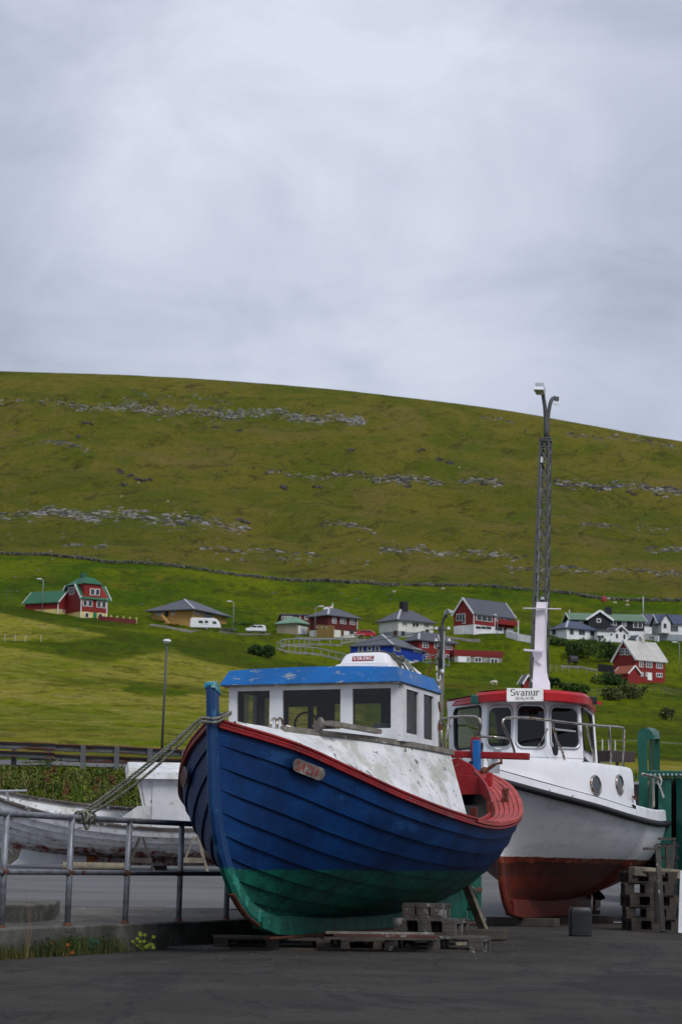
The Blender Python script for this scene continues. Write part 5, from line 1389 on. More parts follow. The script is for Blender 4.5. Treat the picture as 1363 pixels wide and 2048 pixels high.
# trestles and log under it
def trestle(px, Y, h, spread, rot, mat, label):
    p = at(px, 1740, Y); g = yard_z(Y) + .004
    q = thing('trestle', label, 'trestle', loc=(p.x, Y, g), rot=(0,0,rot), group='wooden props under the clinker boat')
    for s_ in (-1, 1):
        part('leg', MB().bar((s_*spread, -.02, 0), (s_*.03, .05, h), .055, .035), mat, q)
    part('cross_piece', MB().box(-spread*.75, spread*.75, -.05, -.015, h*.28, h*.42), mat, q)
trestle(281, 42.3, .66, .27, .2, M_DARKWOOD, 'brown wooden trestle propping the white clinker boat, left of the two')
trestle(388, 42.6, .70, .28, -.2, M_TIMBER, 'pale yellowish trestle propping the white clinker boat near the blue bow')
mb = MB().cyl((at(125,1735,43.6).x, 43.6, yard_z(43.6)+.07), (at(250,1735,44).x, 43.8, yard_z(43.8)+.08), .085, .075, 12)
solo('log', mb, M_TIMBER, 'thick rounded timber log lying under the keel of the white clinker boat', 'log', smooth=True, auto=40)
q = MB()
for k in (4.2, 6.8): q.box(-.15,.15,-.5,.5,0,.12)
solo('keel_block', MB().add([OM @ v for v in MB().box(4.0,4.3,-.4,.4,-.12,.015).v], MB().box(0,1,0,1,0,1).f), M_DARKWOOD, 'dark wood block under the middle of the white clinker boat keel', 'block')

# ======================= pallets, props, bin, posts on the right
def pallet(label, x, y, z, rot, L=1.2, W=.8, H=.144, mat=None, group='wooden pallets'):
    mat = mat or M_PALLET; q = thing('pallet', label, 'pallet', loc=(x, y, z), rot=(0,0,rot), group=group); s = H/.144
    r = random.Random(int(x*1000) + int(z*777))
    for i in range(5):
        w = .13; y0 = -W/2 + (W - w) * i/4; part('top_board', MB().box(-L/2 + r.uniform(-.01,.01), L/2 + r.uniform(-.01,.01), y0, y0+w, H-.022, H - r.uniform(0,.003)), mat, q)
    for i in range(3):
        x0 = -L/2 + (L - .14) * i/2; part('cross_board', MB().box(x0, x0+.14, -W/2, W/2, H-.045, H-.0225), mat, q)
        for j in range(3):
            y0 = -W/2 + (W - .1) * j/2; part('block', MB().box(x0+.004, x0+.136, y0+.003, y0+.097, .022, H-.0455), mat, q, bevel=.004)
    for j in range(3):
        y0 = -W/2 + (W - .1) * j/2; part('bottom_board', MB().box(-L/2, L/2, y0, y0+.1, 0, .0215), mat, q)
    return q
p = BM @ B(2.0, 0, 0); pallet('low pallet under the forefoot of the blue boat', -.62, 22.55, 0, math.radians(4), 1.15, .8, .115, M_DARKWOOD)
pallet('pallet under the middle of the blue keel with a pale end', .28, 23.6, 0, math.radians(-72), 1.2, .8, .115, M_DARKWOOD)
xx, yy = at(905, 1895, 22.3).x, 22.6
pallet('bottom pallet of the three stacked beside the blue boat stern', 1.08, 22.9, .0, math.radians(-10), 1.0, .8, .15)
pallet('middle pallet of the three stacked beside the blue boat stern', 1.03, 23.35, .152, math.radians(-18), .66, .60, .16)
pallet('small top pallet of the three stacked beside the blue boat stern', .98, 23.5, .314, math.radians(-14), .44, .42, .15)
def planks(label, P, mat, n, W, L, name='plank'):
    pass
r_ = random.Random(9)
for i, (lab, dx, z, rz, m_) in enumerate((('dark board lying across the pallets under the blue keel', 0, .118, 4, M_DARKWOOD), ('reddish weathered board lying under the blue keel', .10, .140, 6, pm('old_red_board', (.09,.03,.025), .9, var=.4, wear=(.2,.18,.16), wthr=.6)), ('topmost splintered board under the blue keel', .02, .162, 2, M_GREYWOOD))):
    mb = MB(); a = math.radians(rz)
    mb.bar(Vector((-.10 + dx, 22.05 + .2*i, z+.010)), Vector((1.0 + dx*.4, 22.25 + .2*i + math.sin(a)*.3, z+.012)), .15, .02)
    solo('board', mb, m_, lab, 'board', group='loose boards')
solo('plank', MB().bar(Vector((.75,23.9,.02)), Vector((1.35,23.5,.05)), .22, .03), M_TIMBER, 'pale plank on the asphalt behind the stacked pallets', 'board')
solo('timber_prop', MB().bar(Vector(at(926,1757,26.6)), Vector((at(968,1835,26.9).x, 26.9, .08)), .11, .05), M_TIMBER, 'slanting timber prop between the two boat sterns', 'prop')
mb = MB(); a_ = loc((0,0,0))
for k, z0, z1 in ((1.9, 0, .22), (3.6, 0, .205), (5.1, 0, .20)):
    solo('keel_block', MB().add([SM2 @ v for v in MB().box(k-.15, k+.15, -.45, .45, .111, z1-.003).v], MB().box(0,1,0,1,0,1).f), M_DARKWOOD, {1.9:'dark timber block under the forefoot of the white boat', 3.6:'dark timber block under the middle of the white boat keel', 5.1:'dark timber block by the propeller of the white boat'}[k], 'block', bevel=.01)
solo('timber_beam', MB().bar(Vector((at(905,1850,26.0).x, 26.0, .07)), Vector((at(1010,1850,26.2).x, 26.2, .07)), .14, .13), M_DARKWOOD, 'rotten beam on the asphalt in front of the white boat stem', 'beam', bevel=.02)
# black plastic drum
c = Vector((at(1160, 1866, 28.6).x, 28.65, 0)); mb = MB(); rows = []
for z, w in ((0,.125),(.012,.14),(.30,.142),(.345,.135),(.365,.118)):
    row = []
    for cx, cy, s0 in ((1,1,0),(-1,1,90),(-1,-1,180),(1,-1,270)):
        for j in range(5):
            a = math.radians(s0 + 22.5*j); row.append(c + Vector((cx*(w-.03) + .03*math.cos(a), cy*(w*.8-.03) + .03*math.sin(a), z)))
    rows.append(row)
mb.grid(rows, True); mb.f.append(tuple(range(20))[::-1]); mb.f.append(tuple(range(80,100)))
for z in (.05, .27): mb.box(c.x-.1, c.x+.1, c.y-.116, c.y-.11, z, z+.012)
solo('plastic_canister', mb, M_BLACKPL, 'black rounded plastic canister standing under the white boat', 'canister', smooth=True, auto=40)
# pallet stack under the stern
sx = at(1304, 1858, 31.8).x; z = 0
lab5 = ['lowest', 'second', 'third', 'fourth', 'top']
for i in range(5):
    pallet(f'{lab5[i]} dark pallet of the tall stack under the white boat stern', sx + (-.02 if i % 2 else .0) - .01*i, 32.0, z, math.radians(3*(-1)**i), .70, .8, .166, M_DARKWOOD, 'tall stack of dark pallets'); z += .168
solo('beam', MB().bar(at(1262,1742,31.6), at(1400,1752,32.2), .16, .13), M_TIMBER, 'thick weathered beam lying on the tall pallet stack', 'beam', bevel=.01)
def prop(label, a, b, w=.07, d=.05, top=None, mat=None):
    q = thing('timber_prop', label, 'prop', loc=a, group='timber props at the white boat stern')
    part('post', MB().bar(a, b, w, d), mat or M_PALLET, q, world=True, bevel=.004)
    if top: part('top_piece', MB().bar(top[0], top[1], .05, .035), M_PALLET, q, world=True)
prop('leaning grey prop with a short top piece touching the white stern', at(1324,1863,31.0), at(1314,1699,31.3), top=(at(1285,1697.5,31.3), at(1320,1698,31.3)))
prop('upright prop behind the leaning one on the beam', at(1334,1740,31.9), at(1333,1693,31.9), .10, .06, (at(1308,1692,31.9), at(1342,1693,31.9)))
prop('tall thin prop nearest the green steel with a top piece', at(1342,1740,32.6), at(1346,1679,32.7), .045, .04, (at(1317,1677.5,32.6), at(1349,1678,32.7)))
prop('pointed stake leaning in front of the dark pallets', at(1311,1846,31.2), at(1311,1762,31.35), .07, .03)
solo('white_board', MB().bar(at(1362,1866,30.6), at(1366,1742,30.7), .10, .04, (0,1,0)), M_WPAINT, 'white painted upright board at the right edge by the pallets', 'board')
# green steel frames
gs = thing('steel_arch', 'tall green steel arch with a rounded top behind the white boat', 'steel frame', loc=at(1290, 1700, 37))
def Rr(px, py, Y=37.0): return at(px, py, Y)
o = [(1279,1846),(1278,1700),(1277,1560),(1274,1480),(1275,1465),(1280,1458),(1288,1456),(1296,1458),(1303,1465),(1306,1473),(1306,1480),(1300,1478),(1294,1480),(1293,1500),(1294,1560),(1295,1700),(1296,1846)]
part('side_plate', MB().prism([Rr(*p) for p in o], (0,.04,0)), M_GREENST, gs, world=True)
o2 = [Rr(x+2, y+1, 37.9) for x, y in o]; 
P = [(1275,1480),(1275,1465),(1280,1458),(1288,1455.5),(1296,1458),(1303,1465),(1306,1478)]
part('curved_top', MB().grid([[Rr(x+.5, y-.3, 37.02) for x, y in P], [Rr(x+4, y-.5, 37.75) + Vector((.08,0,0)) for x, y in P]]), M_GREENST, gs, world=True, smooth=True)
part('back_plate', MB().prism([Rr(x, y, 37.75) + Vector((.07,0,0)) for x, y in [(1293,1843),(1293,1478),(1310,1478),(1311,1843)]], (0,.03,0)), M_GREENST, gs, world=True)
part('flange', MB().prism([Rr(1306,1470,37.1), Rr(1308,1470,37.1), Rr(1310,1845,37.1), Rr(1307,1845,37.1)], (0,.6,0)), M_GREENST, gs, world=True)
part('small_box', MB().add([v + Rr(1310,1470,37.8) for v in MB().box(-.03,.05,-.05,.05,-.06,.06).v], MB().box(0,1,0,1,0,1).f), M_LAMPG, gs, world=True)
gc = thing('green_steel_container', 'dark green steel container with deep vertical folds at the right edge', 'container', loc=at(1340, 1745, 36))
yb, yt = 1848, 1556
xs_ = [(1318, 36.0), (1341, 36.0), (1345, 36.6), (1347, 36.6), (1351, 36.0), (1363, 35.9), (1373, 36.6), (1380, 36.6), (1390, 36.0), (1420, 36.0)]
part('corrugated_side', MB().grid([[at(x, yb, Y) for x, Y in xs_], [at(x, yt, Y) for x, Y in xs_]]), M_GREENST, gc, world=True)
part('side_wall', MB().grid([[at(1318, yb, 36.0), at(1318,yb,38.5)], [at(1318, yt, 36.0), at(1318,yt,38.5)]]), M_GREENST, gc, world=True)
part('top_beam', MB().bar(at(1293,1547,36.0), at(1430,1549,36.0), .12, .10), M_GREENST, gc, world=True, bevel=.008)
part('inner_post', MB().bar(at(1319,1556,35.95), at(1319,1848,35.95), .05, .05), M_GREENST, gc, world=True)
part('red_strip', MB().bar(at(1345,1560,36.55), at(1346,1700,36.55), .03, .02), M_RED, gc, world=True)
mb = MB()
for i in range(14): c = at(1300+8.5*i, 1549, 35.93); mb.cyl(c, c + Vector((0,-.012,0)), .018, .018, 8)
part('bolt_row', mb, M_LAMPG, gc, world=True)
gb = thing('steel_rack', 'low black steel rack in front of the green container', 'rack', loc=at(1330,1712,35.4))
for y in (1691, 1716): part('bar', MB().bar(at(1312,y,35.3), at(1356,y,35.3), .08, .06), M_BLACKPL, gb, world=True)
part('upright', MB().bar(at(1350,1684,35.3), at(1350,1850,35.3), .05, .05), M_BLACKPL, gb, world=True)
mb = twisted([at(1318,1552,35.9), at(1322,1562,35.85), at(1318,1573,35.85), at(1322,1583,35.85), at(1326,1595,35.85)], .016, .14, 3, 4); m = twisted([at(1316,1556,35.9), at(1314,1566,35.9), at(1319,1573,35.86)], .016, .14, 3, 4); mb.add(m.v, m.f)
solo('white_rope', mb, pm('white_rope', (.5,.48,.44), .9), 'short white rope hanging from the green container top', 'rope')
# dark trailer or float behind the stern rail
mb = MB().prism([at(1260,1560,40), at(1300,1575,40), at(1300,1758,40), at(1262,1758,40)], (0,1.5,0))
solo('steel_hopper', mb, M_BLACKPL, 'black sloping steel hopper seen behind the stern rail of the white boat', 'hopper')
# ======================= village on the slope
def wmat(name, col, **k): 
    d = dict(rough=.75, var=.12, vs=.6, bump=.1, bs=3, bd=.02); d.update(k); return pm(name, col, **d)
H_RED = wmat('house_red', (.22,.016,.014)); H_DRED = wmat('house_dark_red', (.11,.014,.014)); H_YEL = wmat('house_yellow_base', (.62,.50,.18)); H_TAN = wmat('new_timber', (.42,.25,.075))
H_WHITE = wmat('house_white', (.72,.73,.76)); H_OFF = wmat('house_offwhite', (.66,.68,.64)); H_GREYB = wmat('grey_basement', (.26,.29,.33)); H_BLUE = wmat('house_blue', (.004,.04,.33)); H_BLK = wmat('house_black', (.016,.017,.024))
H_BLOCK = wmat('grey_blocks', (.30,.30,.28), wear=(.18,.18,.17), wthr=.5, ws=1.2); H_BEIGE = wmat('beige_garage', (.36,.31,.22))
R_GREEN = wmat('green_roof', (.02,.115,.055), rough=.55); R_GREY = wmat('dark_grey_roof', (.075,.08,.10), rough=.5); R_BLUE = wmat('blue_grey_roof', (.05,.065,.115), rough=.5); R_PALEG = wmat('pale_green_roof', (.16,.28,.20)); R_LIGHT = wmat('light_grey_roof', (.47,.45,.43)); R_OR = wmat('orange_roof', (.26,.065,.03)); R_GGREY = wmat('grey_green_roof', (.12,.19,.13)); R_REDF = wmat('red_flat_roof', (.19,.014,.014))
TRIM = wmat('white_trim', (.80,.81,.83)); PANE = pm('dark_pane', (.035,.04,.045), .12, var=.3, vs=1, bump=0); TEALD = wmat('green_door', (.004,.17,.08)); DARK = wmat('dark_opening', (.03,.03,.032)); TEAL2 = wmat('teal_door', (.01,.22,.25)); BRN = wmat('brown_door', (.10,.05,.025)); RIDGE = wmat('pale_ridge_strip', (.42,.43,.46))
class House:
    def __init__(s, name, label, cr, xc, yb, xl, xr, phi, ye, yr, wall, roof, rtype, base=None, yb_base=None, over=.5, cat='house', corner_z=None):
        s.cr = cr; s.C = ground_at(*s.px(xc, yb)); s.ph = math.radians(phi)
        s.R = Vector((math.cos(s.ph), math.sin(s.ph), 0)); s.L = Vector((-math.sin(s.ph), math.cos(s.ph), 0))
        s.t = thing(name, label, cat, loc=s.C, rot=(0,0,s.ph))
        s.Wr = abs(s.hit('R', xr, yb)[0]) if xr is not None else 8; s.Wl = abs(s.hit('L', xl, yb)[0]) if xl is not None else 8
        s.H = s.hit('R', xc + .01, ye)[1]; s.over = over
        Wr, Wl, H = s.Wr, s.Wl, s.H
        px, py = s.px(xc, yr); 
        # ridge height: seen above the middle of the house
        mid = s.C + s.R*Wr/2 + s.L*Wl/2
        d = ray(px, py); s.RZ = CAM_Z + d.z*mid.y/d.y - s.C.z if yr is not None else H
        if rtype == 'flat': s.RZ = H + .25
        hb_ = 0
        if base is not None:
            hb_ = s.hit('R', xc + .01, yb_base)[1]
            part('basement', MB().box(0.02, Wr-.02, 0.02, Wl-.02, -3.5, hb_), base, s.t)
        mb = MB().box(0, Wr, 0, Wl, hb_ + .003 if base is not None else -3.5, H)
        RZ, o = s.RZ, over
        if rtype == 'gR': mb.prism([Vector((.002, 0, H)), Vector((.002, Wl, H)), Vector((.002, Wl/2, RZ-.05))], (Wr-.004, 0, 0))
        if rtype == 'gL': mb.prism([Vector((0, .002, H)), Vector((Wr, .002, H)), Vector((Wr/2, .002, RZ-.05))], (0, Wl-.004, 0))
        part('wall', mb, wall, s.t)
        m = MB(); th = .18
        def slopes(P):   # P: list of polygons, given thickness by dropping
            for poly in P: m.prism([Vector(p) for p in poly], (0,0,th))
        dz = lambda run, rise: rise*o/run
        if rtype == 'hip':
            if Wr >= Wl:
                a, b = Vector((Wl/2*.95, Wl/2, RZ)), Vector((Wr - Wl/2*.95, Wl/2, RZ))
            else: a, b = Vector((Wr/2, Wr/2*.95, RZ)), Vector((Wr/2, Wl - Wr/2*.95, RZ))
            e = [Vector((-o,-o,H-.05)), Vector((Wr+o,-o,H-.05)), Vector((Wr+o,Wl+o,H-.05)), Vector((-o,Wl+o,H-.05))]
            if Wr >= Wl: polys = [[e[0],e[1],b,a],[e[1],e[2],b],[e[2],e[3],a,b],[e[3],e[0],a]]
            else: polys = [[e[0],e[1],a],[e[1],e[2],b,a],[e[2],e[3],b],[e[3],e[0],a,b]]
            for q in polys: m.add(q, [tuple(range(len(q)))])
            m.add(e + [p - Vector((0,0,th)) for p in e], [(3,2,1,0)[::1] if 0 else (7,6,5,4),(0,1,5,4),(1,2,6,5),(2,3,7,6),(3,0,4,7)])
            s.ridge = (a, b); s.e = e
        elif rtype in ('gR', 'gL'):
            if rtype == 'gR':
                k = dz(Wl/2, RZ-H); E = [(-o, -o, H-k), (Wr+o, -o, H-k), (Wr+o, Wl/2, RZ), (-o, Wl/2, RZ)]; E2 = [(-o, Wl+o, H-k), (Wr+o, Wl+o, H-k), (Wr+o, Wl/2, RZ), (-o, Wl/2, RZ)]
            else:
                k = dz(Wr/2, RZ-H); E = [(-o, -o, H-k), (-o, Wl+o, H-k), (Wr/2, Wl+o, RZ), (Wr/2, -o, RZ)]; E2 = [(Wr+o, -o, H-k), (Wr+o, Wl+o, H-k), (Wr/2, Wl+o, RZ), (Wr/2, -o, RZ)]
            slopes([E, E2])
            tr = MB()
            for q in (E, E2):
                lo, hi = Vector(q[0]), Vector(q[3])
                f = Vector((-.04,0,0)) if rtype == 'gR' else Vector((0,-.04,0))
                tr.bar(lo + f + Vector((0,0,.06)), hi + f + Vector((0,0,.06)), .08, .26)
                lo, hi = Vector(q[1]), Vector(q[2]); tr.bar(lo - f + Vector((0,0,.06)), hi - f + Vector((0,0,.06)), .08, .26)
            s.trim = tr
        elif rtype == 'flat':
            m.box(-o, Wr+o, -o, Wl+o, H+.002, H+.30)
        s.roof = part('roof', m, roof, s.t)
        if rtype in ('gR', 'gL'): part('bargeboard', s.trim, TRIM, s.roof)
    def px(s, x, y): return (s.cr[0] + x/s.cr[2], s.cr[1] + y/s.cr[2])
    def hit(s, face, x, y):
        d = ray(*s.px(x, y)); o = Vector((0,0,CAM_Z)); ax = s.R if face == 'R' else s.L; n = Vector((-ax.y, ax.x, 0))
        t = (s.C - o).dot(n) / d.dot(n); p = o + d*t
        return (p - s.C).dot(ax), p.z - s.C.z
    def rect(s, face, x0, x1, y0, y1, o0, o1):
        a, z1 = s.hit(face, x0, y0); b, z0 = s.hit(face, x1, y1); a, b = sorted((a, b)); z0, z1 = sorted((z0, z1))
        return s.slab(face, a, b, z0, z1, o0, o1)
    def slab(s, face, a, b, z0, z1, o0, o1):
        return MB().box(a, b, -o1, -o0, z0, z1) if face == 'R' else MB().box(-o1, -o0, a, b, z0, z1)
    def win(s, face, x0, x1, y0, y1, n=2, trim=None, hb=0):
        a, z1 = s.hit(face, x0, y0); b, z0 = s.hit(face, x1, y1); a, b = sorted((a, b)); z0, z1 = sorted((z0, z1))
        f = part('window', s.slab(face, a, b, z0, z1, -.02, .09), trim or TRIM, s.t); w = .13
        mb = MB(); W = (b - a - w)/n
        rows = 2 if hb else 1; Hh = (z1 - z0 - w)/rows
        for i in range(n):
            for j in range(rows):
                q = s.slab(face, a + w*.8 + W*i + .03, a + w*.2 + W*(i+1) - .03 + .0, z0 + w*.8 + Hh*j, z0 + w*.2 + Hh*(j+1), .085, .12); mb.add(q.v, q.f)
        part('pane', mb, PANE, f)
    def panel(s, name, face, x0, x1, y0, y1, mat, o1=.10, label=None): part(name, s.rect(face, x0, x1, y0, y1, -.02, o1), mat, s.t, label=label)
    def chimney(s, x, y, r=.45, h=1.4, mat=None, u=.5, v=.5):
        p = Vector((s.Wr*u, s.Wl*v, 0)); part('chimney', MB().box(p.x-r, p.x+r, p.y-r, p.y+r, s.RZ-1.2, s.RZ+h), mat or H_BLK, s.roof)
    def ridge_strip(s, mat=None):
        a = s.e[0]; b = s.ridge[0]; part('hip_strip', MB().bar(a + Vector((0,0,.03)), b + Vector((0,0,.05)), .45, .08), mat or RIDGE, s.roof)
    def pipe(s, face, x, y0, y1): a, z1 = s.hit(face, x, y0); b, z0 = s.hit(face, x, y1); part('drainpipe', s.slab(face, a-.07, a+.07, z0, z1, 0, .15), TRIM, s.t)

c1, c2, c3, c4, c5 = (0,1090,4.543), (280,1160,4.543), (540,1160,5.242), (740,1180,4.259), (1060,1180,4.498)
# -- red house with green roof
h = House('gabled_house', 'tall red house with green roof and yellow base at the left on the hillside', c1, 737, 662, 552, 977, 34, 462, 308, H_RED, R_GREEN, 'flat', H_YEL, 602, over=.0)
Wr, Wl, H, RZ = h.Wr, h.Wl, h.H, h.RZ
bpy.data.objects.remove(h.roof)
_, z2 = h.hit('R', 737.1, 308); RZ = H + 4.3; hc = H + 2.5; o = .5
ext = MB()   # clipped gables at both ends
pr = [Vector((.002, 0, H)), Vector((.002, Wl, H)), Vector((.002, Wl*.72, hc)), Vector((.002, Wl*.28, hc))]
ext.prism(pr, (Wr-.004, 0, 0)); part('gable_wall', ext, H_RED, h.t)
m = MB(); k = .55
F = lambda x, y, z: Vector((x, y, z))
m.add([F(-o,-o,H-k),F(Wr+o,-o,H-k),F(Wr+o,Wl*.28-.1,hc+.1),F(Wr-1.6,Wl/2,RZ),F(1.6,Wl/2,RZ),F(-o,Wl*.28-.1,hc+.1)], [(0,1,2,3,4,5)])
m.add([F(-o,Wl+o,H-k),F(Wr+o,Wl+o,H-k),F(Wr+o,Wl*.72+.1,hc+.1),F(Wr-1.6,Wl/2,RZ),F(1.6,Wl/2,RZ),F(-o,Wl*.72+.1,hc+.1)], [(5,4,3,2,1,0)])
m.add([F(-o,Wl*.28-.1,hc+.1),F(-o,Wl*.72+.1,hc+.1),F(1.6,Wl/2,RZ)], [(0,1,2)]); m.add([F(Wr+o,Wl*.28-.1,hc+.1),F(Wr+o,Wl*.72+.1,hc+.1),F(Wr-1.6,Wl/2,RZ)], [(2,1,0)])
h.roof = part('roof', m, R_GREEN, h.t); h.RZ = RZ
tr = MB()
for x in (-o, Wr+o):
    for y0, y1 in ((-o, Wl*.28-.1), (Wl+o, Wl*.72+.1)): tr.bar((x, y0, H-k+.02), (x, y1, hc+.12), .1, .35)
part('bargeboard', tr, TRIM, h.roof)
a0, _ = h.hit('R', 765, 460); a1, _ = h.hit('R', 922, 478); zt = hc + .25
part('dormer', MB().box(a0, a1, -.03, Wl*.45, H-1.0, zt), H_RED, h.t)
m = MB(); am = (a0+a1)/2
m.add([F(a0-.3,-.4,zt-.1),F(a1+.3,-.4,zt-.1),F(a1-1.2,1.6,RZ-.1),F(a0+1.2,1.6,RZ-.1)], [(0,1,2,3)]); m.add([F(a1+.3,-.4,zt-.1),F(a1+.3,Wl*.5,zt-.1),F(a1-1.2,Wl*.5,RZ-.1),F(a1-1.2,1.6,RZ-.1)], [(0,1,2,3)]); m.add([F(a0-.3,-.4,zt-.1),F(a0-.3,Wl*.5,zt-.1),F(a0+1.2,Wl*.5,RZ-.1),F(a0+1.2,1.6,RZ-.1)], [(3,2,1,0)]); m.add([F(a0+1.2,1.6,RZ-.1),F(a1-1.2,1.6,RZ-.1),F(a1-1.2,Wl*.5,RZ-.1),F(a0+1.2,Wl*.5,RZ-.1)], [(0,1,2,3)])
part('dormer_roof', m, R_GREEN, h.roof); h.chimney(0, 0, .5, 1.1, R_GREEN, .42, .5)
for x0, x1, y0, y1 in ((820,860,394,458),(868,906,398,462),(754,792,496,558),(800,838,500,562),(880,916,508,570),(924,962,512,576),(770,808,612,664),(893,932,620,670)): h.win('R', x0, x1, y0, y1, 1)
for x0, x1, y0, y1 in ((590,624,386,430),(636,676,386,446)): h.win('L', x0, x1, y0, y1, 1)
h.panel('door', 'R', 848, 878, 612, 672, TEALD); h.pipe('R', 740, 462, 660); h.pipe('R', 973, 486, 668)
h = House('outbuilding', 'low red outbuilding with green roof and yellow base in front of the tall red house', c1, 526, 628, 226, 664, 60, 508, 428, H_RED, R_GREEN, 'gL', H_YEL, 578, over=.4, cat='outbuilding')
h.win('R', 562, 590, 586, 608, 1); h.panel('door', 'R', 622, 652, 590, 638, TEALD); h.pipe('R', 529, 508, 628)
# -- tan timber house
h = House('bungalow', 'new tan timber house with dark hip roof and caravan parked before it', c2, 472, 432, 100, 783, 62, 264, 186, H_TAN, R_GREY, 'hip', over=1.1)
for q in ((148,202,275,316),(290,318,273,316)): h.win('L', *q, 3 if q[1]-q[0] > 40 else 2)
for q in ((488,542,275,318),(690,740,292,334)): h.win('R', *q, 3)
h.win('R', 575, 655, 280, 365, 3); h.win('R', 704, 736, 388, 418, 1, DARK); h.panel('doorway', 'L', 230, 258, 268, 330, DARK); h.ridge_strip()
part('stairs', MB().bar(h.t.matrix_world.inverted() @ Vector((0,0,0)) if 0 else Vector((-1.2, h.hit('L',225,330)[0], h.hit('L',225,325)[1])), Vector((-1.2, h.hit('L',320,400)[0], 0)), 1.0, .3), H_TAN, h.t)
# -- long dark red house
h = House('bungalow', 'dark red house with dark hip roof and white basement beside the flagpole', c3, 605, 598, 410, 915, 42, 364, 298, H_DRED, R_GREY, 'hip', H_OFF, 512, over=.7)
for q in ((650,690,395,457),(735,790,402,464),(835,885,410,471)): h.win('R', *q, 2, None, 1)
h.panel('door', 'R', 742, 768, 516, 592, BRN); h.win('R', 832, 876, 525, 567, 1, DARK); h.pipe('R', 910, 390, 520); h.ridge_strip()
h = House('side_wing', 'low dark red flat roofed wing left of the dark red hip roof house', c3, 470, 520, 112, 600, 8, 366, 362, H_DRED, R_GREY, 'flat', over=.3, cat='house')
# low wing faces the viewer along its left run
h2 = House('flat_roofed_wing', 'long low dark red wing with small white windows behind the pale green garage', c3, 112, 500, 60, 470, 4, 366, 362, H_DRED, R_GREY, 'flat', over=.3, cat='house')
for q in ((122,156,378,410),(362,392,378,418)): h2.win('R', *q, 1)
h2.win('R', 165, 236, 378, 400, 3); h2.panel('door', 'R', 440, 472, 388, 456, TRIM); h2.pipe('R', 314, 366, 420)
for c_ in list(h.t.children_recursive): bpy.data.objects.remove(c_)
bpy.data.objects.remove(h.t)
h = House('garage', 'small garage with pale green hip roof and white door', c3, 283, 577, 70, 400, 54, 442, 388, H_BEIGE, R_PALEG, 'hip', over=.5, cat='garage')
h.panel('garage_door', 'R', 296, 382, 478, 576, TRIM)
# -- white house
h = House('bungalow', 'white house with dark hip roof, black chimney and grey basement above the blue house', c4, 236, 404, 73, 535, 36, 250, 170, H_OFF, R_GREY, 'hip', H_GREYB, 348, over=.6)
for q in ((268,312,268,306),(353,412,275,318),(455,497,282,321)): h.win('R', *q, 2)
for q in ((200,228,348,382),): h.panel('basement_door', 'L', *q, BRN)
for q in ((264,292,350,384),(470,496,334,368)): h.panel('basement_window', 'R', *q, DARK)
h.chimney(0,0,.7,1.8,H_BLK,.42,.5); h.ridge_strip()
# -- blue house
h = House('bungalow', 'bright blue house with dark hip roof and whitish basement', c4, 185, 642, -170, 466, 62, 464, 392, H_BLUE, R_GREY, 'hip', H_OFF, 572, over=.4)
for q in ((202,254,478,527),(366,434,490,538)): h.win('R', *q, 1 if q[0] < 300 else 2)
h.win('L', 41, 80, 480, 528, 1); h.win('L', -25, 14, 480, 518, 1); h.win('L', -100, -62, 478, 526, 1)
h.panel('door', 'R', 303, 327, 585, 628, TEAL2); h.win('R', 371, 413, 597, 621, 1); h.ridge_strip()
# -- red house behind
h = House('gabled_house', 'dark red two storey house with dark roof behind the bright blue house', c4, 412, 600, 310, 716, 40, 422, 362, H_RED, R_GREY, 'hip', H_GREYB, 572, over=.7)
for q in ((443,492,442,496),(542,592,450,501),(643,694,457,511)): h.win('R', *q, 2, None, 1)
for q in ((467,490,538,572),(550,580,545,588),(640,692,548,586)): h.win('R', *q, 1 if q[1]-q[0] < 40 else 2)
h.ridge_strip()
h = House('annex', 'long grey block annex with red parapet and white garage door', c4, 716, 612, 640, 1122, 10, 562, 500, H_BLOCK, R_REDF, 'flat', over=.1, cat='annex')
a, z = h.hit('R', 720, 500); a2, z2 = h.hit('R', 1122, 530)
part('parapet', MB().box(-.2, h.Wr+.1, -.14, h.Wl*.5, h.H+.31, max(h.H+.6, (z+z2)/2)), R_REDF, h.t)
h.panel('garage_door', 'R', 745, 815, 564, 634, TRIM); h.panel('door', 'R', 822, 846, 567, 640, TRIM)
h.panel('door_pane', 'R', 828, 840, 574, 610, PANE, .14)
for q in ((886,946,572,616),(1022,1084,583,626)): h.win('R', *q, 2)
# -- red and white house
h = House('gabled_house', 'red and white two storey house with big windows and a red balcony', c4, 877, 380, 708, 1222, 40, 200, 136, H_RED, R_GREY, 'gL', H_WHITE, 292, over=.6)
for c_ in [h.roof] + list(h.roof.children): bpy.data.objects.remove(c_)
Wr, Wl, H = h.Wr, h.Wl, h.H; RZ = H + 3.6; o = .35; k = .2
m = MB()
for y0, y1 in ((-o, Wl/2), (Wl+o, Wl/2)): m.prism([F(-o, y0, H-k), F(Wr+o, y0, H-k), F(Wr+o, y1, RZ), F(-o, y1, RZ)], (0,0,.18))
for w in [c_ for c_ in h.t.children if c_.name.startswith('wall')]: bpy.data.objects.remove(w)
hbz = h.hit('R', 877.1, 292)[1]
mb = MB().box(0, Wr, 0, Wl, hbz+.003, H); mb.prism([F(.002,0,H), F(.002,Wl,H), F(.002,Wl/2,RZ-.05)], (Wr-.004,0,0)); part('wall', mb, H_RED, h.t)
h.roof = part('roof', m, R_GREY, h.t); tr = MB()
for x in (-o, Wr+o):
    for y0 in (-o, Wl+o): tr.bar((x, y0, H-k+.08), (x, Wl/2, RZ+.08), .1, .4)
part('bargeboard', tr, TRIM, h.roof)
h.win('L', 733, 808, 207, 258, 3); h.win('L', 787, 808, 240, 287, 1); h.panel('garage_door', 'L', 738, 788, 306, 376, TRIM, .06)
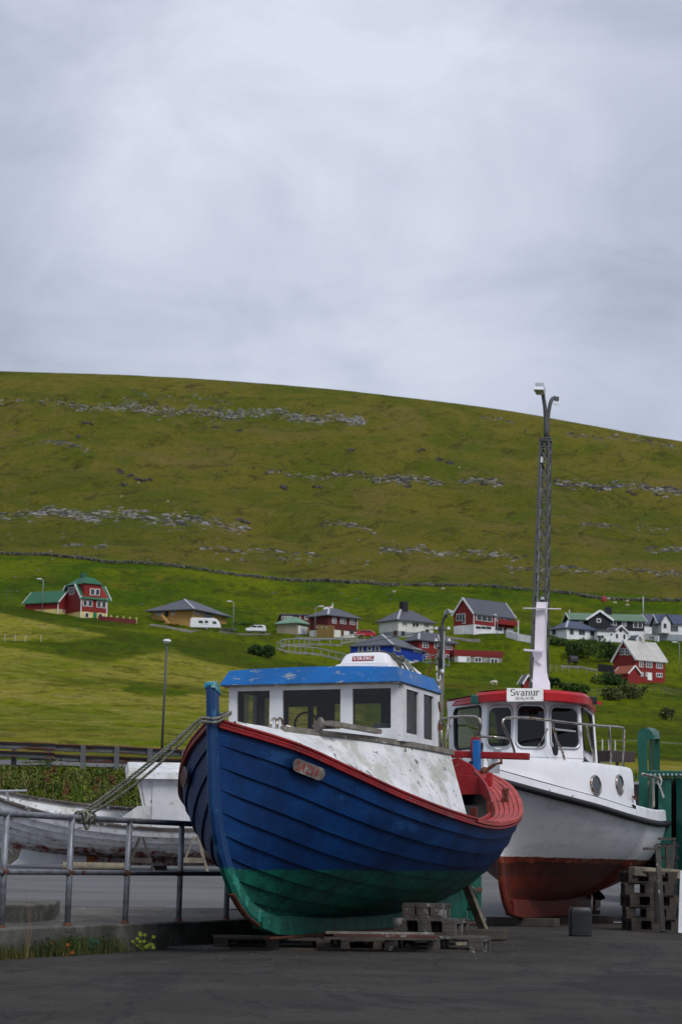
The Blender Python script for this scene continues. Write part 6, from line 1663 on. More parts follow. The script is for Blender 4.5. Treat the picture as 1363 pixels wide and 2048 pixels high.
h.win('R', 900, 1036, 208, 274, 3); h.win('R', 1064, 1130, 220, 270, 2); h.win('R', 1143, 1206, 228, 276, 2)
a, z = h.hit('R', 1060, 274); b, z2 = h.hit('R', 1232, 314)
part('balcony', join(MB().box(a, Wr, -1.3, -1.2, z2+.2, z2+1.15), MB().box(a, Wr, -1.3, 0, z2+.05, z2+.2), MB().box(Wr-.15, Wr, -1.3, -.0, z2+.2, z2+1.15)), H_RED, h.t)
part('balcony_post', MB().box(Wr-.2, Wr, -1.5, -1.3, 0, H-.5), TRIM, h.t)
for q in ((898,938,306,330),(945,982,308,332),(988,1028,310,334),(1064,1118,316,346)): h.win('R', *q, 1, DARK)
h.panel('door', 'R', 1137, 1160, 320, 384, BRN); h.pipe('R', 879, 200, 380); h.pipe('R', 1058, 205, 384)
# -- right-hand cluster
h = House('bungalow', 'low white house with blue grey hip roof above the dark hedge', c5, 322, 442, 172, 597, 32, 338, 280, H_WHITE, R_BLUE, 'hip', over=.5)
h.win('L', 197, 228, 343, 402, 1, H_GREYB)
for q in ((350,386,345,402),(432,488,352,406),(532,571,357,412)): h.win('R', *q, 2 if q[1]-q[0] > 50 else 1, H_GREYB)
h.ridge_strip(); h.pipe('R', 324, 340, 440)
part('rail', h.slab('L', 4.2, 5.6, 3.0, 3.1, .02, .08), H_BLK, h.t)
h = House('white_wing', 'small white wing joining the low white house and the white gabled shed', c5, 600, 460, 500, 750, 5, 368, 360, H_WHITE, R_GREY, 'flat', over=.3, cat='house')
h.win('R', 712, 740, 386, 412, 1); h.panel('door', 'R', 612, 632, 410, 450, DARK); h.panel('window_slot', 'R', 636, 656, 408, 432, DARK); h.panel('window_slot', 'R', 596+6, 610, 406, 432, DARK)
h = House('gabled_shed', 'white gabled building with round window below the black house', c5, 750, 468, 660, 868, 20, 372, 332, H_WHITE, R_GREY, 'gL', over=.4, cat='building')
for q in ((767,784,395,434),(834,850,402,441)): h.win('R', *q, 1, H_BLK)
a, z = h.hit('R', 810, 361); part('round_window', MB().cyl((a, -.12, z), (a, .02, z), .42, .42, 14), H_BLK, h.t)
h = House('long_house', 'long black house with grey green roof and white gable edges', c5, 365, 410, 300, 1022, 4, 262, 214, H_BLK, R_GGREY, 'gR', H_OFF, 372, over=.5)
Wr, Wl, H = h.Wr, h.Wl, h.H
a0, _ = h.hit('R', 500, 300); a1, _ = h.hit('R', 697, 300); am = (a0+a1)/2; _, zz = h.hit('R', 597, 208)
part('projecting_wing', join(MB().box(a0, a1, -3.0, 1, -3, H+.0), MB().prism([F(a0,-3.0,H),F(a1,-3.0,H),F(am,-3.0,zz)], (0,4,0))), H_BLK, h.t)
m = MB(); m.prism([F(a0-.6,-3.4,H-.5),F(a0-.6,Wl/2,H-.5),F(am,Wl/2,zz+.1),F(am,-3.4,zz+.1)], (0,0,.18)); m.prism([F(a1+.6,-3.4,H-.5),F(a1+.6,Wl/2,H-.5),F(am,Wl/2,zz+.1),F(am,-3.4,zz+.1)], (0,0,.18))
wr_ = part('wing_roof', m, R_GGREY, h.roof)
part('bargeboard', join(MB().bar((a0-.6,-3.45,H-.4),(am,-3.45,zz+.2),.1,.45), MB().bar((a1+.6,-3.45,H-.4),(am,-3.45,zz+.2),.1,.45)), TRIM, h.roof)
for q in ((437,473,278,306),(715,771,270,320),(820,860,278,330),(922,1006,287,341)): h.win('R', *q, 2)
a, z1 = h.hit('R', 570, 270); b, z0 = h.hit('R', 609, 306)
f = part('window', MB().box(a, b, -3.12, -2.98, z0, z1), TRIM, h.t); part('pane', MB().box(a+.15, b-.15, -3.15, -3.1, z0+.15, z1-.15), PANE, f)
h.chimney(0,0,.7,1.6,H_BLK,.56,.5)
part('base_wing', h.rect('R', 880, 1018, 370, 412, -1, .06), H_WHITE, h.t)
h = House('gabled_house', 'white house with blue grey roof and grey basement at the right edge', c5, 1155, 450, 1090, 1400, 8, 292, 226, H_WHITE, R_BLUE, 'gR', H_GREYB, 396, over=.5)
a0, _ = h.hit('R', 1158, 300); a1, _ = h.hit('R', 1240, 300); am = (a0+a1)/2; _, zz = h.hit('R', 1192, 230); H = h.H; Wl = h.Wl
part('projecting_wing', join(MB().box(a0, a1, -1.6, 1, 1.5, H), MB().prism([F(a0,-1.6,H),F(a1,-1.6,H),F(am,-1.6,zz)], (0,3,0))), H_WHITE, h.t)
m = MB(); m.prism([F(a0-.5,-2,H-.5),F(a0-.5,Wl/2,H-.5),F(am,Wl/2,zz+.1),F(am,-2,zz+.1)], (0,0,.18)); m.prism([F(a1+.5,-2,H-.5),F(a1+.5,Wl/2,H-.5),F(am,Wl/2,zz+.1),F(am,-2,zz+.1)], (0,0,.18)); part('wing_roof', m, R_BLUE, h.roof)
h.win('R', 1252, 1326, 320, 374, 3, H_GREYB)
a, z1 = h.hit('R', 1178, 308); b, z0 = h.hit('R', 1203, 350); part('window', MB().box(a, b, -1.7, -1.58, z0, z1), PANE, h.t)
h = House('gabled_house', 'white end wing with blue grey roof beside the long black house', c5, 1022, 392, 1000, 1150, 6, 290, 224, H_WHITE, R_BLUE, 'gR', over=.4)
h = House('shed', 'tiny shed with dark roof and white gable behind the red house roof', c5, 945, 470, 885, 1000, 35, 440, 414, H_WHITE, R_GREY, 'gL', over=.3, cat='shed')
# white picket terrace wall
def ribbon(name, label, pts, h_, th, mat, cat, group=None, dz=0.0, parts=None):
    P = [ground_at(*p) for p in pts]; mb = MB()
    for a, b in zip(P[:-1], P[1:]):
        d = (b - a); d.z = 0; n = Vector((-d.y, d.x, 0)).normalized()*th/2
        mb.hexa([a-n-Vector((0,0,.8)), b-n-Vector((0,0,.8)), b+n-Vector((0,0,.8)), a+n-Vector((0,0,.8)), a-n+Vector((0,0,h_)), b-n+Vector((0,0,h_)), b+n+Vector((0,0,h_)), a+n+Vector((0,0,h_))])
    return solo(name, mb, mat, label, cat, group)
ribbon('terrace_wall', 'white low terrace wall in front of the long black house', [(1288,1279),(1316,1283)], 1.3, .3, H_WHITE, 'wall')
ribbon('ramp_wall', 'white sloping ramp wall behind the lattice mast', [(1012,1274),(1035,1281),(1062,1286)], 1.5, .4, H_WHITE, 'wall')
ribbon('garden_wall', 'dark stone garden wall left of the red house with light roof', [(1196,1342),(1226,1345)], 1.4, .6, H_BLK, 'wall')
# -- red house with light roof and its shed
h = House('gabled_house', 'red house with light grey roof and white windows at the right', c5, 948, 836, 745, 1208, 33, 610, 450, H_RED, R_LIGHT, 'gL', over=.35)
for c_ in [h.roof] + list(h.roof.children): bpy.data.objects.remove(c_)
for w in [c_ for c_ in h.t.children if c_.name.startswith('wall')]: bpy.data.objects.remove(w)
Wr, Wl, H = h.Wr, h.Wl, h.H; am, RZ = h.hit('L', 850, 452); RZ = RZ - .1; o = .35; k = .5
mb = MB().box(0, Wr, 0, Wl, -3, H); mb.prism([F(.002,0,H), F(.002,Wl,H), F(.002,Wl/2,RZ-.05)], (Wr-.004,0,0)); part('wall', mb, H_RED, h.t)
m = MB()
for y0 in (-o, Wl+o): m.prism([F(-o, y0, H-k), F(Wr+o, y0, H-k), F(Wr+o, Wl/2, RZ), F(-o, Wl/2, RZ)], (0,0,.18))
h.roof = part('roof', m, R_LIGHT, h.t); tr = MB()
for x in (-o, Wr+o):
    for y0 in (-o, Wl+o): tr.bar((x, y0, H-k+.08), (x, Wl/2, RZ+.08), .1, .4)
part('bargeboard', tr, TRIM, h.roof); h.RZ = RZ; h.chimney(0,0,.4,.8,R_LIGHT,.6,.5)
for q in ((805,846,527,583),(853,893,527,583)): h.win('L', *q, 2, None, 1)
for q in ((975,1011,637,696),(1035,1091,642,702),(1128,1184,648,708)): h.win('R', *q, 2 if q[1]-q[0] < 40 else 3)
for q in ((985,1013,738,778),(1033,1049,740,780),(1127,1183,745,787)): h.win('R', *q, 1 if q[1]-q[0] < 40 else 3)
h.panel('door', 'R', 1050, 1088, 741, 812, TRIM)
h = House('small_shed', 'small red shed with orange roof against the red house with light roof', c5, 877, 842, 752, 986, 38, 746, 690, H_RED, R_OR, 'gL', over=.25, cat='shed')
h = House('small_shed', 'little red hut with dark roof beside the base of the lattice mast', c4, 1300, 838, 1280, 1363, 30, 778, 728, H_RED, R_GREY, 'gL', over=.4, cat='shed')

# -- gravel tracks by the houses
def track(pts, w, mat):
    P = [ground_at(*p) for p in pts]; rows = []
    for a, b in zip(P[:-1], P[1:]):
        n_ = max(2, int((b-a).length/1.5))
        for i in range(n_ + 1):
            c = a.lerp(b, i/n_); rows.append([Vector((c.x, c.y + o, height(c.x, c.y + o) + .07)) for o in np.linspace(-w, w, 7)])
    struct('path', MB().grid(rows), mat)
M_GRAVEL = pm('house_gravel', (.17,.155,.135), .95, var=.4, vs=.7, bump=.6, bs=3, bd=.1, dirt=(.08,.07,.05), dthr=.45, dscale=.5)
track([(300,1250),(345,1256),(385,1264),(440,1264),(490,1269),(540,1269)], 2.6, M_GRAVEL)
track([(590,1276),(630,1279),(712,1279),(760,1279)], 2.4, M_GRAVEL)
track([(885,1272),(905,1277),(935,1281),(960,1282)], 1.8, M_GRAVEL)
track([(1120,1334),(1160,1334),(1195,1342)], 1.6, M_GRAVEL)
# -- vehicles
def car(name, label, px0, px1, py, Hpx, col, face=0, kind='car'):
    a, b = ground_at(px0, py), ground_at(px1, py); L = (b - a).length; L = min(max(L, 3.6), 4.8) if face == 0 else L
    c = (a + b)/2; ang = math.atan2((b-a).y*.0, (b-a).x) if face == 0 else face
    z = height(c.x, c.y) + .25; q = thing(name, label, 'car', loc=(c.x, c.y, z), rot=(0,0,ang)); h_ = 1.6
    m_ = pm(name + '_paint' + label[:4], col, .3, var=.05, bump=0)
    pr = [(-.5,.30),(-.495,.62),(-.46,.95),(-.36,1.0),(-.28,1.45),(-.15,1.6),(.22,1.6),(.36,1.42),(.46,1.05),(.5,.95),(.5,.32)]
    if kind == 'suv': pr = [(-.5,.30),(-.5,.70),(-.46,.88),(-.30,1.0),(-.17,1.5),(-.05,1.62),(.38,1.62),(.46,1.50),(.495,1.05),(.5,.5),(.5,.32)]
    part('body', MB().prism([Vector((x*L, -.85, z_)) for x, z_ in pr], (0,1.7,0)), m_, q, bevel=.12)
    gl = [(-.255,1.06),(-.17,1.48),(.04,1.5),(.04,1.06)]; g2 = [(.07,1.06),(.07,1.5),(.27,1.48),(.36,1.2),(.38,1.06)]
    for y in (-.86, .85):
        for g in (gl, g2): part('side_window', MB().prism([Vector((x*L, y, z_)) for x, z_ in g], (0,.012,0)), PANE, q)
    for x in (-.31, .31):
        for y in (-.80, .62):
            w = part('wheel', MB().cyl((x*L, y-.02, .33), (x*L, y+.2, .33), .33, .33, 16), M_BLACK, q); part('rim', MB().cyl((x*L, y-.03, .33), (x*L, y-.02, .33), .19, .19, 12), M_LAMPG, w)
    part('tail_lamp', MB().box(.48*L, .502*L, -.8, -.6, .85, 1.05), M_LETRED, q); part('headlamp', MB().box(-.502*L, -.47*L, -.8, -.55, .66, .82), M_LENS, q)
    return q
car('parked_car', 'white small off road car parked right of the caravan', 495, 528, 1268, 12, (.75,.77,.8), kind='suv')
car('parked_car', 'red car parked beside the white basement of the dark red house', 712, 746, 1277, 14, (.42,.015,.025))
q = car('parked_car', 'dark car with pale windscreen parked below the dark hedge', 1136, 1153, 1330, 12, (.03,.03,.035), face=math.radians(-68))
a, b = ground_at(379, 1262), ground_at(440, 1264); c = (a+b)/2; L = 6.4
cv = thing('caravan', 'white touring caravan parked in front of the tan timber house', 'caravan', loc=(c.x, c.y, height(c.x,c.y)+.1), rot=(0,0,math.radians(-6)))
pr = [(-.5,.5),(-.5,1.3),(-.49,2.35),(-.44,2.6),(.28,2.55),(.38,2.35),(.47,1.5),(.5,.9),(.5,.45)]
part('body', MB().prism([Vector((x*L, -1.1, z_)) for x, z_ in pr], (0,2.2,0)), M_GELW, cv, bevel=.15)
for x0, x1, z0, z1 in ((-.21,-.05,1.45,2.0),(0,.12,1.5,2.0),(.26,.40,1.3,1.85)): part('side_window', MB().prism([Vector(p) for p in [(x0*L,-1.12,z0),(x1*L,-1.12,z0),((x1-.02)*L,-1.12,z1),((x0-.0)*L,-1.12,z1)]], (0,.03,0)), PANE, cv)
part('door', MB().box(.17*L,.235*L,-1.13,-1.1,.6,2.2), M_GELW, cv); part('stripe', MB().box(-.12*L,.1*L,-1.115,-1.1,1.2,1.3), H_GREYB, cv)
w = part('wheel', MB().cyl((.08*L,-1.08,.35),(.08*L,-.85,.35),.35,.35,14), M_BLACK, cv); part('rim', MB().cyl((.08*L,-1.1,.35),(.08*L,-1.08,.35),.2,.2,12), M_LAMPG, w)
part('tow_bar', MB().bar((.5*L,0,.5),(.66*L,0,.5),.2,.1), M_MAST, cv)

# -- street lamps and poles
def slamp(label, px, py0, py1, arm=1.2, dirx=-1, double=False, r=.09):
    p = ground_at(px, py0); d = ray(px, py1); z = CAM_Z + d.z*p.y/d.y - p.z
    q = thing('street_lamp', label, 'street lamp', loc=p, group='street lamps in the village')
    part('pole', MB().tube([(0,0,-.5),(0,0,z-.4),(dirx*.2,0,z-.1),(dirx*arm*.6,0,z)], [r,r*.7,r*.6,r*.5], 8), M_LAMPG, q, smooth=True)
    part('lamp_head', MB().box(min(dirx*arm*.5, dirx*(arm+.5)), max(dirx*arm*.5, dirx*(arm+.5)), -.2, .2, z-.08, z+.12), M_LENS, q, bevel=.04)
    return q
slamp('street lamp before the low red outbuilding with green roof', 84.5, 1224, 1158, .8, -1)
slamp('street lamp right of the caravan with arm to the left', 466, 1265, 1203, 1.0, -1)
slamp('street lamp before the tan wooden fence', 629.5, 1274, 1212.5, 1.3, 1)
slamp('street lamp before the red and white balcony house', 993.5, 1278, 1230, .3, -1)
slamp('street lamp right of the red house with light roof', 1357.5, 1344, 1284.5, 1.0, -1)
def fpole(label, px, py0, py1):
    p = ground_at(px, py0); d = ray(px, py1); z = CAM_Z + d.z*p.y/d.y - p.z
    q = thing('flagpole', label, 'flagpole', loc=p); part('pole', MB().cyl((0,0,-.5),(0,0,z),.11,.07,8), TRIM, q, smooth=True); part('finial', MB().ball((0,0,z+.08),.12,.12,.12,8,6), TRIM, q)
    return q, z
q, z = fpole('white flagpole with small flag before the dark red hip roof house', 663.5, 1268, 1208)
fl = MB(); rows = [[Vector((-.05-2.0*u, .25*math.sin(u*6), z-.4-1.3*v - .5*u)) for v in np.linspace(0,1,7)] for u in np.linspace(0,1,12)]
f = solo('flag', MB().add([v + q.location for v in MB().grid(rows).v], MB().grid(rows).f), TRIM, 'small white flag with a red cross on the white flagpole', 'flag')
fr = pm('flag_red', (.45,.03,.06), .8); f.data.materials.append(fr); f.data.materials.append(pm('flag_blue', (.02,.06,.3), .8))
for i, pl in enumerate(f.data.polygons):
    u_, v_ = i // 6, i % 6
    if u_ in (3,4) or v_ in (2,3): pl.material_index = 1
fpole('bare white flagpole behind the white house with blue grey roof', 1285, 1229, 1194)
fpole('thin pale pole at the corner of the low white house', 1137.5, 1263, 1221)
# -- wooden fence with white squares
P = [ground_at(617, 1272), ground_at(667, 1275)]
tf_ = thing('wooden_fence', 'tall tan wooden fence with small white squares next to the garage', 'fence', loc=P[0])
d_ = (P[1]-P[0]); Lf = d_.length; ux = d_.normalized(); up = Vector((0,0,1)); nrm = Vector((ux.y, -ux.x, 0)).normalized()
def fpl(a, b, z0, z1, o, t_): return [P[0]+ux*a+up*z0+nrm*o, P[0]+ux*b+up*z0+nrm*o, P[0]+ux*b+up*z1+nrm*o, P[0]+ux*a+up*z1+nrm*o]
part('boards', MB().prism(fpl(0,Lf,-1,2.6,0,.1), -nrm*.1), H_TAN, tf_, world=True)
for i in range(4): part('white_square', MB().prism(fpl(1.2+1.0*i*Lf/5.2, 1.6+1.0*i*Lf/5.2, 1.9, 2.3, .03, .02), -nrm*.02), TRIM, tf_, world=True)
M_RAMP = wmat('ramp_rail_steel', (.27,.31,.33))
# -- galvanised ramp railings below
def railing(label, pts, h_, n):
    P = [ground_at(*p) for p in pts]; q = thing('ramp_railing', label, 'railing', loc=P[0], group='pale ramp railings above the meadow')
    up = Vector((0,0,1)); M_ = M_RAMP
    part('top_rail', MB().tube([p + up*h_ for p in P], .09, 6), M_, q, world=True); part('lower_rail', MB().tube([p + up*.25 for p in P], .06, 6), M_, q, world=True)
    acc = [0]
    for a, b in zip(P[:-1], P[1:]): acc.append(acc[-1] + (b-a).length)
    for i in range(n):
        s_ = acc[-1]*i/(n-1); j = max(k for k in range(len(acc)) if acc[k] <= s_ + 1e-6); j = min(j, len(P)-2)
        p = P[j].lerp(P[j+1], (s_-acc[j])/(acc[j+1]-acc[j])); part('post', MB().cyl(p - up*.3, p + up*h_, .07, .07, 6), M_, q, world=True)
    mb = MB()
    for a, b in zip(P[:-1], P[1:]): mb.bar(a - up*.15, b - up*.15, .5, .5)
    part('concrete_edge', mb, H_BLOCK, q, world=True)
railing('upper ramp railing running right towards the blue house', [(561,1294),(575,1292),(620,1290),(660,1291),(683,1292)], 1.4, 10)
railing('lower ramp railing curving down behind the life raft', [(554,1298),(570,1304),(590,1307),(615,1308),(640,1311),(665,1317),(690,1323),(712,1329)], 1.4, 14)
railing('short ramp railing left of the blue house roof', [(682,1288),(704,1284),(728,1284)], 1.6, 5)
railing('pale railing in front of the blue and red houses', [(845,1325),(868,1327),(897,1332)], 1.6, 6)
# -- hedges, bushes, trees
def leafmass(label, cat, name, px, py, wpx, hpx, col, seed, depth=None, n=1100, leaf=.30, group=None, loose=0.0):
    p = ground_at(px, py); s = F_PX / p.y; W = wpx/s/2; Hh = hpx/s; D = depth or min(W, 4); q = random.Random(seed)
    t_ = thing(name, label, cat, loc=p, group=group)
    m_ = pm('leaves_' + str(col), col, .8, var=.45, vs=1.1, bump=0)
    mb = MB(); lobes = []
    for i in range(max(5, int(W*2.2/1.6))):
        x = q.uniform(-1, 1); lobes.append((x*W*.85, q.uniform(-.6,.6)*D, Hh*q.uniform(.40,.62)*(1 - .35*x*x), q.uniform(.8,1.3)*min(W*.55, Hh*.5+.5)))
    for i in range(n):
        lx, ly, lz, lr = q.choice(lobes); 
        while True:
            d = Vector((q.uniform(-1,1), q.uniform(-1,1), q.uniform(-1,1)))
            if .05 < d.length < 1: break
        rr = q.uniform(.70, 1.10) if q.random() > loose + .12 else q.uniform(.4, 1.4); d = d.normalized()*rr
        c = Vector((lx + d.x*lr, ly + d.y*lr, max(.05, lz + d.z*min(lr, Hh*.48)))) ; s_ = leaf*q.uniform(.6, 1.5)
        a = Vector((q.gauss(0,1), q.gauss(0,1), q.gauss(0,1))).normalized()*s_; b_ = a.orthogonal().normalized()*s_*.8; b_.rotate(Matrix.Rotation(q.random()*6.28, 3, a.normalized()))
        mb.add([c-a*.6, c+b_*.5, c+a*.6, c-b_*.5], [(0,1,2,3)])
    part('foliage', mb, m_, t_)
    st = MB()
    for lx, ly, lz, lr in lobes[:7]: st.tube([(lx*.8,ly*.8,-.3),(lx*.9,ly*.9,lz*.5),(lx,ly,lz)], [.09,.06,.03], 5)
    part('stems', st, M_DARKWOOD, t_)
dg, mg, og = (.026,.062,.006), (.050,.100,.010), (.075,.095,.022)
leafmass('large dark hedge mass below the white houses, left half', 'bush', 'hedge_bush', 1163, 1316, 56, 38, dg, 1, n=2600, group='dark hedge')
leafmass('large dark hedge mass below the white houses, right half behind the red house', 'bush', 'hedge_bush', 1208, 1324, 66, 44, dg, 2, n=3000, group='dark hedge')
leafmass('clipped green hedge in front of the low white house', 'hedge', 'hedge', 1115, 1290, 42, 14, mg, 3, n=1200)
leafmass('dark round bush in the meadow left of the ramp railing', 'bush', 'bush', 526, 1314, 44, 26, dg, 4, n=2000)
leafmass('dark bush against the small red shed with orange roof', 'bush', 'bush', 1216, 1370, 48, 25, dg, 5, n=1700)
leafmass('dark bush right behind the white boat mast', 'bush', 'bush', 1106, 1376, 26, 28, dg, 6, n=1000)
leafmass('small bush between the mast bush and the garden willows', 'bush', 'bush', 1124, 1378, 12, 18, dg, 7, n=400)
leafmass('mid green bush in the row behind the red roof edge, left one', 'bush', 'bush', 1143, 1384, 26, 22, mg, 8, n=900)
leafmass('mid green bush in the row behind the red roof edge, right one', 'bush', 'bush', 1166, 1388, 28, 20, mg, 9, n=900)
leafmass('loose olive willow bush below the small orange roofed shed', 'bush', 'willow_bush', 1216, 1400, 40, 26, og, 10, n=900, loose=.5)
leafmass('taller loose olive willow left of the garden fence', 'bush', 'willow_bush', 1256, 1398, 46, 32, og, 11, n=1100, loose=.5)
leafmass('thin green willow shoot at the garden corner', 'bush', 'willow_bush', 1286, 1388, 10, 22, mg, 12, n=220, loose=.4)
leafmass('small olive bush alone in the right meadow', 'bush', 'bush', 1336, 1440, 26, 32, og, 13, n=420, loose=.6)
leafmass('small bush by the corner of the small red shed', 'bush', 'bush', 1252, 1372, 18, 16, mg, 14, n=420)
leafmass('rounded shrub in front of the white end wing', 'bush', 'bush', 1299, 1280, 20, 12, mg, 15, n=350)
leafmass('green shrubs at the foot of the low beige garage', 'bush', 'bush', 495, 1252, 60, 8, mg, 16, n=500)
leafmass('shrub left of the white house front steps', 'bush', 'bush', 1240, 1262, 26, 14, mg, 17, n=350)
# -- tank on the hill, boulders, sheep, fence posts
p = ground_at(1206.5, 1203); s = p.y/F_PX
mb = MB().lathe([(.0,-.3),(1.05*1.0,-.3),(4*s*1.0,6*s),(4*s,8*s),(3*s,11*s),(0,12*s)], (0,0,0), 16)
solo('tank', MB().add([v + p for v in mb.v], mb.f), wmat('pink_tank', (.34,.05,.05)), 'small pink red rounded tank on the slope below the stone dyke', 'tank', smooth=True)
def sheep(px, py, w, lab, col=(.55,.50,.40)):
    p = ground_at(px, py); Ls = max(1.0, min(1.5, w*p.y/F_PX)); k = Ls
    q = thing('sheep', lab, 'sheep', loc=p, rot=(0,0,rnd.uniform(-.5,.5)), group='sheep grazing on the slope')
    m_ = pm('wool'+str(col), col, .95, var=.2)
    mb = MB().ball((0,0,.62*k), .52*k, .26*k, .28*k, 12, 8, lambda d: 1 + .06*math.sin(d.x*9)*math.cos(d.z*11))
    mb.tube([(-.42*k,0,.68*k),(-.62*k,0,.55*k),(-.72*k,0,.35*k)], [.16*k,.12*k,.06*k], 8)
    for x in (-.30,.30):
        for y in (-.12,.12): mb.tube([(x*k,y*k,.5*k),(x*k+.02,y*k,.25*k),(x*k,y*k,-.05)], [.08*k,.045*k,.035*k], 6)
    part('body', mb, m_, q, smooth=True)
    return q
sheep(988, 1372, 13, 'large pale sheep grazing behind the utility pole and the boat mast')
for x, y, l in ((788,1187,'cream sheep above the white house with black chimney'),(1216,1201,'pale sheep just right of the pink tank'),(1253,1206,'sheep highest in the group above the blue grey roofs'),(1254,1214,'sheep lowest in the group above the blue grey roofs'),(1229,1209,'small sheep below and right of the pink tank'),(1356,1238,'pale sheep by the fence at the right edge'),(278,968,'pale sheep in the gully on the left hillside'),(244,995,'small pale sheep below the left gully'),(336,1005,'small pale sheep on the brown slope above the left rocks'),(918,937,'yellowish sheep on the middle hillside left of the mast'),(885,1181,'brownish sheep above the red balcony house',)): sheep(x, y, 4, l, (.5,.42,.28))
M_LUMBER = H_TAN
for i, (x, y, lab) in enumerate(((452,1263,'pile of loose boards between the caravan and the street lamp'),(345,1252,'pile of boards left of the caravan below the tan house stairs'))):
    p = ground_at(x, y); mb = MB(); qq = random.Random(i)
    for j in range(9): a = qq.uniform(-.5,.5); c = p + Vector((qq.uniform(-1,1), qq.uniform(-.6,.6), .12 + .07*j)); mb.bar(c - Vector((1.6*math.cos(a),1.6*math.sin(a),0)), c + Vector((1.6*math.cos(a),1.6*math.sin(a),qq.uniform(-.1,.2))), .3, .07)
    solo('lumber_pile', mb, M_LUMBER if i else M_GREYWOOD, lab, 'lumber pile')
q = random.Random(4)
def boulder(px, py, w, lab):
    p = ground_at(px, py); solo('boulder', MB().rock(p + Vector((0,0,.1)), max(.3, w*p.y/F_PX*.55), int(px*7+py)), M_ROCK, lab, 'boulder', 'boulders on the green slope')
M_ROCK = pm('grey_rock', (.20,.195,.185), .95, var=.45, vs=.8, bump=.8, bs=3, bd=.2, dirt=(.07,.065,.055), dthr=.5, dscale=.7)
for x, y, w, l in ((683,1188,6,'grey boulder above the dark red hip roof'),(553,1187,4,'pale boulder left in the pair over the long wing'),(583,1191,4,'pale boulder under the stone dyke left of the flag'),(713,1199,5,'grey boulder right of the dark red hip roof'),(780,1200,4,'boulder up the slope from the white house chimney'),(776,1189,5,'dark boulder close to the cream sheep'),(862,1209,4,'white boulder above the white house eave'),(874,1211,3,'dark boulder beside the white one above the white house'),(285,1210,6,'dark boulder left above the tan timber house'),(31,1155,6,'small grey boulder over the low outbuilding roof'),(77,1141,6,'flat grey boulder upslope of the tall red house'),(545,1187,5,'pale boulder far left of the dark red hip roof pair'),(1293,1422+40,5,'pale rounded stone in the right meadow'),(35,1184,5,'low stone behind the outbuilding lamp')):
    boulder(x, y, w, l)
def posts(label, pts, n, h_, col, name='fence', wires=2, r=.06):
    P = [ground_at(*p) for p in pts]; t_ = thing('wire_fence', label, 'fence', loc=P[0]); acc = [0]
    for a, b in zip(P[:-1], P[1:]): acc.append(acc[-1] + (b-a).length)
    Q = []; up = Vector((0,0,1))
    for i in range(n):
        s_ = acc[-1]*i/(n-1); j = max(k for k in range(len(acc)) if acc[k] <= s_ + 1e-6); j = min(j, len(P)-2)
        p = P[j].lerp(P[j+1], (s_-acc[j])/(acc[j+1]-acc[j])); p.z = height(p.x, p.y); Q.append(p)
        part('post', MB().box(-r,r,-r,r,-.3,h_*rnd.uniform(.9,1.08)), col, t_).location = p - P[0]
    for w in range(wires): part('wire', MB().tube([p + up*h_*(.9-.4*w) for p in Q], .012, 4), M_LAMPG, t_, world=True)
    return t_
PW = wmat('grey_post', (.26,.25,.22)); PWH = wmat('white_post', (.62,.62,.6))
posts('garden wire fence with dark posts right of the willows', [(1292,1386),(1325,1388),(1380,1392)], 14, 1.5, wmat('dark_post',(.09,.08,.06)))
posts('wire fence with dark posts running below the willows to the red roof edge', [(1180,1398),(1215,1392),(1262,1390),(1292,1386)], 10, 1.4, wmat('dark_post',(.09,.08,.06)))
posts('thin wire fence across the lawn behind the boat mast', [(1100,1343),(1130,1342),(1165,1346),(1192,1352)], 7, 1.3, PW)
posts('wire fence on the slope above the right cluster of houses', [(1230,1229),(1260,1230),(1300,1232),(1345,1238)], 8, 1.3, wmat('dark_post',(.09,.08,.06)))
posts('sparse fence of white posts in the near right meadow', [(1190,1510),(1235,1506),(1300,1508),(1365,1512)], 6, .9, PWH, wires=1, r=.035)
posts('fence of short white posts in the mown field at the left', [(10,1282),(14,1282),(48,1283),(82,1283)], 4, .95, PWH, wires=1, r=.03)
posts('dark fence posts on the bank left of the low red outbuilding', [(-10,1200),(10,1198),(23,1197)], 3, 2.2, wmat('dark_post',(.09,.08,.06)))
t_ = thing('garden_fence', 'low red garden fence with yellow posts right of the tall red house', 'fence', loc=ground_at(196, 1240))
P = [ground_at(196+12.8*i, 1240.5+1.2*i) for i in range(7)]
for a, b in zip(P[:-1], P[1:]): part('fence_panel', MB().bar(a+Vector((0,0,.45)), b+Vector((0,0,.45)), .08, .9), H_DRED, t_, world=True)
for a in P: part('fence_post', MB().box(-.14,.14,-.14,.14,-.3,1.25), H_YEL, t_).location = a - P[0]
# -- stone dyke along the hill
M_DYKE = pm('dyke_stone', (.115,.11,.095), .95, var=.45, vs=.8, bump=.8, bs=3, bd=.2, dirt=(.05,.05,.035), dthr=.5, dscale=.7)
mb = MB(); q = random.Random(11); DR = random.Random(12)
dyk = [(-260,1096),(-100,1104),(0,1109),(70,1111),(140,1117),(205,1126),(300,1130),(380,1138),(460,1150),(520,1157),(600,1163),(700,1168),(800,1172),(900,1173),(1000,1177),(1080,1183),(1150,1190),(1200,1199),(1290,1203),(1363,1203),(1500,1204),(1640,1210)]
P = [ground_at(*p) for p in dyk]; pts = []
for a, b in zip(P[:-1], P[1:]):
    n_ = max(2, int((b-a).length/1.0))
    for i in range(n_): c = a.lerp(b, i/n_); c.z = height(c.x, c.y); pts.append(c)
for c in pts:
    for lv in range(2):
        mb.rock(c + Vector((q.uniform(-.3,.3), q.uniform(-.3,.3), .25 + .5*lv)), q.uniform(.42,.68), q.randint(0,99999), .75)
solo('stone_dyke', mb, M_DYKE, 'long dry stone dyke separating the green fields from the brown hillside', 'wall')
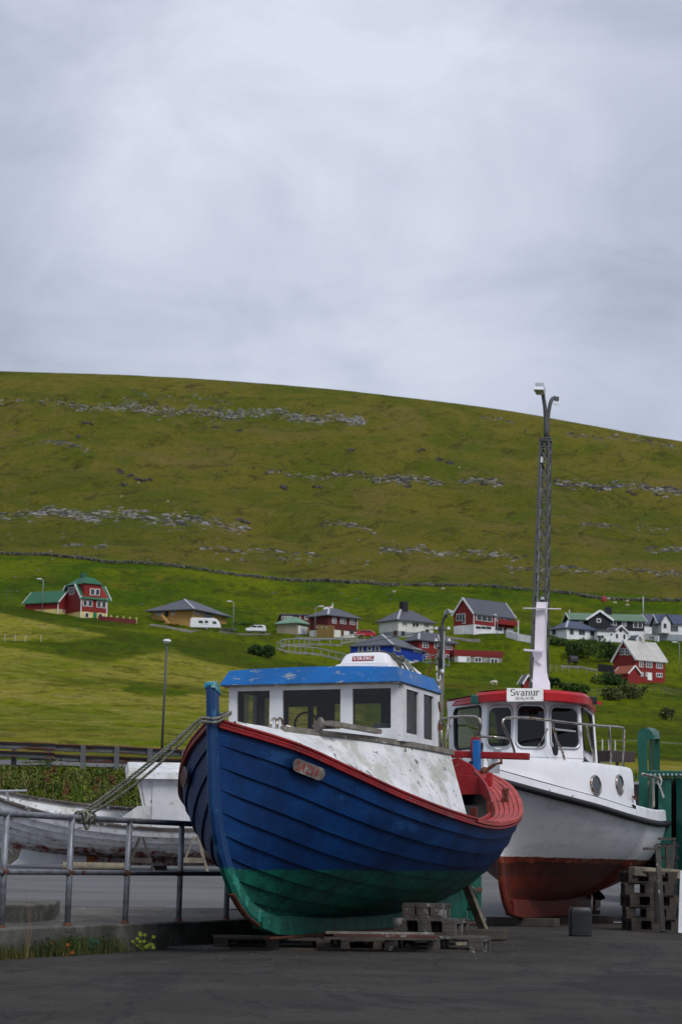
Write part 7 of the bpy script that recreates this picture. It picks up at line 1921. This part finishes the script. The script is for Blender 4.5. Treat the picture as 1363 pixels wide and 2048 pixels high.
# -- rock bands on the hill
bands = [([(-100,800),(0,800),(60,802),(110,805),(150,812)], 9, 90, .9), ([(140,812),(200,815),(260,818),(330,820),(420,828)], 8, 250, 1.0), ([(240,812),(330,822),(400,826),(480,828)], 14, 190, 1.0), ([(420,826),(500,826),(560,828),(620,836),(700,842),(730,846)], 10, 420, 1.25),
  ([(260,786),(300,790),(420,800),(470,806)], 5, 60, .9), ([(40,738),(120,740),(220,745),(330,750),(380,755)], 4, 130, .8), ([(440,760),(520,766),(620,776)], 4, 40, .8), ([(60,886),(110,888),(150,892),(190,903)], 6, 70, 1.0), ([(0,1030),(60,1026),(110,1026),(160,1034)], 9, 90, 1.0),
  ([(60,1025),(150,1030),(210,1030),(280,1035),(340,1040),(430,1048),(490,1052)], 12, 330, 1.15), ([(530,946),(600,950),(680,956)], 5, 50, 1.0), ([(665,950),(740,954),(800,958),(850,962),(880,966)], 8, 140, 1.2), ([(775,955),(800,962),(815,972)], 5, 40, 1.1), ([(915,962),(960,964),(1000,970)], 7, 80, 1.2),
  ([(1110,968),(1160,970),(1220,972),(1280,976),(1320,980),(1363,982),(1480,990)], 8, 330, 1.35), ([(960,836),(990,840),(1025,843)], 3, 50, 1.0), ([(1130,868),(1180,872),(1240,876),(1290,884),(1350,893)], 5, 110, 1.0), ([(660,832),(700,838),(720,846)], 5, 60, .9), ([(760,1098),(800,1100),(850,1104),(900,1110)], 7, 90, .8),
  ([(895,1103),(950,1108),(1000,1112),(1060,1110)], 8, 70, .8), ([(1010,1134),(1100,1140),(1200,1142),(1300,1143),(1363,1146)], 6, 160, .8), ([(1290,1100),(1340,1098),(1363,1096)], 7, 50, .9), ([(1160,1050),(1200,1046),(1240,1056)], 5, 60, .8), ([(640,1048),(700,1052),(750,1062)], 6, 60, .8), ([(400,1095),(470,1098),(560,1105),(640,1108)], 6, 70, .8), ([(130,1090),(200,1092),(220,1094)], 4, 30, .8), ([(430,1115),(560,1118),(740,1128)], 8, 60, .6), ([(1270,1060),(1363,1052)], 7, 30, .7)]
mb = MB(); md = MB()
for pts_, th, n_, sz in bands:
    for i in range(int(n_*1.9)):
        f = q.random()*(len(pts_)-1); j = int(f); f -= j; a, b = pts_[j], pts_[j+1]
        x = a[0] + (b[0]-a[0])*f; y = a[1] + (b[1]-a[1])*f + q.gauss(0, th*.5)
        y += 3*math.sin(x/23.0) + 2*math.sin(x/9.0)
        p = ground_at(x, y, 560); r = sz*q.uniform(.4, 1.25)*q.choice((.35,.5,.65,.8,1.2))
        (mb if q.random() < (.42 if a[0] >= 660 and 940 < a[1] < 995 else .72 if n_ > 180 else .5) else md).rock(p + Vector((0,0,-.25*r)), r, q.randint(0,99999), q.uniform(.45,.85), q.uniform(1.0,2.1))
for i in range(420):
    p = ground_at(q.uniform(-50,1420), q.uniform(790,1125), 560); mb.rock(p, q.uniform(.2,.5), q.randint(0,99999), .7)
M_ROCKL = pm('pale_lichen_rock', (.22,.215,.20), .95, var=.5, vs=.35, bump=.8, bs=3, bd=.3, dirt=(.09,.085,.07), dthr=.5, dscale=.5)
M_ROCKD = pm('dark_wet_rock', (.055,.052,.045), .9, var=.5, vs=.4, bump=.8, bs=3, bd=.3)
solo('rock_outcrops', mb, M_ROCKL, 'pale grey rock ledges scattered in bands over the hillside', 'rocks', kind='stuff')
for x, y in ((240,944),(262,952),(275,958),(285,962),(245,972),(570,974),(640,975),(490,1045),(478,1040),(368,1048),(800,960),(815,973),(965,968),(1255,985),(1270,990),(700,900),(840,900),(880,920),(900,925),(170,845),(180,848),(160,874),(478,862),(430,855)):
    for i in range(7): p = ground_at(x + q.gauss(0,4), y + q.gauss(0,1.6), 560); md.rock(p, q.uniform(.7,1.7), q.randint(0,99999), .6)
solo('rock_outcrops', md, M_ROCKD, 'dark wet rock clefts and gully stones between the pale ledges', 'rocks', kind='stuff')

# ======================= guardrail on the road embankment
gr = thing('guardrail', 'rusty two rail steel guardrail along the road above the weeds', 'guardrail', loc=at(100, 1530, 66))
M_GRAIL = pm('rusty_guardrail', (.10,.105,.115), .6, metal=.3, var=.3, vs=1.5, wear=(.085,.03,.018), wthr=.52, ws=1.6, wsc=(.5,1,3), soft=.08)
M_GPOST = pm('grey_rail_post', (.11,.115,.125), .6, var=.2)
def beam(pxs, y0s, Y, Hh, nm='rail'):
    """W-profile beam following given photo points for its top"""
    rows = []
    for px, y in zip(pxs, y0s):
        p = at(px, y, Y); rows.append([p + Vector((0, dy, -dz*Hh/.3)) for dy, dz in ((.02,0),(-.05,.02),(-.05,.08),(0,.12),(0,.18),(-.05,.22),(-.05,.28),(.02,.30))])
    part(nm, MB().grid(rows), M_GRAIL, gr, world=True)
    part('rusty_edge', MB().tube([r[1] + Vector((0,-.01,0)) for r in rows], .022, 5), M_RUST, gr, world=True)
beam([-300,-100,0,112], [1479,1481,1483,1487], 65.2, .21)
beam([-300,-100,0,110], [1497,1499,1501,1505], 65.2, .20)
beam([60,105,170,240,315,420,560,700], [1486,1488,1490,1493,1497,1502,1508,1514], 65.6, .21)
beam([60,110,170,240,315,420,560,700], [1506,1508,1511,1513,1516,1521,1527,1533], 65.6, .21)
for px in (-165,-100,-35,32,101,169,236,302,370,440,510,580,650):
    y = 1484 + (px)*.045; a = at(px, y, 65.75); g = height(a.x, 65.75)
    part('post', MB().box(-.075,.075,-.07,.07,g-.3-gr.location.z,a.z-gr.location.z), M_GPOST, gr).location = Vector((a.x-gr.location.x, 65.75-.22-gr.location.y, 0))
struct('road', MB().hexa([at(-400,1531,66.6), at(1900,1556,66.6), at(1900,1556,74), at(-400,1531,74)] + [at(-400,1531,66.6)+Vector((0,0,.02)), at(1900,1556,66.6)+Vector((0,0,.02)), at(1900,1556,74)+Vector((0,0,-.3)), at(-400,1531,74)+Vector((0,0,-.3))]), M_ROAD) if 0 else None
rows = []
for Y in (66.2, 69, 73): rows.append([Vector((x, Y, max(height(x, Y), height(x, 66.2)) + .02)) for x in np.linspace(-30, 30, 61)])
struct('road', MB().grid(rows), M_ROAD)
t_ = thing('dark_gate', 'dark gate bars by the pole behind the blue cabin', 'gate', loc=ground_at(878,1460)) if 0 else None

# ======================= left street lamp, utility pole, lattice mast
p = at(322, 1545, 76); p.z = height(p.x, 76); tpz = at(334, 1284, 76)
q = thing('street_lamp', 'tall dark lamp post with flat white top standing alone behind the guardrail', 'street lamp', loc=p)
part('pole', MB().tube([p, tpz], [.048,.036], 10), M_MAST, q, world=True, smooth=True)
part('lamp_head', MB().lathe([(0,-.06),(.09,-.06),(.10,0),(.15,.01),(.15,.05),(.10,.09),(0,.10)], (0,0,0), 16), M_LENS, q, smooth=True).location = tpz - p
YU = 80
bz = height(at(872,1600,YU).x, YU)
p = at(874, 1600, YU); p.z = bz
up_ = thing('utility_pole', 'old wooden utility pole with street lamp head, white insulators and cables between the boats', 'pole', loc=p)
tp = at(883, 1253, YU)
part('pole', MB().tube([p - Vector((0,0,.3)), tp], [.17,.13], 12), M_POLEWOOD, up_, world=True, smooth=True)
part('lamp_arm', MB().tube([at(879,1334,YU-.2), at(883,1290,YU-.25), at(884,1262,YU-.25), at(884,1246,YU-.25), at(887,1237,YU-.3), at(893,1231,YU-.35)], .055, 8), M_MAST, up_, world=True, smooth=True)
part('lamp_head', MB().hexa([at(885,1232,YU-.4), at(901,1227,YU-.6), at(909,1224,YU-.3), at(893,1231,YU-.1), at(889,1221,YU-.4), at(893,1217,YU-.6), at(909,1222,YU-.3), at(896,1221,YU-.1)]), M_LAMPG, up_, world=True, bevel=.03)
part('conduit', MB().tube([at(886,1262,YU-.2), at(886,1340,YU-.2)], .045, 8), M_LAMPG, up_, world=True)
part('cable_pipe', MB().tube([at(875,1520,YU-.25), at(876,1400,YU-.25), at(877,1372,YU-.25)], .035, 8), M_RAFT, up_, world=True)
for x, y in ((871.5,1257),(896,1257),(871.5,1280.5),(897,1280.5)):
    c = at(x, y, YU-.1); q = part('insulator', MB().add([v + c for v in MB().lathe([(0,-.05),(.07,-.045),(.075,0),(.04,.01),(.06,.02),(.055,.055),(0,.065)], (0,0,0), 12).v], MB().lathe([(0,-.05),(.07,-.045),(.075,0),(.04,.01),(.06,.02),(.055,.055),(0,.065)], (0,0,0), 12).f), M_CERAMIC, up_, world=True, smooth=True)
    part('insulator_arm', MB().bar(c - Vector((0,0,.03)), at(883, y+1, YU-.1) - Vector((0,0,.03)), .03, .03), M_MAST, q, world=True)
for x, y in ((872,1337),(872.5,1351)): part('junction_box', MB().bar(at(x, y-5, YU-.25), at(x+1, y+5, YU-.25), .085, .07), pm('cream_plastic', (.5,.5,.38), .5), up_, world=True, bevel=.015)
part('junction_cable', MB().tube([at(873,1357,YU-.25), at(876,1363,YU-.27), at(879,1360,YU-.27), at(880,1350,YU-.27)], .025, 6), M_RAFT, up_, world=True)
part('meter_lamp', MB().add([v + at(884,1343,YU-.25) for v in MB().lathe([(0,-.09),(.05,-.08),(.07,0),(.06,.06),(0,.08)], (0,0,0), 12).v], MB().lathe([(0,-.09),(.05,-.08),(.07,0),(.06,.06),(0,.08)], (0,0,0), 12).f), M_LENS, up_, world=True, smooth=True)
part('stay', MB().bar(at(849,1364,YU-.3), at(873,1303,YU-.2), .045, .045), M_RUST, up_, world=True)
for y in (1296,1318): part('band', MB().cyl(at(882,y,YU)-Vector((0,0,.03)), at(882,y,YU)+Vector((0,0,.03)), .165, .165, 12), M_RUST, up_, world=True)
part('top_bracket', MB().bar(at(876,1270,YU-.15), at(879,1283,YU-.15), .04, .04), M_RAFT, up_, world=True)
# overhead line from the pole to the left
a, b = at(871, 1257, YU-.1), ground_at(560, 1266); b = b + Vector((0,0,.0)); 
la = at(795, 1260.5, 140); 
solo('overhead_line', MB().tube(sagged(at(871,1257.5,YU-.1), at(600,1274,400), 1.0, 20), .02, 4), M_MAST, 'thin black overhead line running left from the utility pole insulators', 'cable')
# lattice mast
M_LAMPD = pm('bracing_steel', (.12,.123,.127), .6, metal=.3)
YM = 95
ms = thing('floodlight_mast', 'tall dark lattice mast with two floodlights on curved arms behind the white boat', 'mast', loc=Vector((at(1066,1600,YM).x, YM, height(at(1066,1600,YM).x, YM))))
levels = [1600, 1500, 1420, 1345, 1275, 1225, 1180, 1135, 1090, 1048, 1005, 965, 925, 898, 880]
def legs(y):
    f = (1600 - y)/(1600-880); xl = 1049 + (1079.5-1049)*f; xr = 1091 + (1101-1091)*f; w = (xr - xl)*YM/F_PX
    a = at(xl, y, YM - w*.45); b = at(xr - (xr-xl)*.22, y, YM - w*.62); c = at(xr, y, YM + w*.3); d = at(xl + (xr-xl)*.22, y, YM + w*.45)
    return [a, b, c, d]
P0, P1 = legs(1600), legs(880)
for a, b in zip(P0, P1):
    a = a.copy(); dz_ = (a.z - ms.location.z + .3)/(b.z - a.z); a = a - (b - a)*dz_
    part('leg', MB().bar(a, b, .085, .085, (0,1,0)), M_MAST, ms, world=True)
mb = MB()
for y0, y1 in zip(levels[:-1], levels[1:]):
    A, Bq = legs(y0), legs(y1)
    for i in range(4):
        j = (i+1) % 4; mb.tube([A[i], Bq[j]], .03, 4); mb.tube([A[j], Bq[i]], .03, 4)
        mb.tube([Bq[i], Bq[j]], .03, 4); C_ = legs(y1 - 5); mb.tube([C_[i], C_[j]], .03, 4)
part('bracing', mb, M_LAMPD, ms, world=True, kind='stuff')
mb = MB()
T = legs(880)
for i in range(4): mb.bar(T[i], T[(i+1) % 4], .14, .12)
part('top_frame', mb, M_MAST, ms, world=True)
part('top_plate', MB().prism(T, (0,0,.05)), M_MAST, ms, world=True)
part('cable_pipe', MB().tube([at(1062,1560,YM-.1), at(1069,1345,YM-.1), at(1074,1180,YM-.1), at(1081,925,YM-.1)], .035, 6), M_LAMPG, ms, world=True)
part('black_cable', MB().tube([at(1091,882,YM), at(1092,900,YM), at(1095,920,YM), at(1094,935,YM), at(1086,940,YM), at(1082,925,YM-.1)], .03, 5), M_BLACK, ms, world=True)
part('junction_box', MB().bar(at(1083,914,YM-.2), at(1082,925,YM-.2), .13, .1), M_RAFT, ms, world=True)
part('curved_arm', MB().tube([at(1092.5,880,YM), at(1092.5,862,YM), at(1094,840,YM), at(1096.5,822,YM), at(1099.5,806,YM), at(1103,798,YM+.1), at(1109,795,YM+.2)], [.13,.12,.09,.085,.085,.085,.085], 10), M_MAST, ms, world=True, smooth=True)
part('curved_arm', MB().tube([at(1092,880,YM-.05), at(1091.5,860,YM-.05), at(1090.5,835,YM-.05), at(1088.5,812,YM-.1), at(1085,790,YM-.2), at(1083,778,YM-.3)], [.13,.12,.10,.09,.085,.085], 10), M_MAST, ms, world=True, smooth=True)
f1 = part('floodlight', MB().hexa([at(1072,790,YM-.2), at(1089.5,791,YM-.5), at(1091,780,YM+.2), at(1082,778,YM+.4), at(1065.5,780,YM-.4), at(1086,780,YM-.6), at(1087,770,YM+.2), at(1070,770,YM+.2)]), M_LAMPG, ms, world=True, bevel=.02)
part('lamp_visor', MB().hexa([at(1066,779,YM-.7), at(1085,779.5,YM-.7), at(1087,775,YM-.1), at(1068,774,YM-.1), at(1067,777.5,YM-.7), at(1085,778,YM-.7), at(1087,773.5,YM-.1), at(1068,773,YM-.1)]), M_LENS, f1, world=True)
part('control_box', MB().hexa([at(1070,775,YM+.1), at(1086,776,YM+.1), at(1087,774,YM+.5), at(1070,774,YM+.5), at(1069.5,765,YM+.1), at(1084,764.5,YM+.1), at(1086,765,YM+.5), at(1070,765,YM+.5)]), M_LAMPG, ms, world=True, bevel=.02)
f2 = part('floodlight', MB().hexa([at(1104,809,YM-.1), at(1117,811,YM-.1), at(1119.5,808,YM+.5), at(1106,807,YM+.5), at(1106,803,YM-.1), at(1116,804,YM-.1), at(1119.5,802,YM+.5), at(1106,801,YM+.5)]), M_LENS, ms, world=True, bevel=.02)
part('control_box', MB().hexa([at(1102,800,YM+.1), at(1116,803,YM+.1), at(1117,801,YM+.5), at(1103,799,YM+.5), at(1102,793,YM+.1), at(1116,793,YM+.1), at(1117,793,YM+.5), at(1103,793,YM+.5)]), M_MAST, f2, world=True, bevel=.02)

# ======================= vegetation close by
def blades(n, area, hmin, hmax, w, seed, lean=.35, dens=None):
    q = random.Random(seed); mb = MB()
    i = 0
    while i < n:
        p, k = area(q)
        i += 1
        h_ = q.uniform(hmin, hmax)*k; a = q.random()*6.28; l = q.uniform(0, lean)*h_; s = Vector((math.cos(a+1.57), math.sin(a+1.57), 0))*w*q.uniform(.6,1.4)
        d = Vector((math.cos(a)*l, math.sin(a)*l, 0))
        mb.add([p - s, p + s, p + d*.4 + s*.6 + Vector((0,0,h_*.6)), p + d*.4 - s*.6 + Vector((0,0,h_*.6)), p + d + Vector((0,0,h_*.97))], [(0,1,2,3),(3,2,4)])
    return mb
def bank(q):
    Y = q.uniform(51, 65.2); x = q.uniform(-14, 6); k = (.6 if Y < 62.5 else .35) + .8*(Y < 62.5)*max(0, vn(np.array([x/1.9+4]), np.array([Y/1.9]))[0] + .5); return Vector((x, Y, height(x, Y) - .03)), k
def bank2(q):
    while True:
        p, k = bank(q)
        if p.y > 61.5: continue
        if vn(np.array([p.x/2.6+1]), np.array([p.y/3.5]))[0] > -.02: return p, k
def gm(name, a, b): return pm(name, a, .85, var=.5, vs=1.3, dirt=b, dthr=.5, dscale=.35, bump=0)
G1, G2, G3 = gm('bank_grass', (.075,.125,.006), (.13,.12,.02)), gm('dock_stalks', (.14,.055,.02), (.10,.06,.015)), gm('pale_grass', (.21,.165,.06), (.15,.13,.03))
solo('bank_grass', blades(15000, bank, .10, .32, .022, 1, 1.1), G1, 'rough green grass covering the road embankment', 'grass', kind='stuff')
solo('dry_grass', blades(6500, lambda q: (lambda r: r if r[0].y > 59 or q.random() < .4 else bank(q))(bank(q)), .18, .5, .014, 2, .9), G3, 'dry straw coloured grass among the weeds on the embankment', 'grass', kind='stuff')
def leafy(n, area, r0, r1, seed, up=.5):
    q = random.Random(seed); mb = MB()
    for i in range(n):
        p, k = area(q); hh = q.uniform(.04,.30)*k; c = p + Vector((0,0,hh*up*2*q.random()))
        for j in range(4):
            a = q.random()*6.28; l = q.uniform(r0, r1); d = Vector((math.cos(a), math.sin(a), q.uniform(-.3,.7)))*l; s = Vector((-d.y, d.x, 0))*.45
            mb.add([c, c + d*.5 + s*.5, c + d, c + d*.5 - s*.5], [(0,1,2,3)])
    return mb
solo('weed_leaves', leafy(6500, bank, .06, .17, 3, .8), gm('weed_green', (.045,.105,.007), (.085,.125,.010)), 'broad leaved green weeds on the embankment', 'weeds', kind='stuff')
def patch(q):
    while True:
        p, k = bank(q)
        if vn(np.array([p.x/1.4+11]), np.array([p.y/2.2+5]))[0] > .05: return p, k*1.15
solo('weed_leaves', leafy(5200, patch, .05, .13, 5, 1.1), gm('lime_leaf', (.13,.18,.012), (.19,.13,.03)), 'yellow green flowering weeds on the embankment', 'weeds', kind='stuff')
def bank_r(q):
    Y = q.uniform(53.5, 65.2); x = q.uniform(6, 18); return Vector((x, Y, height(x, Y) - .03)), .9
solo('bank_grass', blades(9000, bank_r, .10, .34, .024, 61, 1.0), G1, 'rough green grass on the embankment behind the green steel container', 'grass', kind='stuff')
solo('dry_grass', blades(2500, bank_r, .15, .4, .014, 62, .9), G3, 'dry straw coloured grass behind the green steel container', 'grass', kind='stuff')
# red dock plants with seed spikes
q = random.Random(8); mb = MB()
for i in range(170):
    p, k = bank2(q); hh = q.uniform(.35, .75); top = p + Vector((q.uniform(-.08,.08), 0, hh)); mb.tube([p, top], [.012,.006], 4)
    for j in range(16):
        z = hh*q.uniform(.45,1.0); c = p.lerp(top, z/hh); mb.rock(c + Vector((q.uniform(-.05,.05), q.uniform(-.05,.05), 0)), q.uniform(.014,.034), q.randint(0,9999), 1.5)
solo('dock_plants', mb, G2, 'rust brown dock seed spikes standing above the weeds', 'weeds', kind='stuff')
def parsley(px, py, Y, lab, n=9):
    p = at(px, py, Y); g = height(p.x, Y); q = random.Random(int(px)); t_ = thing('cow_parsley', lab, 'plant', loc=(p.x, Y, g), group='white umbel plants on the bank'); hh = max(.5, p.z - g)
    st, fl = MB(), MB()
    for i in range(n):
        top = Vector((q.uniform(-.35,.35), q.uniform(-.2,.2), hh*q.uniform(.72,1.08))); st.tube([(0,0,0), top*.6, top], [.012,.01,.006], 5)
        for j in range(26): a = q.random()*6.28; r = .12*math.sqrt(q.random()); c = top + Vector((math.cos(a)*r, math.sin(a)*r, .02-r*.2)); fl.add([c+Vector((.02,0,0)), c+Vector((0,.02,.006)), c-Vector((.02,0,0)), c-Vector((0,.02,-.006))], [(0,1,2,3)])
    part('stems', st, G1, t_); part('flower_heads', fl, pm('umbel_white', (.45,.47,.33), .8), t_, kind='stuff')
parsley(218, 1575, 57, 'white flowered umbel plant above the middle of the white clinker boat', 13)
parsley(271, 1543, 61, 'pale umbel plant just left of the clinker boat wheelhouse', 9)
parsley(78, 1520, 63, 'pale umbel plant against the guardrail at the left', 9)
parsley(158, 1552, 59, 'small umbel plant over the left part of the clinker boat', 6)
# tufts along the low wall
def foot(q):
    s = q.uniform(-1.6, 2.6); s = s if q.random() < .10 else q.choice((-.9,.2,1.0,1.55,2.1,1.3,1.8)) + q.gauss(0,.2)
    p = W0 + WD*s - WN*abs(q.gauss(.02,.07)); k = max(.3, 1.0 - abs(s-1.3)*.18); return Vector((p.x, p.y, 0)), k
Gf = gm('foot_grass', (.040,.060,.010), (.10,.09,.02))
solo('wall_grass', blades(2600, foot, .05, .20, .0035, 21, .6), Gf, 'tufts of grass growing at the foot of the low wall', 'grass', kind='stuff')
solo('wall_grass', blades(700, foot, .04, .13, .003, 22, .8), gm('straw', (.16,.11,.025), (.09,.05,.02)), 'yellowing blades at the foot of the low wall', 'grass', kind='stuff')
solo('wall_weeds', leafy(420, foot, .015, .04, 23, .4), gm('foot_leaf', (.018,.055,.020), (.05,.10,.01)), 'small leafy weeds at the foot of the low wall', 'weeds', kind='stuff')
q = random.Random(31)
for lab, s_, col in (('small plant with yellow green leaves by the low wall', 2.75, (.22,.30,.02)), ('small blue green clover plant by the low wall', 1.62, (.015,.07,.04)), ('small orange leaf at the foot of the low wall', 1.15, (.35,.09,.01))):
    p = W0 + WD*s_ - WN*.10; mb = MB()
    for i in range(16 if 'plant' in lab else 4):
        c = p + Vector((q.uniform(-.10,.10), q.uniform(-.04,.02), q.uniform(.03,.17) if 'yellow' in lab else q.uniform(.03,.12))); r = .020
        mb.tube([Vector((p.x, p.y, 0)), c], .002, 3); mb.add([c + Vector((math.cos(a)*r, 0, math.sin(a)*r*.8)) for a in np.linspace(0, 6.28, 7)[:-1]], [(0,1,2,3,4,5)])
    solo('small_plant', mb, pm('leaf' + str(col), col, .7, bump=0), lab, 'plant')
mb = MB()
p = W0 - WD*-.55 - WN*.1; p = Vector((p.x, p.y, 0))
for dx, hh in ((0,.62),(.05,.45),(-.04,.38)): mb.tube([p, p + Vector((dx*.5,0,hh*.5)), p + Vector((dx-.05,0,hh))], [.003,.0025,.001], 4)
solo('dry_stalk', mb, pm('dry_stalk', (.22,.14,.06), .9), 'thin dry grass stalk rising before the low wall at the left', 'plant')
# loose bits on the asphalt
q = random.Random(77); mb = MB()
for i in range(260):
    px, py = q.uniform(420, 1340), q.gauss(1897, 14)
    if py < 1845: continue
    Y = .85*F_PX/(py - 1728 - (px-681)*.02); p = at(px, py, Y); mb.rock(Vector((p.x, Y, .004)), q.uniform(.002,.006), i, .6)
solo('grit', mb, pm('pale_grit', (.20,.20,.19), .9), 'pale grit and paint flakes strewn under the boats', 'debris', kind='stuff')
